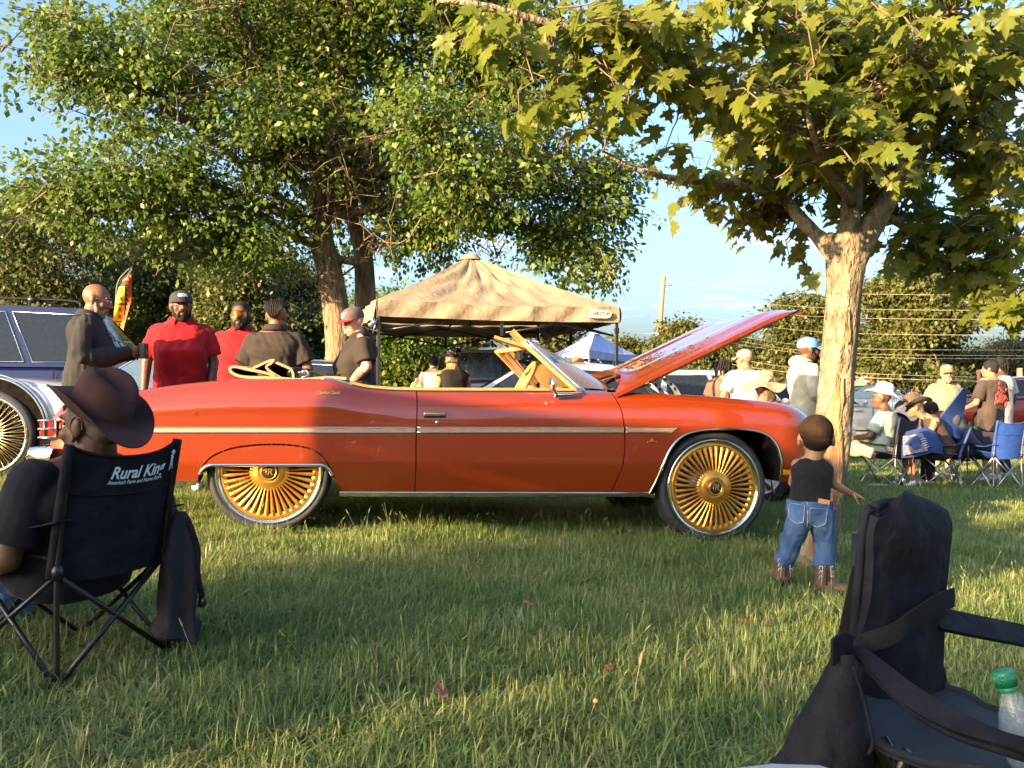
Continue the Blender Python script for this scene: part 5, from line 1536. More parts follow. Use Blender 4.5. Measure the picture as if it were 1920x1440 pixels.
def cap_hat(t, H, hs, crown, brim, yawc=0.0, flatb=False, back=None):
    """ball cap: six gore crown, bill, button"""
    Rm, C = H; cy, sy = math.cos(R(yawc)), math.sin(R(yawc)); Rc = Rm @ np.array([[cy, -sy, 0], [sy, cy, 0], [0, 0, 1]])
    f = lambda p: C + Rc @ (np.array(p, float) * hs)
    th = np.linspace(0, np.pi / 2, 12); a = np.linspace(0, 2 * np.pi, 48, endpoint=False); G = []
    for u in th:
        G.append([f((.088 * math.sin(u) ** .85 * math.sin(b) * (1 - .012 * abs(math.sin(3 * b)) ** 6), -.008 + .107 * math.sin(u) ** .85 * math.cos(b), .040 + .085 * math.cos(u) ** .8)) for b in a])
    G.append([f((.088 * math.sin(b), -.008 + .107 * math.cos(b), .022)) for b in a])
    mb = MB(); mb.grid(np.array(G), wrap=True, flip=False); o = mb.build('cap', crown, t)
    mb = MB(); G = []
    for q in np.linspace(0, 1, 7):
        row = []
        for b in np.linspace(-1.05, 1.05, 17):
            x = .088 * math.sin(b) * (1 + .10 * q); y = -.008 + .107 * math.cos(b) + q * .075 * math.cos(b * .95) ** .6
            row.append(f((x, y, .030 - .010 * q - (0 if flatb else .020 * (b / 1.05) ** 2 * (0.3 + q)))))
        G.append(row)
    mb.sheet(np.array(G), .004 * hs); mb.build('bill', brim, o)
    mb = MB(); mb.ell(f((0, -.008, .126)), np.array([.008, .008, .005]) * hs); mb.build('button', crown, o)
    return o, f

def cap_text(o, f, txt, size, mat, hs, z=.075, x0=0.0, bold=.0012):
    V, Fs = textmesh(txt, size, 0, 1.05, 0, bold); mb = MB()
    P_ = []
    for x, y, _ in V:
        b = (x + x0) / .097; zz = z + y; u = math.sqrt(max(0.02, 1 - ((zz - .040) / .085) ** 2.4)) if zz > .04 else 1
        P_.append(f((.0915 * math.sin(b) * u, -.008 + .1105 * math.cos(b) * u + .002, zz)))
    mb.add(P_, Fs, 0, False); return mb.build('cap_lettering', mat, o)

def cowboy_hat(name, t, H, hs, mat, tilt=0, brim=.19, crown=.125, curl=.075, droop=.03, yawc=0, off=(0, 0, 0), band=None, pinch=.03, lab=None, holes=False, floppy=0.0):
    Rm, C = H; a_, b_ = R(tilt), R(yawc)
    Rc = Rm @ np.array([[math.cos(b_), -math.sin(b_), 0], [math.sin(b_), math.cos(b_), 0], [0, 0, 1]]) @ np.array([[1, 0, 0], [0, math.cos(a_), -math.sin(a_)], [0, math.sin(a_), math.cos(a_)]])
    f = lambda p: C + Rm @ (np.array(off, float) * hs) + Rc @ (np.array(p, float) * hs)
    n = 56; a = np.linspace(0, 2 * np.pi, n, endpoint=False)
    prof = [(0.0, crown - .022), (.30, crown - .018), (.55, crown - .002), (.74, crown), (.86, crown - .012), (.93, crown * .78), (.97, crown * .45), (1.0, .012), (1.02, 0)]
    G = []
    for r_, z_ in prof:
        row = []
        for b in a:
            sx, cy = math.sin(b), math.cos(b)
            front = max(0, cy); dent = pinch * front * math.exp(-((abs(sx) - .55) / .28) ** 2) * (z_ / crown)
            x = .088 * r_ * sx * (1 - .22 * front * z_ / crown) ; y = .108 * r_ * cy
            z = z_ - (.030 * math.exp(-(sx * r_ / .35) ** 2) * (z_ > crown * .7) * (1 if r_ < .9 else 0)) + .012 * cy * r_ * (z_ > .05) - dent * .4
            row.append(f((x * (1 - dent * 3), y, z)))
        G.append(row)
    for q in np.linspace(.06, 1, 10):
        row = []
        for b in a:
            sx, cy = math.sin(b), math.cos(b)
            rx = .090 + (brim * .88 - .090) * q; ry = .110 + (brim * 1.08 - .110) * q
            z = curl * (abs(sx) ** 2.2) * q ** 1.7 - droop * (abs(cy) ** 3) * q ** 1.4 + floppy * q * math.sin(3 * b + 1) + floppy * .6 * q * math.sin(5 * b)
            row.append(f((rx * sx * (1 - .10 * abs(sx) * q * (curl > .03)), ry * cy, z)))
        G.append(row)
    G = np.array(G)
    mb = MB(); mb.grid(G, wrap=True, flip=False)
    lo = G[len(prof) - 1:] - (Rc @ np.array([0, 0, .004]) * hs); mb.grid(lo, wrap=True, flip=True)
    mb.tube(G[-1] - Rc @ np.array([0, 0, .002]) * hs, .0035 * hs, 6, closed=True)
    o = mb.build(name, mat, t, lab)
    if band is not None:
        mb = MB(); mb.grid(np.array([[f((.0905 * math.sin(b) * (1 - .03), .1095 * math.cos(b) * .985, z)) for b in a] for z in (.006, .022)]), wrap=True, flip=True); mb.build('hat_band', band, o)
    return o, f

# the five men behind the car ------------------------------------------------
gray_shirt = cloth('dark_grey', (0.022, 0.022, 0.023), sheen=0); red_polo = cloth('red', (0.27, 0.007, 0.012)); dark_polo = cloth('dark_polo', (0.030, 0.023, 0.019), sheen=0); 
def G3(px, Y): return GP(px, Y)

def build_men():
    # 1 bald man with the phone
    b = G3(160, 7.55)
    J = std_joints(1.82, dict(el_r=(.30, .02, 1.16), wr_r=(.10, .36, 1.22), el_l=(-.27, .06, 1.17), wr_l=(-.02, .38, 1.20), palm_r=(-.7, -.5, .1), palm_l=(.7, -.5, .1), hand_r=(-.55, .75, .15), hand_l=(.55, .75, .1)), lean=.05)
    t, J, H, hs = person('bald man with grey beard and glasses in long sleeved dark shirt holding a phone', b, -72, 1.82, skin_mid, J, head_yaw=-8, head_pitch=-16, bulk=1.20, belly=.9, shirt=gray_shirt, sleeve='long', pants=khaki_m, short=True, beard=greybeard_m, curl=1.3, collar=True, seed=1, voxel=.009, wrinkle=.010, hd_scale=1.1)
    f = hatframe(H, hs)
    mb = MB()
    for q in (-1, 1):
        mb.tube([f((q * .031 + .024 * math.cos(u), .094 - .006 * abs(math.cos(u)), .008 + .017 * math.sin(u))) for u in np.linspace(0, 6.28, 16)], .002, 5); mb.bar(f((q * .056, .086, .012)), f((q * .080, -.005, .012)), .002, 5)
    mb.bar(f((-.008, .098, .012)), f((.008, .098, .012)), .002, 5); mb.build('glasses', chrome, t)
    mb = MB(); w = (J['wr_r'] + J['wr_l']) / 2; fw = unit(H[0] @ np.array([0, 1., 0])); mb.box(w + fw * .09 + np.array([0, 0, .04]), (.05, .09, .13)); mb.build('phone', blackm, t, bevel=.006)
    mb = MB(); nk = J['neck']; s = spline([nk + fw * .10 + np.array([0, 0, .02]), nk + fw * .20 - np.array([0, 0, .14]), w + np.array([0, 0, .08])], 16); mb.tube(s, .006, 5)
    for p in s[6::2]: mb.ell(p, (.012, .012, .012))
    mb.build('lanyard', mk('lanyard', (.05, .05, .05), .4, hue=(.5, .5, .5), scale=90), t)
    mb = MB(); d = unit(J['wr_r'] - J['el_r']); mb.tube([J['wr_r'] - d * .035, J['wr_r'] - d * .02], .036, 14); mb.build('bracelet', chrome, t)
    # 2 BOSS cap
    b = G3(340, 8.3)
    J = std_joints(1.86, dict(el_r=(.30, -.05, 1.18), wr_r=(.31, .06, .92), el_l=(-.28, -.02, 1.18), wr_l=(-.26, .10, .92)))
    t, J, H, hs = person('heavy man in red polo shirt and black cap with white letters, looking at the camera', b, 196, 1.86, skin_dark, J, head_yaw=12, head_pitch=2, bulk=1.25, belly=1.0, shirt=red_polo, pants=dark_m, beard=beard_m, collar=True, seed=4, voxel=.009, wrinkle=.008, neck_r=1.15, hd_scale=1.12, hem=-.36)
    o, f = cap_hat(t, H, hs, mk('cap_black_cloth', (.018, .017, .018), .85, bump=.3, bscale=200), mk('cap_black_cloth', (0, 0, 0)), 0, True)
    cap_text(o, f, 'BOSS', .036, mk('thread_white', (.75, .75, .73), .7), hs, .078)
    # 3 sunglasses
    b = G3(452, 9.1)
    t, J, H, hs = person('bearded man in red polo shirt with mirrored orange sunglasses, beside the braided man', b, 186, 1.86, skin_dark, None, head_yaw=-4, bulk=1.2, belly=.7, shirt=red_polo, pants=dark_m, hair='buzz', beard=beard_m, collar=True, seed=7, voxel=.009, wrinkle=.008, hd_scale=1.12)
    f = hatframe(H, hs); mb = MB(); G = [[f((.070 * math.sin(u), .020 + .084 * math.cos(u), z * (1 - .25 * abs(math.sin(u)) ** 3) + .012 - .006 * math.cos(u * 6) * (z < 0))) for u in np.linspace(-1.15, 1.15, 21)] for z in (-.024, -.008, .010, .022)]
    mir = mk('mirror_lens', (.45, .02, .004), .12, .8, scale=12, stretch=(1, 1, .1), hue=(.70, .30, .02)); mb.sheet(np.array(G), -.003); sg = mb.build('sunglasses', mir, t)
    mb = MB(); mb.tube(G[-1], .004, 6); [mb.bar(f((q * .066, .056, .02)), f((q * .082, -.01, .014)), .004, 6) for q in (-1, 1)]; mb.build('sunglass_frame', blackm, sg)
    # 4 braids, back to the camera
    b = G3(517, 8.25)
    J = std_joints(1.80, dict(el_r=(.30, .0, 1.15), wr_r=(.27, .16, .93), el_l=(-.31, .0, 1.15), wr_l=(-.24, .20, .95)))
    t, J, H, hs = person('broad man with braided hair in brown black polo seen from behind', b, -4, 1.80, skin_mid, J, head_yaw=4, head_pitch=-6, bulk=1.27, belly=.8, shirt=dark_polo, pants=dark_m, hair='braids', collar=True, seed=9, voxel=.009, wrinkle=.010, hem=-.34, hd_scale=1.1)
    # 5 cap and tattoos
    b = G3(672, 8.50)
    J = std_joints(1.80, dict(el_l=(-.26, -.02, 1.20), wr_l=(-.10, .16, .985), el_r=(.27, .04, 1.18), wr_r=(.16, .26, 1.02), palm_l=(.2, .3, -1), hand_l=(.25, .85, -.3), palm_r=(0, 0, -1)), lean=.02)
    t, J, H, hs = person('man in dark polo and grey cap with red bill, tattooed arm resting on the car', b, 112, 1.80, skin_pale, J, head_yaw=26, head_pitch=-14, bulk=1.20, belly=1.0, shirt=dark_polo, pants=dark_m, collar=True, seed=12, voxel=.009, wrinkle=.009, hem=-.34, curl=.3, hd_scale=1.08)
    o, f = cap_hat(t, H, hs, mk('cap_grey', (.085, .062, .055), .85, bump=.3, bscale=200), mk('cap_red', (.42, .015, .02), .8), 0, True)
    mb = MB(); V, Fs = textmesh('C', .062, 0, 1, 0, .006); 
    cap_text(o, f, 'C', .064, mk('thread_white', (0, 0, 0)), hs, .076, 0.0, .007); cap_text(o, lambda p: f((p[0] * 1.015, p[1] + .0025, p[2])), 'C', .060, mk('thread_red', (.42, .03, .03), .7), hs, .076, 0, .001)
    el, wr = J['el_l'], J['wr_l']; d = unit(wr - el)
    tat = mk('tattoo_ink', (.42, .24, .17), .55, scale=34, hue=(.06, .05, .05), detail=8, spec=.3)
    mb = MB(); mb.tube([el + d * .05, el + d * .12, wr - d * .05], [.0525, .0495, .0385], 16, cap=False); mb.build('tattoo', tat, t)
    mb = MB(); mb.tube([wr - d * .03, wr - d * .005], .0375, 16); mb.box(wr - d * .018 + np.array([-.03, -.03, .01]), (.03, .012, .04)); mb.build('watch', mk('watch', (.55, .62, .72), .25, .5), t)
    V, Fs = textmesh('C', .07, .2, 1, 0, .004)
build_men()

# the toddler ---------------------------------------------------------------
def build_toddler():
    Y = 4.9; b = GP(1524, Y)
    def w(px, py, dy=0): return P(px, py, Y + dy) - b
    J = dict(hip=w(1518, 950), neck=w(1524, 858, .0), head=w(1530, 821, .015), sh_r=w(1548, 872), sh_l=w(1496, 872), el_r=w(1563, 908, .05), el_l=w(1486, 905, .08), wr_r=w(1594, 924, .10), wr_l=w(1497, 915, .17),
             hp_r=w(1537, 962), hp_l=w(1500, 962), kn_r=w(1546, 1015, .02), kn_l=w(1486, 1012, .04), an_r=w(1544, 1076, .0), an_l=w(1468, 1062, .10), toe_r=np.array([.75, .1, 0]), toe_l=np.array([-.1, .98, 0]),
             hand_r=np.array([1, .15, -.35]), palm_r=np.array([.1, .3, -1.]), palm_l=np.array([.5, .3, -1.]))
    tank = cloth('black_tank', (0.010, 0.010, 0.012))
    t, J, H, hs = person('toddler in black tank top, blue jeans and cowboy boots walking away beside the front wheel', b, 0, .99, skin_tan, J, head_yaw=-12, head_pitch=-4, bulk=1.02, shirt=None, pants=None, shoes=None, hair='buzz', voxel=.0042, child=True, hd_scale=1.84, curl=.9, eyes=False, seed=2, legs=True, arm_r=1.05, neck_r=1.35)
    k = .55
    # tank top
    mb = MB(); torso_loft(mb, J, k, 1.02, .1, .008, -.02, .955, .97)
    for sd in ('r', 'l'):
        u = J['neck'] * .50 + J['sh_' + sd] * .50 - np.array([0, 0, .006])
        mb.cap(u + np.array([0, -.03, -.01]), u + np.array([0, .03, -.01]), .036, .036, 12)
    link('tank_top', fuse(mb, .005, 4,   .0022, 50, 5, org=ORG[t]), tank, t)
    # jeans with pockets, waistband, label
    mb = MB(); torso_loft(mb, J, k, 1.14, .1, .010, -.14, .12)
    for sd in ('r', 'l'):
        hp, kn, an = J['hp_' + sd], J['kn_' + sd], J['an_' + sd]
        mb.cap(hp + np.array([0, -.018, -.01]), kn, .074, .058, 16); mb.tube(spline([kn + np.array([0, 0, .02]), (kn + an) / 2, an + np.array([0, 0, .030])], 8), [.060, .058, .056, .055, .055, .055, .056, .057], 16)
        mb.ell(hp + np.array([0, -.035, .012]), (.058, .052, .062))
    jn = link('jeans', fuse(mb, .0055, 3, .0034, 62, 8, org=ORG[t]), denim_m, t)
    V = np.array([v.co[:] for v in jn.data.vertices])
    def surf(px, py):
        """point just outside the back of the jeans under a photo pixel"""
        q = P(px, py, Y) - b; dd = np.abs(V[:, 0] - q[0]) + np.abs(V[:, 2] - q[2]); i = np.argsort(dd)[:24]; y = V[i, 1].min()
        return np.array([q[0], y - .003, q[2]]) + b
    stitch = mk('pale_stitch', (.38, .42, .50), .8)
    for pts in ([(1508, 948), (1540, 951), (1537, 978), (1523, 985), (1507, 976), (1508, 948)], [(1478, 941), (1498, 944), (1496, 975), (1484, 978), (1472, 968), (1478, 941)]):
        c = [surf(*p) for p in pts]; d = []
        for p, q in zip(pts[:-1], pts[1:]): d += [surf(p[0] + (q[0] - p[0]) * u, p[1] + (q[1] - p[1]) * u) for u in np.linspace(0, .85, 5)]
        mb = MB(); A = np.array(d); ctr = A.mean(0) - np.array([0, .0015, 0]); mb.add(np.vstack([A, [ctr]]), [(i, (i + 1) % len(A), len(A)) for i in range(len(A))]); pk = mb.build('back_pocket', denim_m, t, recalc=True)
        mb = MB(); mb.tube(np.vstack([A, A[:1]]) - np.array([0, .002, 0]), .0012, 4); mb.build('stitching', stitch, pk)
    mb = MB(); mb.tube([surf(1504, 938), surf(1504, 960), surf(1506, 985)], .0016, 4); mb.build('seam', stitch, t)
    q = [surf(1524, 932), surf(1545, 937), surf(1544, 945), surf(1524, 940)]; mb = MB(); mb.prism([(0, 0), (.062, -.012), (.060, -.036), (.0, -.026)], q[0] + np.array([0, -.004, .004]), (1, 0, 0), (0, 0, 1), (0, 1, 0), .003); mb.build('leather_patch', mk('patch_leather', (.55, .24, .10), .6), t)
    mb = MB(); q = surf(1506, 955); mb.box(q - np.array([0, .003, 0]), (.005, .003, .012)); mb.build('red_tab', mk('tab_red', (.6, .03, .03)), t)
    # cuffs' hem lines and boots
    boot_s = mk('boot_shaft', (.085, .048, .03), .6, var=.2, scale=30, bump=.3, bscale=160); foot_m = mk('boot_foot', (.135, .072, .036), .6, var=.15, scale=20, bump=.3, bscale=160); sole_m = mk('boot_sole', (.02, .014, .01), .8)
    for sd in ('r', 'l'):
        an = J['an_' + sd]; td = unit(np.array([.95, -.30, 0]) if sd == 'r' else np.array([-.12, .98, 0])); w_ = np.cross(td, [0, 0, 1.]); Rm = np.column_stack([w_, td, [0, 0, 1.]])
        g0 = an[2] - .105 if sd == 'r' else an[2] - .085
        mb = MB(); mb.tube([an + np.array([0, 0, -.075]), an + np.array([0, 0, -.02]), an + np.array([0, 0, .055])], [.047, .045, .054], 18); bt = link('boot', fuse(mb, .006, 2, org=ORG[t]), boot_s, t)
        mb = MB(); mb.ell(np.array([an[0], an[1], g0 + .045]) + td * .015, (.045, .062, .046), Rm, 18, 12); mb.ell(np.array([an[0], an[1], g0 + .032]) + td * .085, (.040, .068, .028), Rm, 18, 12); m = link('boot_foot', fuse(mb, .005, 4, org=ORG[t]), foot_m, bt)
        mb = MB(); mb.box(np.array([an[0], an[1], g0 + .006]) + td * .05, (.074, .19, .012), Rm); mb.box(np.array([an[0], an[1], g0 + .010]) - td * .022, (.066, .05, .026), Rm); mb.build('boot_sole', sole_m, bt, bevel=.004)
        mb = MB(); c_ = mk('boot_stitch', (.70, .62, .50), .7)
        for sg in (-1, 1):
            for q in range(3):
                p0 = an + np.array([sg * .022, -.05, .045 - .026 * q]); mb.tube(spline([p0, p0 + np.array([sg * .012, .004, .006]), p0 + np.array([sg * .016, .009, -.012])], 7), .0016, 4)
            mb.tube([an + np.array([sg * .022, -.051, .05]), an + np.array([sg * .026, -.046, -.05])], .0016, 4)
        mb.build('boot_stitching', c_, bt)
        mb = MB(); mb.bar(an + np.array([0, -.052, .058]), an + np.array([0, -.048, -.05]), .004, 6); mb.build('boot_seam', sole_m, bt)
build_toddler()
# ------------------------------------------------------------------ camp chairs
black_cloth = mk('chair_black_cloth', (0.0075, 0.0080, 0.0125), .85, var=.3, scale=12, bump=.8, bscale=11, bdist=.03, spec=.2, detail=3)
navy_cloth = mk('chair_navy_cloth', (0.010, 0.012, 0.024), .7, var=.15, scale=12, bump=.3, bscale=300, bdist=.0015)
blue_cloth = mk('chair_blue_cloth', (0.018, 0.042, 0.155), .7, var=.15, scale=12, bump=.3, bscale=300, bdist=.0015)
black_tube = mk('black_tube', (0.012, 0.012, 0.013), .3, .3, var=.1, spec=.6)
steel_tube = mk('steel_tube', (.32, .33, .34), .35, .85, var=.1)
white_print = mk('white_print', (.72, .74, .76), .8, var=.03)

class Fr:
    """local frame on the ground: x right, y forward, z up"""
    def __init__(s, loc, yaw):
        c, q = math.cos(R(yaw)), math.sin(R(yaw)); s.o = np.array(loc, float); s.R = np.array([[c, -q, 0], [q, c, 0], [0, 0, 1.]])
    def __call__(s, x, y, z): return s.o + s.R @ np.array([x, y, z], float)

def camp_chair(label, loc, yaw, cloth_, tube, group, w=.52, d=.46, seat=.40, top=.82, back_lean=.10, armz=.60, wing=.03, text=None, arms=True, ply=1):
    t = thing('camp_chair', label, 'folding chair', loc, group); f = Fr(loc, yaw); hw, hd = w / 2, d / 2
    def seatpt(u, v):   # u across -1..1, v front..back 0..1
        return f(u * hw * (1.0 - .02 * v), hd - v * d * .94, seat + .03 * (1 - v) + .015 * abs(u) ** 2 - .075 * (1 - u * u) * math.sin(math.pi * min(1, .25 + v * .75)) + .02 * abs(u) ** 3)
    def backpt(u, v):   # v bottom..top 0..1
        bow = .05 * (1 - u * u) * (.5 + .5 * (1 - v))
        sag = -.045 * (1 - abs(u) ** 2.5) * v ** 2
        return f(u * (hw + .005), -hd - back_lean * v ** 1.1 - bow + .03 * (1 - v), seat - .04 * (1 - v) + (top - seat) * v + sag)
    U = np.linspace(-1, 1, 17)
    mb = MB(); mb.sheet(np.array([[seatpt(u, v) for u in U] for v in np.linspace(0, 1, 12)]), .008); mb.build('seat', cloth_, t)
    mb = MB(); G = np.array([[backpt(u, v) for u in U] for v in np.linspace(0, 1, 16)]); mb.sheet(G, .008)
    for u in (-1, 1): mb.tube([backpt(u, v) for v in np.linspace(.05, 1, 10)], .017, 8)
    mb.tube([backpt(u, .995) for u in U], .006, 6); mb.tube([backpt(u, .66) + f.R @ np.array([0, -.006, 0]) for u in U], .003, 4)
    bk = mb.build('backrest', cloth_, t)
    corners = [(-hw, hd), (hw, hd), (hw, -hd), (-hw, -hd)]
    g = lambda x, y: float(gz(f(x, y, 0)[0], f(x, y, 0)[1])) - f.o[2]
    k = 1.06
    for i in range(4):
        a, b = corners[i], corners[(i + 1) % 4]
        for p, q in ((a, b), (b, a)):
            mb = MB(); e = f(q[0], q[1], seat - .01 + (.03 if q[1] > 0 else 0)); s = f(p[0] * k, p[1] * k, g(p[0] * k, p[1] * k) + .01)
            off = f.R @ np.array([p[0], p[1], 0]) * .03
            mb.bar(s + off, e + off * .3, .0095, 8); mb.build('leg_bar', tube, t)
    for (x, y) in corners:
        mb = MB(); s = f(x * k, y * k, g(x * k, y * k) + .012); mb.ell(s, (.024, .024, .018)); mb.ell(f(x, y, seat), (.02, .02, .03)); mb.build('joint', black_tube, t)
    for x in (-hw, hw):
        mb = MB(); mb.tube(spline([f(x * k, -hd * k, g(x * k, -hd * k)), f(x, -hd, seat), f(x, -hd - back_lean, top)], 12), .0098, 8); mb.build('back_post', tube, t)
        if arms:
            mb = MB(); mb.bar(f(x, hd, seat), f(x * 1.05, hd + .01, armz), .0095, 8); mb.build('arm_post', tube, t)
            mb = MB(); A = np.array([[f(x * 1.05 + q, y, armz + .012 - .035 * math.sin(math.pi * (y + hd + .05) / (d + .06)) - .5 * q * q) for q in np.linspace(-.035, .035, 5)] for y in np.linspace(-hd - .05, hd + .02, 12)]); mb.sheet(A, .005); mb.build('armrest', cloth_, t)
    return t, f, backpt, seatpt, bk

def wrap_text(bp, par, lines, mat, nrm, out=.012, mirror=True):
    """print lettering on the outside of a chair back; bp(u, v) -> point"""
    for txt, size, u0, v0, w, shear, bold in lines:
        V, Fs = textmesh(txt, size, shear, 1.0, 0, bold)
        sc = w / max(1e-6, (V[:, 0].max() - V[:, 0].min()))
        P_ = []
        for x, y, _ in V:
            u = u0 + x * sc; v = v0 + y * sc * .62
            P_.append(bp(u, v) + nrm * out)
        mb = MB(); mb.add(P_, Fs, 0, False); mb.build('printed_lettering', mat, par)

def build_left_chair():
    loc = np.array([-1.540, 3.155, 0.]); loc[2] = float(gz(loc[0], loc[1]))
    yaw = 64
    t, f, bp, sp, bk = camp_chair('black folding camp chair with white farm store lettering, under the seated man', loc, yaw, black_cloth, black_tube, None, w=.43, d=.44, seat=.36, top=.765, back_lean=.06, armz=.52)
    nrm = f.R @ np.array([0, -1., 0])
    wrap_text(bp, bk, [('Rural King', .1, .13, .845, 1.06, .32, .0022), ("America's Farm and Home Store", .05, .10, .765, 1.04, .3, .0006)], white_print, nrm, .014)
    mb = MB()   # little windmill
    c = lambda u, v: bp(u, v) + nrm * .0145
    for du in (-.035, .035): mb.bar(c(.84 + du, .79), c(.84, .90), .0022, 4)
    mb.bar(c(.815, .83), c(.865, .83), .0016, 4); mb.bar(c(.83, .87), c(.85, .87), .0016, 4)
    for a in np.linspace(0, 2 * np.pi, 8, endpoint=False): mb.bar(c(.84 + .010 * math.cos(a), .915 + .012 * math.sin(a)), c(.84 + .042 * math.cos(a), .915 + .045 * math.sin(a)), .0022, 4)
    mb.bar(c(.84, .915), c(.90, .93), .002, 4); mb.build('printed_windmill', white_print, bk)
    # carry bag hanging from the right rear post
    bg = thing('carry_bag', 'limp black carry bag hanging from the right post of the lettered chair', 'bag', f(.25, -.27, .30))
    top = f(.275, -.255, .545)
    mb = MB(); n = 22; a = np.linspace(0, 2 * np.pi, n, endpoint=False); G = []
    ex = f.R @ np.array([.55, -.83, 0]); ey = np.array([-ex[1], ex[0], 0])
    for v in np.linspace(0, 1, 16):
        z = .505 - .44 * v; w = .018 + .050 * min(1, v * 3.2) ** .7 + .02 * max(0, v - .85) / .15; dd = .012 + .028 * min(1, v * 2.5) + .02 * max(0, v - .9) / .1
        c = f(.245, -.275, z) + ex * (-.005 - .01 * v)
        G.append([c + ex * (w * math.cos(b) * (1 + .12 * math.sin(3 * b + 5 * v))) + ey * (dd * math.sin(b) * (1 + .35 * math.sin(4 * b + 3))) + np.array([0, 0, .022 * math.sin(2 * b + 1) * (v > .9) + .03 * math.sin(b * 3) * max(0, v - .88) * 6]) for b in a])
    mb.grid(np.array(G), wrap=True); mb.tube(G[-1], .004, 5, closed=True); mb.build('bag_body', mk('bag_nylon', (.009, .010, .014), .7, bump=.6, spec=.3, bscale=60, bdist=.006), bg)
    mb = MB(); mb.tube(spline([f(.245, -.27, .50), f(.255, -.33, .40), f(.26, -.335, .28), f(.285, -.33, .20), f(.275, -.33, .16)], 16), .006, 5, flat=2.2); mb.build('drawstring', black_cloth, bg)
    mb = MB(); mb.ell(f(.285, -.34, .18), (.012, .012, .018)); mb.build('cord_lock', black_tube, bg)
build_left_chair()

def build_seated_man():
    loc = np.array([-1.50, 3.20, float(gz(-1.5, 3.2))]); yaw = 52
    c, s_ = math.cos(R(-yaw)), math.sin(R(-yaw)); Ri = np.array([[c, -s_, 0], [s_, c, 0], [0, 0, 1.]])
    def w(px, py, Y): return Ri @ (P(px, py, Y) - loc)
    J = dict(hip=w(130, 1062, 3.18), neck=w(176, 868, 3.08), head=w(172, 800, 3.06), sh_l=w(62, 902, 2.93), sh_r=w(268, 893, 3.30), el_l=w(12, 1048, 2.90), el_r=w(300, 1010, 3.5), wr_l=w(-60, 1075, 3.05), wr_r=w(180, 1040, 3.62),
             hp_l=w(90, 1075, 3.15), hp_r=w(170, 1065, 3.30), kn_l=w(-70, 1050, 3.40), kn_r=w(30, 1040, 3.72), an_l=w(-50, 1170, 3.50), an_r=w(26, 1165, 3.62), toe_l=Ri @ np.array([-.85, .5, 0]), toe_r=Ri @ np.array([-.85, .5, 0]))
    tee = cloth('black_tee', (0.011, 0.011, 0.015))
    t, J, H, hs = person('seated man in brown cowboy hat and black T shirt seen from behind at left', loc, yaw, 1.80, skin_dark, J, head_yaw=22, head_pitch=0, bulk=1.16, shirt=tee, hem=-.10, pants=denim_m, shoes=mk('boot_leather', (0, 0, 0)), voxel=.0065, wrinkle=.005, seed=31, hd_scale=1.06, neck_r=1.12)
    mb = MB(); Rm, C = H
    q = lambda p: C + Rm @ (np.array(p) * hs)
    for sx in (-1, 1):   # ear rims and lobes, seen close
        a = np.linspace(-.4, 4.2, 16); mb.tube([q((sx * (.080 - .004 * math.cos(u)), -.012 - .019 * math.cos(u), .004 + .031 * math.sin(u))) for u in a], .0042 * hs, 6)
        mb.ell(q((sx * .082, -.002, -.036)), (.008, .010, .013))
    link('ear_rim', fuse(mb, .003, 2, org=ORG[t]), skin_dark, t)
    mb = MB(); mb.ell(q((0, -.020, .036)), np.array([.0785, .0975, .0865]) * hs, Rm, 24, 16); mb.ell(q((0, -.05, -.01)), np.array([.067, .0605, .052]) * hs, Rm)
    link('hair', fuse(mb, .005, 2, org=ORG[t]), mk('grey_stubble', (.05, .032, .024), .9, scale=220, hue=(.13, .10, .085), bump=.5, bscale=500, bdist=.001), t)
    felt = mk('brown_felt', (0.062, 0.030, 0.028), .9, var=.12, scale=10, bump=.35, bscale=300, bdist=.0015, spec=.1)
    h, f = cowboy_hat('cowboy_hat', t, H, hs, felt, tilt=30, brim=.176, crown=.132, curl=.052, droop=.018, off=(0.0, -.030, .050), band=felt, yawc=-10)
build_seated_man()

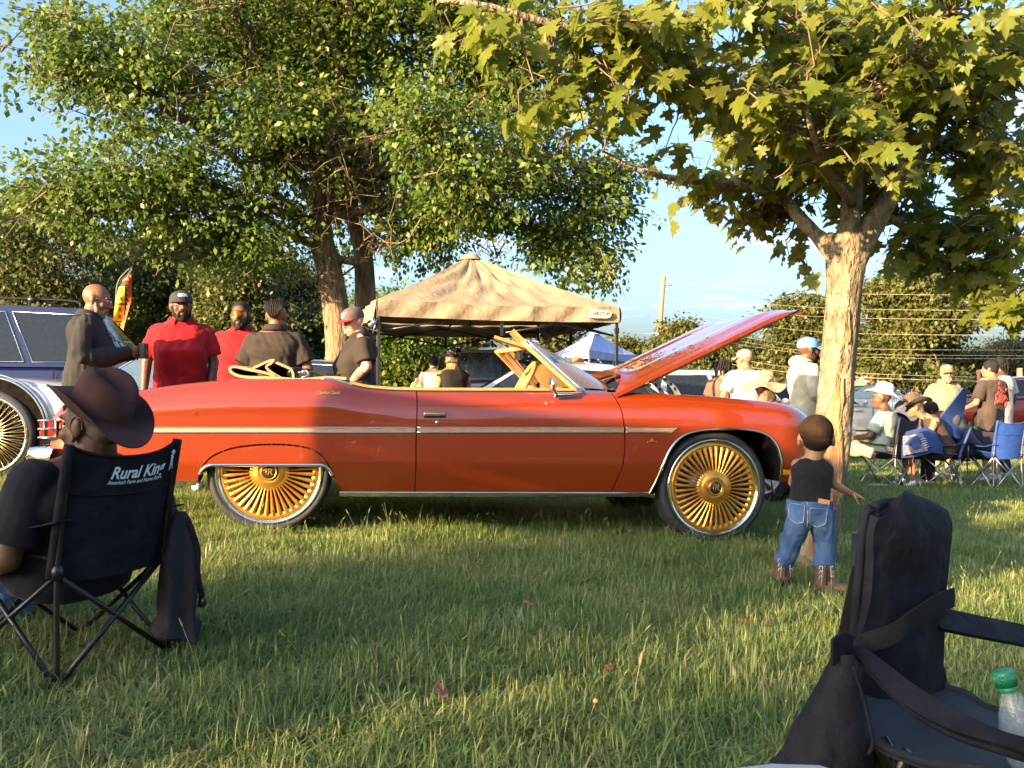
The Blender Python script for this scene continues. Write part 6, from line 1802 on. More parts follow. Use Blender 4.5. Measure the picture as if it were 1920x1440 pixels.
# big empty chair in front at right -------------------------------------------
def build_front_chair():
    b = np.array([.80, 1.62, float(gz(.8, 1.6))])
    t = thing('camp_chair', 'empty black padded camp chair at lower right with drooping seat, nearest the camera', 'folding chair', b)
    def W(px, py, Y): return P(px, py, Y)
    # backrest: padded panel seen from the side; outline left/right columns by row
    rows = [(942, 1640, 1712), (952, 1622, 1752), (975, 1618, 1757), (1040, 1612, 1752), (1110, 1606, 1746), (1180, 1600, 1742), (1260, 1598, 1740), (1340, 1600, 1755), (1400, 1610, 1800), (1460, 1620, 1830)]
    ry = np.array([r_[0] for r_ in rows]); rl = np.array([r_[1] for r_ in rows]); rr = np.array([r_[2] for r_ in rows])
    G = []; yy = np.concatenate([np.linspace(942, 960, 5), np.linspace(970, 1460, 34)])
    for y in yy:
        l, r_ = np.interp(y, ry, rl), np.interp(y, ry, rr); row = []
        for u in np.linspace(0, 1, 22):
            dep = 1.66 + .17 * u - .035 * math.sin(math.pi * u) * min(1, (y - 935) / 60) + .012 * math.sin(y * .03) * math.sin(math.pi * u) + .0022 * math.sin(u * 13 + y * .012) + .0012 * math.sin(u * 23 - y * .02 + 2)
            top = 8 * (1 - math.sin(math.pi * u)) * max(0, 1 - (y - 942) / 40)
            row.append(W(l + (r_ - l) * u, y + top + 30 * max(0, u - .55) * max(0, 1 - (y - 942) / 80), dep))
        G.append(row)
    G = np.array(G); mb = MB(); mb.sheet(G, .03)
    for col in (0, -1): mb.tube(G[1:, col] + np.array([0, -.004, 0]), .009, 8)
    mb.tube(G[0], .010, 8); bk = mb.build('backrest', black_cloth, t)
    mb = MB()
    for col in (2, 19): mb.tube(G[2:, col] - np.array([0, .004, 0]), .0022, 5)
    for y_, u_ in ((9, 8), (7, 15), (20, 9)): mb.ell(G[y_, u_] - np.array([0, .001, 0]), (.008, .003, .003))
    mb.build('seam', mk('seam_thread', (.03, .03, .036), .8), bk)
    # rear posts
    for px, dx, Y in ((1603, 10, 1.74), (1590, 14, 1.80)):
        mb = MB(); mb.bar(W(px + 16, 1000, Y), W(px - 2, 1460, Y), .009, 8); mb.build('back_post', black_tube, t)
    # strap round the back, with the crossing end
    mb = MB(); S_ = spline([W(1592, 1222, 1.66), W(1625, 1205, 1.60), W(1672, 1190, 1.585), W(1710, 1166, 1.60), W(1757, 1134, 1.69), W(1790, 1120, 1.80)], 28)
    mb.sheet(np.stack([S_ + np.array([0, 0, .019]), S_ + np.array([0, -.002, 0]), S_ - np.array([0, 0, .019])], 1), .004); mb.build('strap', mk('strap_webbing', (.010, .010, .011), .9, spec=.15, bump=.5, bscale=500, bdist=.001), bk)
    mb = MB(); S_ = spline([W(1612, 1060, 1.70), W(1595, 1140, 1.70), W(1583, 1205, 1.68), W(1590, 1225, 1.66)], 14); mb.sheet(np.stack([S_ - np.array([.014, 0, 0]), S_ + np.array([.014, 0, 0])], 1), .004); mb.build('strap', mk('strap_webbing', (0, 0, 0)), bk)
    # far armrest to the right edge
    mb = MB(); A = spline([W(1755, 1150, 1.80), W(1830, 1166, 1.86), W(1920, 1184, 1.92), W(2010, 1206, 1.98)], 20)
    mb.sheet(np.stack([A + np.array([0, .02, .012]), A + np.array([0, 0, 0]), A - np.array([0, .02, .024])], 1), .012); mb.build('armrest', black_cloth, t)
    # near armrest: broad band falling from the strap to the lower right
    mb = MB(); A = spline([W(1598, 1212, 1.60), W(1650, 1248, 1.52), W(1720, 1296, 1.42), W(1800, 1345, 1.32), W(1880, 1385, 1.24), W(1980, 1410, 1.16)], 30)
    B = spline([W(1598, 1218, 1.60), W(1640, 1268, 1.50), W(1705, 1330, 1.40), W(1790, 1378, 1.30), W(1880, 1408, 1.22), W(1980, 1440, 1.14)], 30)
    mb.sheet(np.stack([A, A * .5 + B * .5 - np.array([0, .012, 0]), B], 1), -.016); mb.tube(A, .006, 6); mb.tube(B, .006, 6); mb.build('armrest', black_cloth, t)
    # seat: sagging sheet from the back foot to the front edge
    SL = spline([W(1600, 1300, 1.62), W(1640, 1385, 1.52), W(1720, 1420, 1.40), W(1850, 1450, 1.28), W(2000, 1480, 1.20)], 22)
    SM = spline([W(1660, 1280, 1.72), W(1730, 1360, 1.62), W(1800, 1395, 1.50), W(1900, 1415, 1.40), W(2020, 1440, 1.32)], 22)
    SR = spline([W(1752, 1280, 1.82), W(1800, 1300, 1.80), W(1850, 1320, 1.76), W(1920, 1345, 1.70), W(2030, 1375, 1.62)], 22)
    n = 12; G2 = []
    for i in range(22):
        row = spline([SL[i], SM[i], SR[i]], n); row += np.array([[0, 0, .004 * math.sin(i * .5 + k * .5) + .002 * math.sin(i * .9 - k)] for k in range(n)]); G2.append(row)
    mb = MB(); mb.sheet(np.array(G2), -.012); mb.tube(np.array(G2)[:, -1], .008, 6); mb.tube(np.array(G2)[:, 0], .007, 6); mb.build('seat', mk('chair_navy_seat', (.007, .008, .014), .8, var=.2, scale=9, bump=.5, bscale=160, bdist=.003), t)
    # dark side pocket / lower back
    mb = MB(); q = np.array([[W(1735, 1230, 1.80), W(1765, 1250, 1.86)], [W(1748, 1320, 1.78), W(1782, 1330, 1.88)], [W(1740, 1440, 1.74), W(1800, 1420, 1.86)]]); mb.sheet(q, .006); mb.build('side_gusset', black_cloth, t)
    for a_, b_ in (((1655, 1385, 1.52), (1720, 1500, 1.44)), ((1700, 1410, 1.45), (1660, 1520, 1.50)), ((1640, 1380, 1.6), (1690, 1500, 1.62))):
        mb = MB(); mb.bar(W(*a_), W(*b_), .0095, 8); mb.build('leg_bar', black_tube, t)
    # bag hung on the left of the chair: cone with a gathered mouth
    bg = thing('carry_bag', 'black satin carry bag with gathered mouth hanging at the left of the front chair', 'bag', W(1560, 1380, 1.52))
    nylon = mk('bag_satin', (.0080, .0085, .012), .75, var=.2, bump=.8, bscale=12, bdist=.03, spec=.2)
    G = []
    for v in np.linspace(0, 1, 18):
        l = np.interp(v, [0, .3, .7, .92, 1], [1566, 1535, 1485, 1470, 1452]); r_ = np.interp(v, [0, .3, .7, .92, 1], [1598, 1610, 1626, 1634, 1628]); y = np.interp(v, [0, 1], [1222, 1432])
        cx, hw = (l + r_) / 2, (r_ - l) / 2; c = W(cx, y, 1.53); hw = hw / F * 1.53; dd = .02 + .05 * v; row = []
        for b_ in np.linspace(0, 2 * np.pi, 40, endpoint=False):
            pl = 1 + .035 * math.sin(6 * b_ + 2 * v) * v + .05 * math.sin(11 * b_) * max(0, v - .75) / .25
            row.append(c + np.array([hw * math.cos(b_) * pl, dd * math.sin(b_) * pl, 0]))
        G.append(row)
    for v in np.linspace(.06, .3, 5):     # gathered ruffle turning under
        row = []
        for k, b_ in enumerate(np.linspace(0, 2 * np.pi, 40, endpoint=False)):
            p = G[17][k]; c = W(1545, 1432, 1.53); ruf = .016 * math.sin(9 * b_ + 1) * math.sin(v * 9)
            row.append(p + (c - p) * (v * 1.4) + np.array([0, -.01, -.05 * v + ruf]))
        G.append(row)
    mb = MB(); mb.grid(np.array(G), wrap=True); mb.build('bag_body', nylon, bg)
    mb = MB(); S_ = spline([W(1562, 1225, 1.50), W(1580, 1212, 1.52), W(1600, 1216, 1.56)], 8); mb.sheet(np.stack([S_ + np.array([0, 0, .022]), S_ - np.array([0, 0, .022])], 1), .005); mb.build('bag_loop', black_cloth, bg)
    mb = MB(); mb.tube(spline([W(1600, 1250, 1.47), W(1622, 1320, 1.47), W(1636, 1390, 1.47), W(1628, 1415, 1.47)], 14), .0035, 6); mb.build('bag_seam', black_cloth, bg)
    # grey lid at the very bottom
    g = W(1500, 1436, 1.20); o = MB(); pts = [(-.16, -.10), (.02, -.10), (.048, -.07), (.048, .03), (.03, .05), (-.035, .055), (-.16, .02)]
    o.prism(pts, g + np.array([0, -.04, -.02]), (1, 0, 0), (0, 1, 0), (0, 0, 1), .02); q = o.build('cooler_lid', mk('grey_lid', (.30, .30, .32), .5, var=.05), org=g, bevel=.008); tag(q, 'plain grey plastic lid poking in at the bottom edge', 'lid')
    # bottle
    cpos = W(1880, 1262, 1.34)
    bt = thing('water_bottle', 'clear plastic water bottle with green screw cap in the front chair', 'bottle', cpos)
    ax = unit(np.array([.30, -.10, -1.0]))
    clear = mk('bottle_plastic', (.55, .60, .64), .06, var=.05, alpha=.20, coat=1.0)
    mb = MB(); x, y, d = frame(ax); prof = [(.0122, 0), (.0122, .008), (.0155, .014), (.024, .035), (.031, .058), (.0335, .075), (.0335, .12), (.031, .128), (.0335, .136), (.0335, .20), (.028, .212), (0, .214)]
    mb.lathe(prof, cpos + ax * .022, ax, 36); mb.build('bottle_body', clear, bt)
    mb = MB(); mb.lathe([(.0, .0), (.0325, .0), (.0325, .12), (.0, .122)], cpos + ax * .110, ax, 36); w_ = mk('water', (.16, .18, .21), .02, var=.3, scale=60, alpha=.4, coat=1.0); mb.build('water', w_, bt)
    mb = MB(); capm = mk('green_cap', (.012, .16, .075), .4, var=.05); mb.lathe([(0, -.004), (.0135, -.004), (.0152, -.001), (.0152, .018), (.0140, .018), (.0140, .012)], cpos, ax, 40)
    for k in range(40):
        a_ = 2 * np.pi * k / 40; e = math.cos(a_) * x + math.sin(a_) * y; mb.bar(cpos + e * .0153, cpos + e * .0153 + ax * .016, .0007, 4)
    mb.lathe([(.0150, .0195), (.0153, .020), (.0153, .025), (.0150, .0255)], cpos, ax, 40); mb.build('bottle_cap', capm, bt)
build_front_chair()

# group of chairs and people at right ----------------------------------------
def build_right_group():
    G_ = 'blue folding chairs of the group under the maple'
    Y = 12.0
    l1 = GP(1664, Y); camp_chair('navy folding chair with silver legs, under the man in the white straw hat', l1, 42, navy_cloth, steel_tube, G_, top=.92, seat=.42, back_lean=.06)
    l2 = GP(1757, Y + .1); t2 = camp_chair('tall blue folding chair with pointed headrest, beside the woman in brown hat', l2, 75, blue_cloth, steel_tube, G_, top=.80, seat=.42, w=.56, back_lean=.12)
    # its tall headrest sail and the printed storage bag on the seat side
    o = t2[0]; mb = MB(); A = np.array([[P(1752, 800, Y), P(1775, 815, Y), P(1800, 822, Y)], [P(1770, 775, Y), P(1788, 785, Y + .1), P(1806, 792, Y + .2)], [P(1788, 752, Y), P(1800, 758, Y + .1), P(1810, 762, Y + .2)], [P(1806, 728, Y + .05), P(1810, 728, Y + .1), P(1815, 729, Y + .2)]])
    mb.sheet(A, .02); mb.build('headrest', blue_cloth, o)
    mb = MB(); A = np.array([[P(1692, 812, Y - .25), P(1715, 806, Y - .25), P(1736, 802, Y - .25), P(1752, 812, Y - .2)], [P(1690, 835, Y - .30), P(1715, 830, Y - .32), P(1742, 824, Y - .3), P(1762, 832, Y - .2)], [P(1690, 858, Y - .28), P(1716, 856, Y - .3), P(1745, 848, Y - .28), P(1765, 852, Y - .2)]])
    mb.sheet(A, .03); pb = mb.build('side_bag', blue_cloth, o)
    pic = mk('printed_photo', (.30, .27, .23), .6, scale=9, hue=(.06, .08, .16), detail=6, stretch=(3, 1, 2)); mb = MB(); mb.sheet(np.array([[P(1693, 818, Y - .31), P(1730, 812, Y - .31)], [P(1694, 854, Y - .36), P(1740, 845, Y - .36)]]), -.004); pl = mb.build('printed_label', pic, pb)
    mb = MB(); mb.sheet(np.array([[P(1707, 824, Y - .33), P(1722, 820, Y - .33)], [P(1712, 842, Y - .37), P(1728, 838, Y - .37)]]), -.003); mb.build('printed_chair', mk('print_navy', (.03, .05, .16), .6), pl)
    mb = MB()
    for k in range(5): mb.bar(P(1726 + k * 2, 824 + k * 4, Y - .37), P(1736 + k * 1.5, 821 + k * 4, Y - .37), .004, 4)
    mb.build('printed_lines', white_print, pl)
    l3 = GP(1866, 11.9); camp_chair('small royal blue folding chair, empty, at the far right', l3, 10, mk('royal_blue', (.014, .055, .27), .7, bump=.3, bscale=300), steel_tube, G_, top=.92, seat=.46, w=.40, back_lean=.08)
    l4 = GP(1815, 12.3); camp_chair('dark blue folding chair under the bent over person in charcoal', l4, 105, navy_cloth, steel_tube, G_, top=.78, seat=.40)
    mint = cloth('mint', (.27, .32, .265)); cream = cloth('cream', (.42, .38, .27))
    # seated man, white straw hat
    def seated(k=1.0, lean=.05, ky=.45): 
        return dict(hip=np.array([0, -.05, .50]) * k, neck=np.array([0, -.12 + lean, 1.02]) * k, head=np.array([0, -.06 + lean * 1.3, 1.17]) * k, sh_r=np.array([.19, -.11 + lean, .93]) * k, sh_l=np.array([-.19, -.11 + lean, .93]) * k, el_r=np.array([.27, .02 + lean, .68]) * k, el_l=np.array([-.27, .02 + lean, .68]) * k,
                    wr_r=np.array([.18, .26 + lean, .64]) * k, wr_l=np.array([-.18, .26 + lean, .64]) * k, hp_r=np.array([.10, 0, .48]) * k, hp_l=np.array([-.10, 0, .48]) * k, kn_r=np.array([.14, ky, .50]) * k, kn_l=np.array([-.14, ky, .50]) * k, an_r=np.array([.15, ky + .03, .09]) * k, an_l=np.array([-.15, ky - .02, .09]) * k)
    b = l1 + np.array([-.10, .05, 0])
    t, J, H, hs = person('seated man in mint green shirt and white straw cowboy hat', b, 55, 1.80, skin_dark, seated(lean=.02), head_yaw=15, bulk=1.22, shirt=mint, sleeve='short', pants=khaki_m, short=True, voxel=.014, wrinkle=.006, hem=-.05, seed=41, hd_scale=1.15)
    straw = mk('white_straw', (.44, .46, .53), .8, scale=60, bump=.8, bscale=160, bdist=.01)
    h, f = cowboy_hat('straw_hat', t, H, hs, straw, tilt=14, brim=.20, crown=.14, curl=.06, droop=.03, off=(0, -.03, .055), yawc=-10)
    mb = MB()
    for i in range(5):
        for j in range(3):
            u = 2.2 + i * .28; z = .045 + j * .022; mb.box(f((.0885 * math.sin(u), .1085 * math.cos(u), z + .010 * (i % 2))), (.014, .014, .012))
    mb.build('hat_holes', dark_m, h)
    b = l2 + np.array([.04, -.08, 0]); J0 = seated(.95, .26); J0['head'] = np.array([0, .36, 1.07]); J0['neck'] = np.array([0, .21, .95]); 
    t, J, H, hs = person('woman in brown cowboy hat with long hair bending forward in the tall blue chair', b, 80, 1.66, skin_tan, J0, head_pitch=-14, bulk=1.1, shirt=cloth('tank_dark', (.05, .035, .03)), sleeve='none', pants=dark_m, short=True, voxel=.014, hair='long', seed=43, hem=-.05, hd_scale=1.15)
    cowboy_hat('cowboy_hat', t, H, hs, mk('tan_felt', (.085, .052, .030), .85, sheen=.2), tilt=0, brim=.22, crown=.14, curl=.07, droop=.03, off=(0, 0, .05), yawc=20, band=dark_m)
    b = l4 + np.array([-.05, .0, 0]); J0 = seated(1, .25); J0['head'] = np.array([0, .42, 1.02]); J0['neck'] = np.array([0, .26, .98])
    t, J, H, hs = person('person in charcoal shirt hunched forward on the dark blue chair', b, 70, 1.78, skin_dark, J0, head_pitch=-30, bulk=1.3, shirt=cloth('charcoal_tee', (.045, .048, .055)), pants=dark_m, voxel=.014, hair='short', seed=44, wrinkle=.007, hem=-.08)
    # standing ones
    t, J, H, hs = person('grey bearded man in khaki shirt and tan cap with white star', GP(1768, 13.7), 190, 1.74, skin_tan, std_joints(1.74, dict(el_r=(.28, .0, 1.12), wr_r=(.10, .24, 1.02), el_l=(-.28, .02, 1.12), wr_l=(-.12, .26, 1.02)), lean=.06), head_yaw=-20, bulk=1.2, belly=.6, shirt=cloth('khaki_shirt', (.30, .235, .13)), collar=True, pants=khaki_m, beard=greybeard_m, voxel=.014, seed=45, hd_scale=1.15)
    o, f = cap_hat(t, H, hs, mk('cap_olive', (.16, .13, .07), .85), mk('cap_olive', (0, 0, 0)))
    st = [((.034 if i % 2 == 0 else .014) * math.sin(i * math.pi / 5), (.034 if i % 2 == 0 else .014) * math.cos(i * math.pi / 5)) for i in range(10)]
    mb = MB(); mb.add([f((x, .094 - abs(x) * .25, .078 + y)) for x, y in st] + [f((0, .098, .078))], [(i, (i + 1) % 10, 10) for i in range(10)], 0, False); mb.build('star_patch', mk('thread_white', (0, 0, 0)), o)
    t, J, H, hs = person('youth in dark T shirt with red print on the back', GP(1858, 13.0), 24, 1.80, skin_tan, std_joints(1.80, dict(el_l=(-.30, .0, 1.14), wr_l=(-.24, .24, 1.06), el_r=(.26, .0, 1.1), wr_r=(.22, .2, 1.0))), head_yaw=30, bulk=1.05, shirt=cloth('dark_tee', (.05, .036, .032)), pants=dark_m, short=True, hair='short', voxel=.012, seed=46, hem=-.40, wrinkle=.006)
    pr = mk('red_print', (.45, .02, .015), .7, scale=26, hue=(.75, .12, .09), detail=7); back = -H[0][:, 1]; r = np.random.default_rng(8); mb = MB(); nk = J['neck']; xr = unit(J['sh_r'] - J['sh_l']); bx = unit(np.cross(xr, [0, 0, 1.]))
    for k in range(26):
        u, v = r.uniform(-.11, .13), r.uniform(-.42, -.08)
        mb.sheet(np.array([[nk + xr * (u + .028 * math.cos(a_)) * 1 + np.array([0, 0, v + .040 * math.sin(a_) - .02 * q]) + bx * (.145 + .008 * q - .5 * u * u) for a_ in (0, .9, 2.2, 3.1)] for q in (0, 1)]), .002)
    mb.build('shirt_print', pr, t)
    t, J, H, hs = person('youth in white T shirt with short locs behind the dark shirted youth', GP(1876, 13.9), 30, 1.90, skin_dark, std_joints(1.90, dict(el_l=(-.36, .10, 1.42), wr_l=(-.20, .22, 1.58))), head_yaw=-30, shirt=white_m, pants=dark_m, hair='locs', voxel=.014, seed=47, hem=-.4)
    t, J, H, hs = person('man in pale cream hoodie and light blue cap behind the maple trunk', GP(1512, 9.6), -86, 1.80, skin_dark, std_joints(1.80, dict(el_r=(.30, -.02, 1.16), wr_r=(.12, .22, 1.05), el_l=(-.28, 0, 1.16), wr_l=(-.1, .24, 1.05))), head_yaw=4, bulk=1.16, belly=.5, shirt=cream, sleeve='long', pants=cloth('cream_pants', (.5, .46, .34)), beard=beard_m, voxel=.011, seed=48, wrinkle=.010, hem=-.38, hd_scale=1.08)
    mb = MB(); nk = J['neck']; mb.ell(nk + H[0] @ np.array([0, -.08, .0]), (.10, .10, .075)); mb.ell(nk + H[0] @ np.array([0, -.02, -.01]), (.11, .11, .05)); link('hood', fuse(mb, .012, 4, .006, 9, 2, org=ORG[t]), cream, t)
    cap_hat(t, H, hs, mk('cap_sky', (.10, .28, .62), .8), mk('cap_sky', (0, 0, 0)))
    t, J, H, hs = person('man in white T shirt and faded grey cap seen from behind the open hood', GP(1397, 12.0), 14, 1.80, skin_tan, std_joints(1.80, dict(el_l=(-.32, -.02, 1.15), wr_l=(-.30, .10, .90), el_r=(.30, 0, 1.15), wr_r=(.28, .2, .95))), head_yaw=28, bulk=1.22, belly=.3, shirt=white_m, pants=dark_m, voxel=.011, seed=49, wrinkle=.007, hem=-.36, hd_scale=1.1)
    cap_hat(t, H, hs, mk('cap_faded', (.19, .16, .16), .85), mk('cap_faded', (0, 0, 0)))
    t, J, H, hs = person('woman with locs in brown T shirt left of the white shirted man', GP(1358, 12.6), -40, 1.68, skin_tan, None, head_yaw=-20, shirt=cloth('brown_tee', (.13, .08, .055)), pants=dark_m, hair='locs', voxel=.013, seed=50, hem=-.36, hd_scale=1.1)
    b = GP(1428, 10.3); J0 = seated(.95, .02)
    for q in J0: J0[q] = J0[q] + np.array([0, 0, .13])
    t, J, H, hs = person('seated woman under a wide floppy tan sun hat', b, 20, 1.66, skin_tan, J0, head_yaw=10, head_pitch=-8, shirt=cloth('coral', (.45, .07, .05)), pants=dark_m, hair='long', voxel=.014, seed=51, hem=-.05, hd_scale=1.12)
    cowboy_hat('sun_hat', t, H, hs, mk('sun_hat_felt', (.33, .235, .135), .9, bump=.3, bscale=200), tilt=12, brim=.25, crown=.125, curl=-.10, droop=.05, off=(0, -.02, .045), pinch=0, floppy=.03)
    camp_chair('black folding chair under the woman in the sun hat', b + np.array([0, -.05, .12]), 20, black_cloth, black_tube, None, top=.78)
build_right_group()

# people seen over the door --------------------------------------------------
def build_back_people():
    t, J, H, hs = person('woman with dark curls in a black top and polka dot hat under the canopy', GP(850, 12.4), 20, 1.62, skin_tan, std_joints(1.62, lean=.03), head_yaw=35, bulk=1.1, shirt=cloth('black_top', (.014, .013, .013)), sleeve='none', pants=dark_m, hair='long', voxel=.013, seed=61, hd_scale=1.15)
    dots = bpy.data.materials.new('polka_dots'); dots.use_nodes = True; n = dots.node_tree.nodes; l = dots.node_tree.links
    vo = n.new('ShaderNodeTexVoronoi'); vo.inputs['Scale'].default_value = 26; tc = n.new('ShaderNodeTexCoord'); l.new(tc.outputs['Object'], vo.inputs['Vector']); rp = n.new('ShaderNodeValToRGB'); rp.color_ramp.interpolation = 'CONSTANT'
    rp.color_ramp.elements[0].color = (.75, .72, .68, 1); rp.color_ramp.elements[1].position = .36; rp.color_ramp.elements[1].color = (.015, .012, .012, 1); l.new(vo.outputs['Distance'], rp.inputs[0]); l.new(rp.outputs[0], n['Principled BSDF'].inputs['Base Color'])
    cowboy_hat('polka_dot_hat', t, H, hs, dots, tilt=10, brim=.19, crown=.12, curl=.03, droop=.04, off=(0, -.02, .05), pinch=.01)
    t, J, H, hs = person('person in pink shirt stretching an arm over the chair back, seen under the canopy', GP(812, 14.2), -30, 1.62, skin_tan, std_joints(1.62, dict(el_l=(-.36, .22, 1.20), wr_l=(-.50, .40, 1.16))), head_yaw=30, shirt=cloth('pink', (.58, .28, .25)), sleeve='long', pants=dark_m, hair='short', voxel=.014, seed=62)
    camp_chair('olive folding chair by the woman in the polka dot hat', GP(812, 13.2), 10, mk('olive_cloth', (.05, .047, .036), .8), black_tube, None, top=1.02, seat=.6, w=.5)
    t, J, H, hs = person('child in lime green shirt sitting by a purple chair in the background', GP(783, 19.5), -60, 1.5, skin_pale, None, shirt=cloth('lime', (.36, .52, .20)), pants=dark_m, hair='buzz', voxel=.018, seed=63)
    camp_chair('purple folding chair behind the child in lime green', GP(792, 20), 30, mk('purple_cloth', (.07, .03, .16), .8), black_tube, None, top=1.05, seat=.6)
    t, J, H, hs = person('person in coral patterned top seen through the convertible cabin', GP(968, 12.4), -30, 1.42, skin_tan, None, shirt=mk('coral_pattern', (.55, .16, .10), .8, scale=40, hue=(.12, .04, .03), detail=1), pants=dark_m, hair='long', voxel=.014, seed=64)
    t, J, H, hs = person('man in orange hat seen through the windscreen by the silver vehicle', GP(1083, 15.2), 40, 1.72, skin_tan, None, head_yaw=30, shirt=cloth('rust', (.28, .08, .04)), pants=dark_m, voxel=.014, seed=65)
    cowboy_hat('orange_hat', t, H, hs, mk('orange_felt', (.50, .12, .03), .85), tilt=6, brim=.16, crown=.12, curl=.02, droop=.02, off=(0, -.02, .05), pinch=.01)
build_back_people()
# ------------------------------------------------------------------ canopies
def canopy(name, label, corners, zeave, zpeak, cloth_, val=.22, legs_=black_tube, group=None, seed=0, nleg=4, trim=True):
    """pop-up canopy: corners are four ground points in order; pyramid roof, valance, legs, scissor truss"""
    c = [np.array(q, float) for q in corners]; ctr = sum(c) / 4; c3 = np.append(ctr, 0)
    t = thing(name, label, 'canopy', (ctr[0], ctr[1], float(gz(ctr[0], ctr[1]))), group)
    E = [np.array([q[0], q[1], zeave]) for q in c]; pk = np.array([ctr[0], ctr[1], zpeak]); r = np.random.default_rng(seed)
    mb = MB()
    for i in range(4):
        a, b = E[i], E[(i + 1) % 4]; G = []; n = 30
        for v in np.linspace(0, 1, 24):
            row = []
            for u in np.linspace(0, 1, n):
                e = a + (b - a) * u; p = e + (pk - e) * v * .985
                sag = -.10 * math.sin(math.pi * v) * (.35 + .65 * math.sin(math.pi * u)) - .035 * math.sin(math.pi * u) * (1 - v)
                edge = math.sin(math.pi * u) ** .6 * math.sin(math.pi * min(v + .02, 1)) ** .6
                w = .016 * math.sin(u * 31 * (1.2 - .5 * v) + 3 * math.sin(v * 6 + i)) + .012 * math.sin(u * 57 - 8 * v + i) + .012 * math.sin((u - .5) * 14 / (1.05 - v * .8) + 7 * v)
                row.append(p + np.array([0, 0, sag + w * edge]))
            G.append(row)
        mb.grid(np.array(G), flip=False)
    roof = mb.build('roof', cloth_, t)
    mb = MB()
    mb.lathe([(0, .03), (.10, .0), (.16, -.07)], pk, (0, 0, 1), 16); mb.build('peak_cap', cloth_, roof)
    for i in range(4):
        a, b = E[i], E[(i + 1) % 4]; out = unit(np.cross(b - a, [0, 0, 1.])); out = out if np.dot(out, (a + b) / 2 - c3) > 0 else -out
        G = []
        for v in np.linspace(0, 1, 7):
            G.append([a + (b - a) * u + np.array([0, 0, -val * v - .035 * math.sin(math.pi * u) * (1 - .6 * v)]) + out * (.02 + .014 * math.sin(u * 21 + 2 * v + i) * v + .012 * math.sin(u * 43 + 3 * v) + .02 * math.exp(-((u - .62) / .02) ** 2)) for u in np.linspace(0, 1, 60)])
        mb = MB(); mb.grid(np.array(G)); mb.build('valance', cloth_, t)
    for i in range(nleg):
        g = float(gz(c[i][0], c[i][1])); q = c[i] + (ctr[:2] - c[i]) * .012
        mb = MB(); mb.box((q[0], q[1], (zeave + g) / 2), (.038, .038, zeave - g)); mb.box((q[0], q[1], g + .02), (.10, .10, .012)); mb.box((q[0], q[1], zeave - .30), (.055, .055, .07)); mb.box((q[0], q[1], zeave - .10), (.05, .05, .05)); mb.build('leg', legs_, t, bevel=.003)
    for i in range(4):
        a, b = c[i] + (ctr[:2] - c[i]) * .035, c[(i + 1) % 4] + (ctr[:2] - c[(i + 1) % 4]) * .035; m = (a + b) / 2
        def p3(q, z): return np.array([q[0], q[1], z])
        for (s, e) in ((a, m), (m, b)):
            for z0, z1 in ((zeave - .10, zeave - .36), (zeave - .36, zeave - .10)):
                mb = MB(); mb.bar(p3(s, z0), p3(e, z1), .013, 6, flat=1); mb.build('truss_bar', legs_, t)
        mb = MB(); mb.box(p3(m, zeave - .30), (.04, .04, .18)); mb.build('truss_bracket', legs_, t)
    mb = MB(); mb.bar(p3(ctr, zeave - .2), pk, .014, 6)
    for i in range(4): mb.bar(p3(ctr, zeave + .1), p3((c[i] + c[(i + 1) % 4]) / 2, zeave - .12), .011, 6)
    mb.build('centre_pole', legs_, t)
    return t, E
tan_canopy = mk('canopy_tan', (.265, .205, .132), .85, var=.06, scale=5, bump=.5, bscale=11, bdist=.03, spec=.2, detail=8)
def build_canopies():
    c = [np.array(q) for q in ((-1.545, 10.4), (1.33, 11.3), (.42, 14.2), (-2.45, 13.3))]
    t, E = canopy('pop_up_canopy', 'tan pop up canopy with black folding legs behind the convertible', c, 2.13, 2.93, tan_canopy, .20, seed=3)
    a, b = E[0], E[1]; d = unit(b - a); out = np.cross(d, [0, 0, 1.]); o = a + d * 2.71 + out * .062 + np.array([0, 0, -.105])
    lab = MB(); pts = [(.19 * math.cos(u) * (1 if abs(math.cos(u)) > .2 else 1), .062 * math.sin(u)) for u in np.linspace(0, 6.283, 28, endpoint=False)]; pts = [(x if abs(x) < .15 else math.copysign(.15 + (abs(x) - .15) * .6, x), max(-.05, min(.05, y))) for x, y in pts]
    lab.prism(pts, o, d, (0, 0, 1), out, .004); l = lab.build('brand_label', mk('label_cream', (.70, .66, .42), .7), t)
    V, Fs = textmesh('FIRSTUP', .062, .25, 1.0, 0, .0012); mb = MB(); mb.add(o + out * .006 + np.outer(V[:, 0] + .035, d) + np.outer(V[:, 1], [0, 0, 1.]), Fs, 0, False); mb.build('label_lettering', dark_m, l)
    mb = MB(); mb.tube(spline([o + out * .006 + d * x + np.array([0, 0, z]) for x, z in ((-.165, .02), (-.15, -.01), (-.125, -.03), (-.10, -.03))], 10), .005, 5); mb.ell(o + out * .006 + d * -.155 + np.array([0, 0, .03]), (.012, .004, .010)); mb.build('label_bird', mk('label_green', (.10, .16, .05), .7), l)
    mb = MB(); q = E[0] + np.array([.0, -.03, -.24]); [mb.ell(q + np.array([-.05 + .02 * math.sin(k * 2.1), 0, -.03 * k]), (.035, .03, .03)) for k in range(3)]; mb.bar(q, q + np.array([-.05, 0, -.16]), .006); mb.build('tie_cord', steel_tube, t)
    c = [np.array(q) for q in ((P(1040, 0, 25)[0], 25.0), (P(1100, 0, 24)[0] + 0, 23.2), (P(1192, 0, 26)[0], 26.0), (P(1120, 0, 28)[0], 28.2))]
    canopy('pop_up_canopy', 'pale blue pop up canopy in the distance right of the windscreen', c, 2.22, 2.85, mk('canopy_pale_blue', (.40, .44, .64), .8, var=.04, bump=.2), .22, steel_tube, seed=4)
build_canopies()

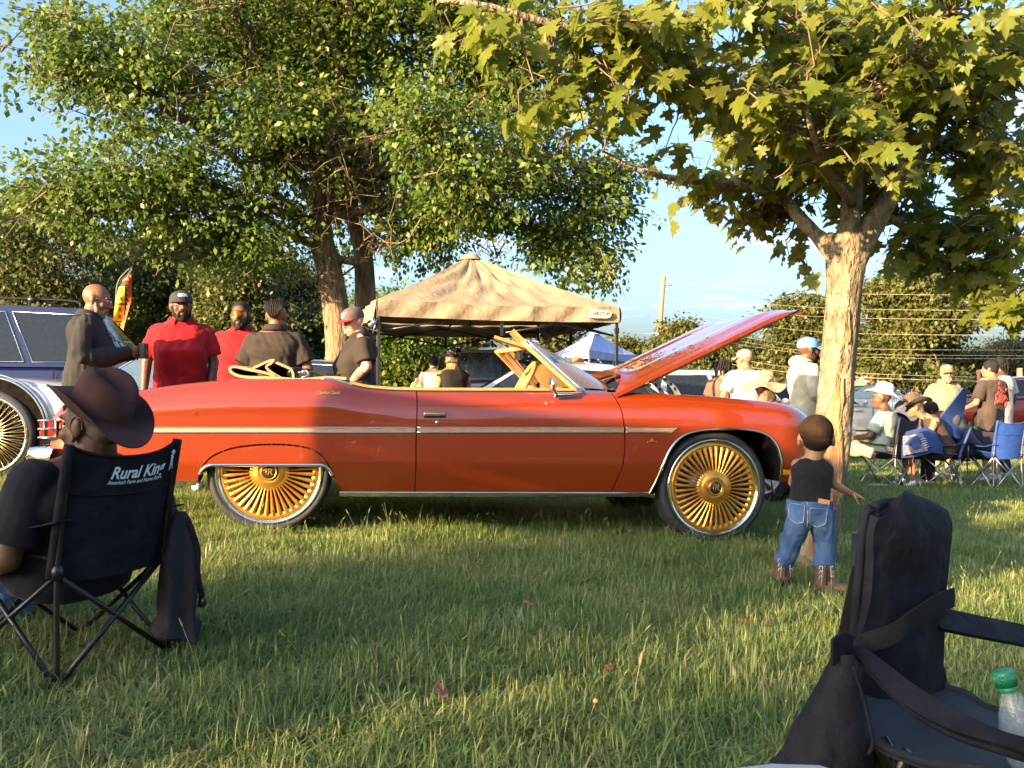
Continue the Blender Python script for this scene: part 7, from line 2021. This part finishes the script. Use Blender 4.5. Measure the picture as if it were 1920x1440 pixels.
# ------------------------------------------------------------------ parked cars in the background
car_glass = mk('car_glass', (.010, .013, .016), .08, var=.1, spec=.5)
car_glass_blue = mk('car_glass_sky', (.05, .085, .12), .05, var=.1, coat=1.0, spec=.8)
def paintm(n, c, metal=.3): return mk('paint_' + n, c, .3, metal, var=.03, scale=200, coat=1.0)
alloy = mk('alloy', (.45, .45, .46), .3, .9, var=.05)
def bg_car(label, front_px, Y, yaw, L, Wd, H, kind, paint, wheels=alloy, roof=None, group='cars parked behind the convertible', cat='car', rise=0.0, glass=None, rack=False, wr=.33, skip=False):
    """car with its nose at pixel column front_px and depth Y; yaw 0 = nose to the right, 90 = nose away"""
    c, s = math.cos(R(yaw)), math.sin(R(yaw)); u = np.array([c, s, 0]); n = np.array([-s, c, 0]); up = np.array([0, 0, 1.])
    nose = GP(front_px, Y); o = nose - u * L
    o[2] = float(gz(*(nose - u * L * .5)[:2])) + rise
    t = thing('parked_' + {'jeep': 'off_roader', 'suv': 'suv'}.get(kind, kind), label, cat, o, group)
    f = lambda x, y, z: o + u * x + n * y + up * z
    hw = Wd / 2; G = glass or car_glass
    if kind in ('suv', 'jeep'): bel, hood, cab = .60 * H, .56 * H, [(.02, .06), (.60, .72)]
    elif kind == 'pickup': bel, hood, cab = .60 * H, .56 * H, [(.40, .43), (.62, .70)]
    else: bel, hood, cab = .64 * H, .60 * H, [(.10, .28), (.52, .68)]
    if kind == 'jeep': cab = [(.02, .04), (.60, .63)]
    if kind == 'roadster': cab = [(.06, .16), (.38, .50)]
    zb = .16 * H
    X = np.array([0, .02, .06, .16, .34, .52, .68, .80, .92, .975, 1.0]) * L
    top = np.interp(X / L, [0, .03, .10, .70, .80, .95, 1.0], [bel * .88, bel * .985, bel, bel * .99, hood * 1.02, hood * .93, hood * .72])
    wid = hw * np.interp(X / L, [0, .03, .12, .85, .97, 1], [.86, .95, 1, 1, .93, .80])
    bot = np.interp(X / L, [0, .1, .9, 1], [zb * 1.5, zb, zb, zb * 1.4])
    rings = []
    for x, zt, w, z0 in zip(X, top, wid, bot):
        prof = [(-w * .92, z0), (-w * .985, z0 + .08), (-w, z0 + (zt - z0) * .42), (-w * .985, z0 + (zt - z0) * .68), (-w * .955, zt - .05), (-w * .90, zt - .01), (-w * .55, zt + .015), (0, zt + .025)]
        rings.append([f(x, y, z) for y, z in prof] + [f(x, -y, z) for y, z in prof[-2::-1]])
    rings = np.array(rings); mb = MB(); mb.grid(rings, flip=True); k = rings.shape[1]
    mb.add(rings[0], [tuple(range(k))], 0, False); mb.add(rings[-1], [tuple(range(k - 1, -1, -1))], 0, False)
    body = mb.build('body', paint, t, recalc=True, sharp=40)
    # cabin
    (x0, x1), (x2, x3) = cab; wb, wt = hw * .93, hw * (.74 if kind not in ('suv', 'jeep', 'pickup') else .82); zbel = bel - .01; zr = H
    def cabpt(a, v, side): # a 0..1 rear->front along, v 0..1 belt->roof
        xr = x0 + (x1 - x0) * v; xf = x3 + (x2 - x3) * v
        return f((xr + (xf - xr) * a) * L, side * (wb + (wt - wb) * v), zbel + (zr - zbel) * v - .04 * v * (2 * a - 1) ** 2)
    mb = MB(); A = np.linspace(0, 1, 9); Vv = np.linspace(0, 1, 6)
    for sd in (-1, 1): mb.grid(np.array([[cabpt(a, v, sd) for a in A] for v in Vv]), flip=sd > 0)
    for a in (0, 1): mb.grid(np.array([[cabpt(a, v, -1) * (1 - q) + cabpt(a, v, 1) * q + u * (.06 if a else -.05) * math.sin(math.pi * q) for q in A] for v in Vv]), flip=a == 0)
    mb.grid(np.array([[cabpt(a, 1, -1) * (1 - q) + cabpt(a, 1, 1) * q + up * .045 * math.sin(math.pi * q) ** .6 for q in A] for a in A]), flip=False)
    cabin = mb.build('cabin', roof or paint, t, recalc=True, sharp=40)
    def pane(pts, nm='window', out=None):
        Q = np.array(pts); ctr = o + u * L * .4 + up * H * .7; nn = unit(np.cross(Q[0][-1] - Q[0][0], Q[-1][0] - Q[0][0])); nn = nn if np.dot(nn, Q.mean((0, 1)) - ctr) > 0 else -nn
        mb = MB(); mb.grid(Q + nn * .006); return mb.build(nm, G, cabin)
    splits = [(.05, .47), (.51, .95)] if kind != 'pickup' else [(.1, .92)]
    if kind in ('suv', 'jeep'): splits = [(.04, .30), (.33, .62), (.65, .955)]
    for sd in (-1, 1):
        for a0, a1 in splits:
            pane([[cabpt(a0 + (a1 - a0) * q, v, sd) for q in np.linspace(0, 1, 5)] for v in (.10, .5, .88)], 'side_window')
            mb = MB(); nn = n * sd * .008; mb.tube([cabpt(a0, .08, sd) + nn, cabpt(a1, .08, sd) + nn, cabpt(a1, .9, sd) + nn, cabpt(a0, .9, sd) + nn], .010, 5, closed=True); mb.build('window_trim', chrome if paint is not MATS.get('x') else blackm, cabin)
    for a in (0, 1):
        pane([[cabpt(a, v, -1) * (1 - q) + cabpt(a, v, 1) * q + u * (.06 if a else -.05) * math.sin(math.pi * q) for q in np.linspace(.07, .93, 7)] for v in (.10, .5, .90)], 'windscreen' if a else 'rear_window')
    # doors as seams, handles, mirrors
    for sd in (-1, 1):
        mb = MB(); xs = [.33, .52, .70] if kind != 'pickup' else [.42, .66]
        for x in xs: mb.box(f(x * L, sd * hw * .995, (zb + bel) / 2 + .06), (.012, .012, (bel - zb) * .75), np.column_stack([u, n, up]))
        mb.box(f(.5 * L, sd * hw * 1.0, zb + .10), (L * .5, .014, .03), np.column_stack([u, n, up])); mb.build('door_seam', blackm, body)
        for x in xs[:-1]:
            mb = MB(); mb.box(f((x + .155) * L - .2, sd * (hw * .985 + .015), bel * .86), (.18, .03, .03), np.column_stack([u, n, up])); mb.build('door_handle', chrome, body, bevel=.006)
        mb = MB(); mb.ell(f(x3 * L - .12, sd * (hw + .10), bel + .09), (.07, .10, .07), np.column_stack([u, n, up])); mb.bar(f(x3 * L - .10, sd * hw * .93, bel + .03), f(x3 * L - .12, sd * (hw + .08), bel + .06), .02); mb.build('mirror', roof or paint, t)
    # lights, bumpers, grille, plate
    for sd in (-1, 1):
        mb = MB(); mb.ell(f(L * .975, sd * hw * .70, hood * .80), (.10, .17, .07), np.column_stack([u, n, up])); mb.build('headlight', mk('headlamp', (.55, .57, .6), .08, .3, coat=1.0), t)
        mb = MB(); mb.box(f(L * .012, sd * hw * .80, bel * .82), (.06, .18, .16 if kind != 'suv' else .30), np.column_stack([u, n, up])); mb.build('tail_light', red_lens, t, bevel=.02)
    mb = MB(); mb.box(f(L * .992, 0, hood * .66), (.06, hw * .9, .14), np.column_stack([u, n, up])); mb.build('grille', blackm, t, bevel=.01)
    for x in (.988, .01):
        mb = MB(); mb.box(f(x * L, 0, zb + .20), (.12, hw * 1.75, .16), np.column_stack([u, n, up])); mb.build('bumper', chrome if kind in ('jeep', 'pickup', 'coupe') else paint, t, bevel=.04)
    # wheels in dark arches
    for x in (.175, .805):
        for sd in ((1,) if skip else (-1, 1)):
            q = f(x * L, sd * (hw + .004), 0); q[2] = float(gz(q[0], q[1])) + wr
            mb = MB(); mb.disc(f(x * L, sd * (hw + .003), 0) * np.array([1, 1, 0]) + np.array([0, 0, q[2] + .02]), wr * 1.16, n * sd, 28); mb.build('wheel_arch', under_m, t)
            mb = MB(); mb.lathe([(wr * .66, .022), (wr * .9, .03), (wr, .0), (wr, -.2), (wr * .6, -.2)], q, n * sd, 28); w_ = mb.build('wheel', rubber, t)
            mb = MB(); mb.lathe([(0, .02), (wr * .14, .02), (wr * .2, .012), (wr * .58, .008), (wr * .62, .026), (wr * .67, .022)], q, n * sd, 28); mb.build('rim', wheels, w_)
            mb = MB(); xx, yy, _ = frame(n * sd)
            for k in range(6):
                a = k * math.pi / 3; e = math.cos(a) * xx + math.sin(a) * yy; mb.bar(q + e * wr * .1 + n * sd * .025, q + e * wr * .6 + n * sd * .022, .022, 6)
            mb.build('rim_spokes', wheels, w_)
    if rack:
        for sd in (-1, 1):
            mb = MB(); y = sd * wt * .92; mb.tube(spline([f(.08 * L, y, H + .02), f(.12 * L, y, H + .085), f(.35 * L, y, H + .095), f(.55 * L, y, H + .08), f(.58 * L, y, H + .01)], 20), .016, 8); mb.build('roof_rail', blackm, t)
        for x in (.2, .46):
            mb = MB(); mb.bar(f(x * L, -wt, H + .12), f(x * L, wt, H + .12), .02, 8, flat=.6)
            for sd in (-1, 1): mb.ell(f(x * L, sd * wt * .92, H + .085), (.06, .05, .045))
            mb.build('rack_bar', blackm, t)
    return t, f, hw

def build_bg_cars():
    white = paintm('white', (.45, .44, .41), 0); silver = paintm('silver', (.42, .43, .45), .6); navy = paintm('navy', (.006, .009, .055), .0); navy.node_tree.nodes['Principled BSDF'].inputs['Coat Weight'].default_value = .4; black = paintm('black', (.012, .011, .011)); red = paintm('red', (.42, .014, .02), .1)
    brown = paintm('brown', (.045, .034, .026), .3); maroon = paintm('maroon', (.14, .012, .016)); blue = paintm('steel_blue', (.10, .16, .25), .4)
    bg_car('dark navy sport utility vehicle with roof rack behind the bald man', 470, 12.9, 13, 4.9, 1.95, 1.93, 'suv', navy, rack=True, cat='suv')
    lowrider(paintm('ice_silver', (.38, .41, .46), .3))
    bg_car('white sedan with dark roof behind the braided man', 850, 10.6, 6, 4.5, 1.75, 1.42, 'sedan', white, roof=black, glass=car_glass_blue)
    bg_car('low black sedan behind the left leg of the tan canopy', 914, 14.4, 3, 4.6, 1.8, 1.42, 'sedan', black)
    bg_car('boxy dark brown vintage off roader facing the camera under the canopy', 930, 16.6, -86, 4.2, 1.78, 1.65, 'jeep', brown, rise=.32, cat='suv')
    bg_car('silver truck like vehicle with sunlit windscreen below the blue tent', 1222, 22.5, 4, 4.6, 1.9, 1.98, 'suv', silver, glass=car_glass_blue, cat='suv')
    bg_car('pearl white sedan with black windows seen through and behind the open hood', 1530, 10.2, 2, 4.7, 1.8, 1.38, 'sedan', white)
    bg_car('red pickup truck seen from behind beyond the open hood', 1335, 25.2, 84, 5.2, 1.9, 1.78, 'pickup', red, cat='pickup truck')
    bg_car('white sedan between the red pickup and the man in white T shirt', 1440, 15.5, -2, 4.6, 1.8, 1.42, 'sedan', white)
    bg_car('white estate car left of the man in the cream hoodie', 1570, 17.4, 5, 4.7, 1.85, 1.62, 'suv', white)
    bg_car('long cream white car behind the man in the straw hat', 1722, 23.5, 2, 5.4, 1.95, 1.50, 'coupe', paintm('cream', (.46, .43, .37), 0), wheels=blackm, wr=.37)
    g2 = 'cars parked beyond the steel barrier'
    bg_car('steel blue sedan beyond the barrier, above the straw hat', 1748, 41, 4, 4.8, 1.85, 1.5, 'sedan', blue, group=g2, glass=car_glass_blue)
    bg_car('maroon sport utility vehicle behind the bearded man with the star cap', 1765, 30, 178, 4.8, 1.95, 1.75, 'suv', maroon, group=g2, cat='suv')
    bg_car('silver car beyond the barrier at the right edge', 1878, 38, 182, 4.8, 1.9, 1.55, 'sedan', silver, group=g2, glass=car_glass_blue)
    bg_car('pale grey sedan behind the maple trunk', 1650, 44, 3, 4.7, 1.85, 1.5, 'sedan', silver, group=g2)
    bg_car('dark blue hatchback beyond the barrier behind the woman in brown hat', 1830, 44, 2, 4.4, 1.8, 1.55, 'sedan', navy, group=g2)

def lowrider(paint_):
    """the pale silver car with wire wheels at the left edge"""
    t, f, hw = bg_car('pale silver custom car with gold wire wheels at the left edge', 295, 9.75, 4, 5.6, 1.95, 1.42, 'roadster', paint_, group=None, wr=.36, rise=.06, skip=True)
    u = unit(f(1, 0, 0) - f(0, 0, 0)); n = unit(f(0, 1, 0) - f(0, 0, 0)); L = 5.6
    for x in (.175, .775):
        q = f(x * L, -(hw + .03), 0); q[2] = float(gz(q[0], q[1])) + .43; wr = .43
        mb = MB(); mb.disc(q + n * .022 + np.array([0, 0, .03]), wr * 1.2, -n, 40); mb.build('wheel_arch', under_m, t)
        mb = MB(); a = np.linspace(-.15, math.pi + .15, 40)
        for rr in (1.21, 1.28): mb.tube([q + n * .02 + u * math.cos(b) * wr * rr + np.array([0, 0, .03 + math.sin(b) * wr * rr]) for b in a], .011, 6)
        mb.build('arch_trim', chrome, t)
        mb = MB(); mb.lathe([(wr * .86, .02), (wr * .96, .02), (wr, -.01), (wr, -.2), (wr * .8, -.2)], q, -n, 60); w_ = mb.build('wheel', rubber, t)
        mb = MB(); mb.lathe([(wr * .78, .0), (wr * .81, .028), (wr * .86, .03), (wr * .875, .015)], q, -n, 60); mb.build('rim_lip', chrome, w_)
        mb = MB(); mb.disc(q + n * .05, wr * .8, -n, 40); mb.build('rim_back', under_m, w_)
        mb = MB(); xx, yy, _ = frame(-n)
        for k in range(72):
            b = k * 2 * math.pi / 72; b2 = b + (.18 if k % 2 else -.18); e = math.cos(b) * xx + math.sin(b) * yy; e2 = math.cos(b2) * xx + math.sin(b2) * yy
            mb.bar(q + e * wr * .79 + n * (.0 if k % 2 else .02), q + e2 * wr * .16 - n * (.035 if k % 2 else .01), .0052, 5)
        s_ = mb.build('rim_spokes', mk('wire_gold', (.72, .55, .25), .25, .95), w_); s_['kind'] = 'stuff'
        mb = MB(); mb.lathe([(0, .06), (.05, .055), (.07, .02), (.075, 0)], q, -n, 24); mb.build('hub', gold, w_)
    mb = MB(); mb.tube([f(x * L, -hw * (.985 if x < .9 else .93), .60 + (.0 if x < .9 else -.0)) for x in (.80, .9, .97)], .016, 8); mb.tube([f(x * L, -hw * .955, .905) for x in np.linspace(.02, .6, 8)], .02, 8); mb.build('chrome_strip', chrome, t)
    mb = MB(); mb.lathe([(0, .09), (.03, .07), (.012, .03), (.03, 0)], f(L * .93, 0, .86), (0, 0, 1), 12); mb.build('hood_ornament', chrome, t)
build_bg_cars()

# ------------------------------------------------------------------ poles, wires, barrier, flag, house
wood_m = mk('weathered_pole', (.26, .17, .11), .9, var=.2, scale=6, stretch=(3, 3, .3), bump=.4)
def build_poles():
    for (x0, y0, x1, y1, Y, rd, lab, arms) in ((1245, 518, 1224, 720, 60, .17, 'leaning wooden utility pole beyond the open hood', 4), (1371, 642, 1366, 730, 75, .15, 'short looking far utility pole right of the red pickup', 1), (1428, 640, 1419, 735, 72, .15, 'far utility pole right of the man in the grey cap', 1), (1912, 690, 1914, 770, 42, .16, 'wooden pole at the right picture edge', 0)):
        b = P(x1, y1, Y); b[2] = min(b[2], 0.0); t = thing('utility_pole', lab, 'utility pole', b); top = P(x0, y0, Y)
        mb = MB(); mb.tube([b, b * .5 + top * .5, top], [rd * 1.2, rd, rd * .75], 10); mb.build('pole', wood_m, t)
        for k in range(arms):
            q = top + (b - top) * (.07 + .17 * k); mb = MB(); s = -1 if k % 2 else 1
            mb.bar(q - np.array([.1 * s, 0, 0]), q + np.array([.55 * s, 0, .03]), .04, 6); mb.bar(q + np.array([.5 * s, 0, .0]), q + np.array([.5 * s, 0, .18]), .045, 6); mb.build('crossarm', wood_m, t)
    wm = mk('wire', (.26, .22, .14), .5, .2)
    ends = [(549, 525, .03), (577, 540, .03), (594, 556, .03), (623, 575, .03), (651, 600, .025), (661, 608, .025), (667, 614, .025), (697, 640, .04), (705, 655, .06)]
    for i, (y, yp, rd) in enumerate(ends):
        a = P(1242 - i * 1.6, yp, 59.5); b = P(2080, y + (6 if i < 7 else 16), 33)
        m = P(1600, y + 2, 39)
        c = spline([a, P(1400, (yp * .45 + y * .55) + 5, 47), m, b], 30)
        mb = MB(); mb.tube(c, rd * .30, 5); o = mb.build('power_line', wm); tag(o, 'thin sunlit power line running right from the leaning pole across the trees', 'power line', 'power lines from the leaning pole')
build_poles()

def build_barrier():
    g = 'steel crowd barrier panels at the edge of the field'; st = mk('galvanised', (.38, .40, .42), .45, .8)
    x = 1668; Y = 37.5; k = 0
    proto = None
    for k in range(6):
        a = GP(1655 + k * 52, 37.5); b = GP(1655 + (k + 1) * 52 - 3, 37.5)
        if proto is None:
            t = thing('crowd_barrier', 'steel crowd barrier panel of thin upright bars, one of the row by the far cars', 'barrier', a, g); w = b[0] - a[0]
            mb = MB(); mb.tube([a + np.array([0, 0, .22]), a + np.array([w, 0, .22]), a + np.array([w, 0, 1.08]), a + np.array([0, 0, 1.08])], .022, 6, closed=True); mb.build('frame', st, t)
            mb = MB(); [mb.bar(a + np.array([w * q / 14, 0, .22]), a + np.array([w * q / 14, 0, 1.08]), .010, 5) for q in range(1, 14)]; s = mb.build('bars', st, t); s['kind'] = 'stuff'
            for q in (.15, .85):
                mb = MB(); mb.tube([a + np.array([w * q, -.3, .0]), a + np.array([w * q, 0, .24]), a + np.array([w * q, .3, 0])], .02, 6); mb.build('foot', st, t)
            proto = t
        else:
            c = copy_tree(proto); c.location = a
build_barrier()

def build_flag():
    Y = 15.5; b = GP(214, Y); t = thing('feather_flag', 'black feather flag with yellow panels and red flames behind the bald man', 'flag', b)
    mb = MB(); mb.tube(spline([b, P(217, 640, Y), P(218, 560, Y), P(224, 525, Y), P(248, 500, Y)], 20), .02, 8); mb.build('flag_pole', blackm, t)
    L = [(500, 249), (505, 236), (512, 228), (522, 220), (540, 216), (580, 216), (606, 213), (625, 212)]; Rr = [(500, 250), (512, 250), (540, 247), (560, 245), (580, 241), (606, 237), (625, 234)]
    fl = lambda q, y: np.interp(y, [a for a, _ in q], [x for _, x in q])
    def pt(u, y, d=0): 
        l, r_ = fl(L, y), fl(Rr, y); return P(l + (r_ - l) * u, y, Y) + np.array([0, .05 * math.sin(u * 5 + y * .05) - d, 0])
    ys = np.linspace(501, 624, 40); us = np.linspace(0, 1, 9)
    mb = MB(); mb.sheet(np.array([[pt(u, y) for u in us] for y in ys]), .004); c = mb.build('flag_cloth', mk('flag_black', (.02, .018, .018), .7), t)
    yel = mk('flag_yellow', (.75, .55, .03), .7); red_ = mk('flag_red', (.70, .10, .03), .7)
    for y0, y1 in ((538, 569), (572, 602), (604, 622)):
        mb = MB(); mb.sheet(np.array([[pt(u, y, .012) for u in np.linspace(.08, .66, 6)] for y in np.linspace(y0, y1, 8)]), -.003); mb.build('yellow_panel', yel, c)
        for q in (.3, .72):
            mb = MB(); y = y0 + (y1 - y0) * q; mb.sheet(np.array([[pt(u, yy, .018) for u in (.36, .48)] for yy in (y - 3, y + 3)]), -.003); mb.build('dark_mark', mk('flag_ink', (.16, .12, .02), .8), c)
    mb = MB(); fls = []
    for y0 in np.arange(520, 616, 9):
        A = np.array([[pt(.98, y0, .014), pt(.99, y0 + 10, .014)], [pt(.88, y0 + 1, .016), pt(.86, y0 + 9, .016)], [pt(.74, y0 - 2, .018), pt(.78, y0 + 3, .018)]]); mb.sheet(A, .003)
    mb.sheet(np.array([[pt(.95, 516, .014), pt(.97, 524, .014)], [pt(.6, 522, .014), pt(.62, 527, .014)], [pt(.36, 526, .014), pt(.42, 528, .014)]]), .003); mb.build('flames', red_, c)
build_flag()

def house(label, px, Y, w, d, h, wallm, roofm, rz=0):
    b = GP(px, Y); t = thing('house', label, 'house', b); mb = MB(); mb.box(b + np.array([0, 0, h * .5]), (w, d, h)); wl = mb.build('wall', wallm, t)
    mb = MB(); q = .4; mb.prism([(-d / 2 - q, 0), (0, h * .55), (d / 2 + q, 0), (d / 2 + q, -.15), (0, h * .55 - .15), (-d / 2 - q, -.15)], b + np.array([-w / 2 - q, 0, h]), (0, 1, 0), (0, 0, 1), (1, 0, 0), w + 2 * q); mb.build('roof', roofm, t, recalc=True)
    for k in range(4):
        mb = MB(); mb.box(b + np.array([-w / 2 + w * (k + .6) / 4.2, -d / 2 - .02, h * .55]), (1.1, .06, 1.2)); fr = mb.build('window', white_m, t)
        mb = MB(); mb.box(b + np.array([-w / 2 + w * (k + .6) / 4.2, -d / 2 - .055, h * .55]), (.92, .02, 1.02)); mb.build('pane', car_glass, fr)
house('low house with grey roof far behind the canopy', 960, 66, 13, 8, 3.0, mk('siding', (.30, .24, .20), .8), mk('roof_grey', (.17, .15, .15), .9, bump=.4))
house('low house with tan roof beyond the barrier right of the maple trunk', 1618, 90, 11, 8, 2.0, mk('siding_tan', (.36, .28, .2), .8), mk('roof_tan', (.36, .24, .15), .9, bump=.4))

# ------------------------------------------------------------------ small things in the grass
def build_small():
    b = P(838, 1330, 2.86); b[2] = float(gz(b[0], b[1])) + .035
    me = npmesh('fallen_leaf', MAPLE[0] * .075 * np.array([1, 1, 2.5]), MAPLE[1]); o = link('fallen_leaf', me, mk('dead_leaf', (.30, .09, .055), .7, var=.2), org=b); o.rotation_euler = (.5, .4, .6); tag(o, 'red brown fallen leaf in the sunlit grass at the bottom centre', 'leaf')
    r = np.random.default_rng(12)
    for k in range(12):
        q = GP(r.uniform(420, 1500), r.uniform(3.0, 5.2)); c = o.copy(); COL.objects.link(c); c.location = q + np.array([0, 0, .03]); c.rotation_euler = (r.uniform(-.6, .6), r.uniform(-.6, .6), r.uniform(0, 6)); c.scale = (r.uniform(.35, .7),) * 3; c.name = 'fallen_leaf'
        tag(c, 'small dry curled leaf lying in the lawn before the convertible', 'leaf', 'small dry leaves in the lawn')
    b = P(1187, 1340, 2.9); b[2] = float(gz(b[0], b[1]))
    t = thing('seed_stalk', 'tall pale foxtail seed stalk standing in the front lawn', 'grass stalk', b); mb = MB(); mb.tube(spline([b, b + np.array([.01, 0, .09]), b + np.array([.022, 0, .155])], 8), .0012, 4); mb.build('stem', mk('straw', (.36, .28, .12), .8), t)
    mb = MB(); mb.tube(spline([b + np.array([.022, 0, .150]), b + np.array([.026, 0, .17]), b + np.array([.03, 0, .195])], 8), [.002, .005, .006, .0062, .006, .005, .004, .001], 8); mb.build('seed_head', mk('seed', (.40, .27, .12), .9, bump=1, bscale=300), t)
    b = P(1117, 1378, 2.78); b[2] = float(gz(b[0], b[1])) + .07; mb = MB(); mb.ell(b, (.0085, .007, .007)); mb.bar(b, b - np.array([.02, 0, .06]), .001, 4); o = mb.build('seed_ball', mk('orange_seed', (.62, .28, .08), .8), org=b); tag(o, 'small round orange seed ball in the grass at bottom', 'seed head')
    b = GP(1645, 11.7); mb = MB(); mb.lathe([(0, .012), (.09, .012), (.12, .03), (.125, .032)], b + np.array([0, 0, .02]), (0, 0, 1), 24); o = mb.build('paper_plate', white_m, org=b); tag(o, 'white paper plate on the grass under the navy chair', 'plate')
    b = GP(1688, 11.8); t = thing('plastic_cup', 'plastic cup with amber drink standing by the blue chair', 'cup', b); mb = MB(); mb.lathe([(0, 0), (.032, 0), (.045, .13)], b + np.array([0, 0, .02]), (0, 0, 1), 20); mb.build('cup', glassmat('cup_plastic', (.9, .85, .8), .2), t); mb = MB(); mb.lathe([(0, .003), (.030, .003), (.037, .07), (0, .07)], b + np.array([0, 0, .02]), (0, 0, 1), 20); mb.build('drink', amber, t)
build_small()

# ------------------------------------------------------------------ added canopy out of view that shades the convertible
def build_shade_canopy():
    cx, cy = -5.96, .10; u = np.array([.643, -.766]); w = np.array([.766, .643]); h = 1.55  # place and footprint shaped by the shade wanted on the car
    c = [np.array([cx, cy]) + u * a * h + w * b * h * .5 for a, b in ((-1, -1), (1, -1), (1, 1), (-1, 1))]
    canopy('pop_up_canopy', 'navy pop up canopy standing left of the photographer', c, 2.92, 3.40, mk('canopy_navy', (.03, .04, .09), .85, bump=.2), .34, steel_tube, seed=9)
build_shade_canopy()
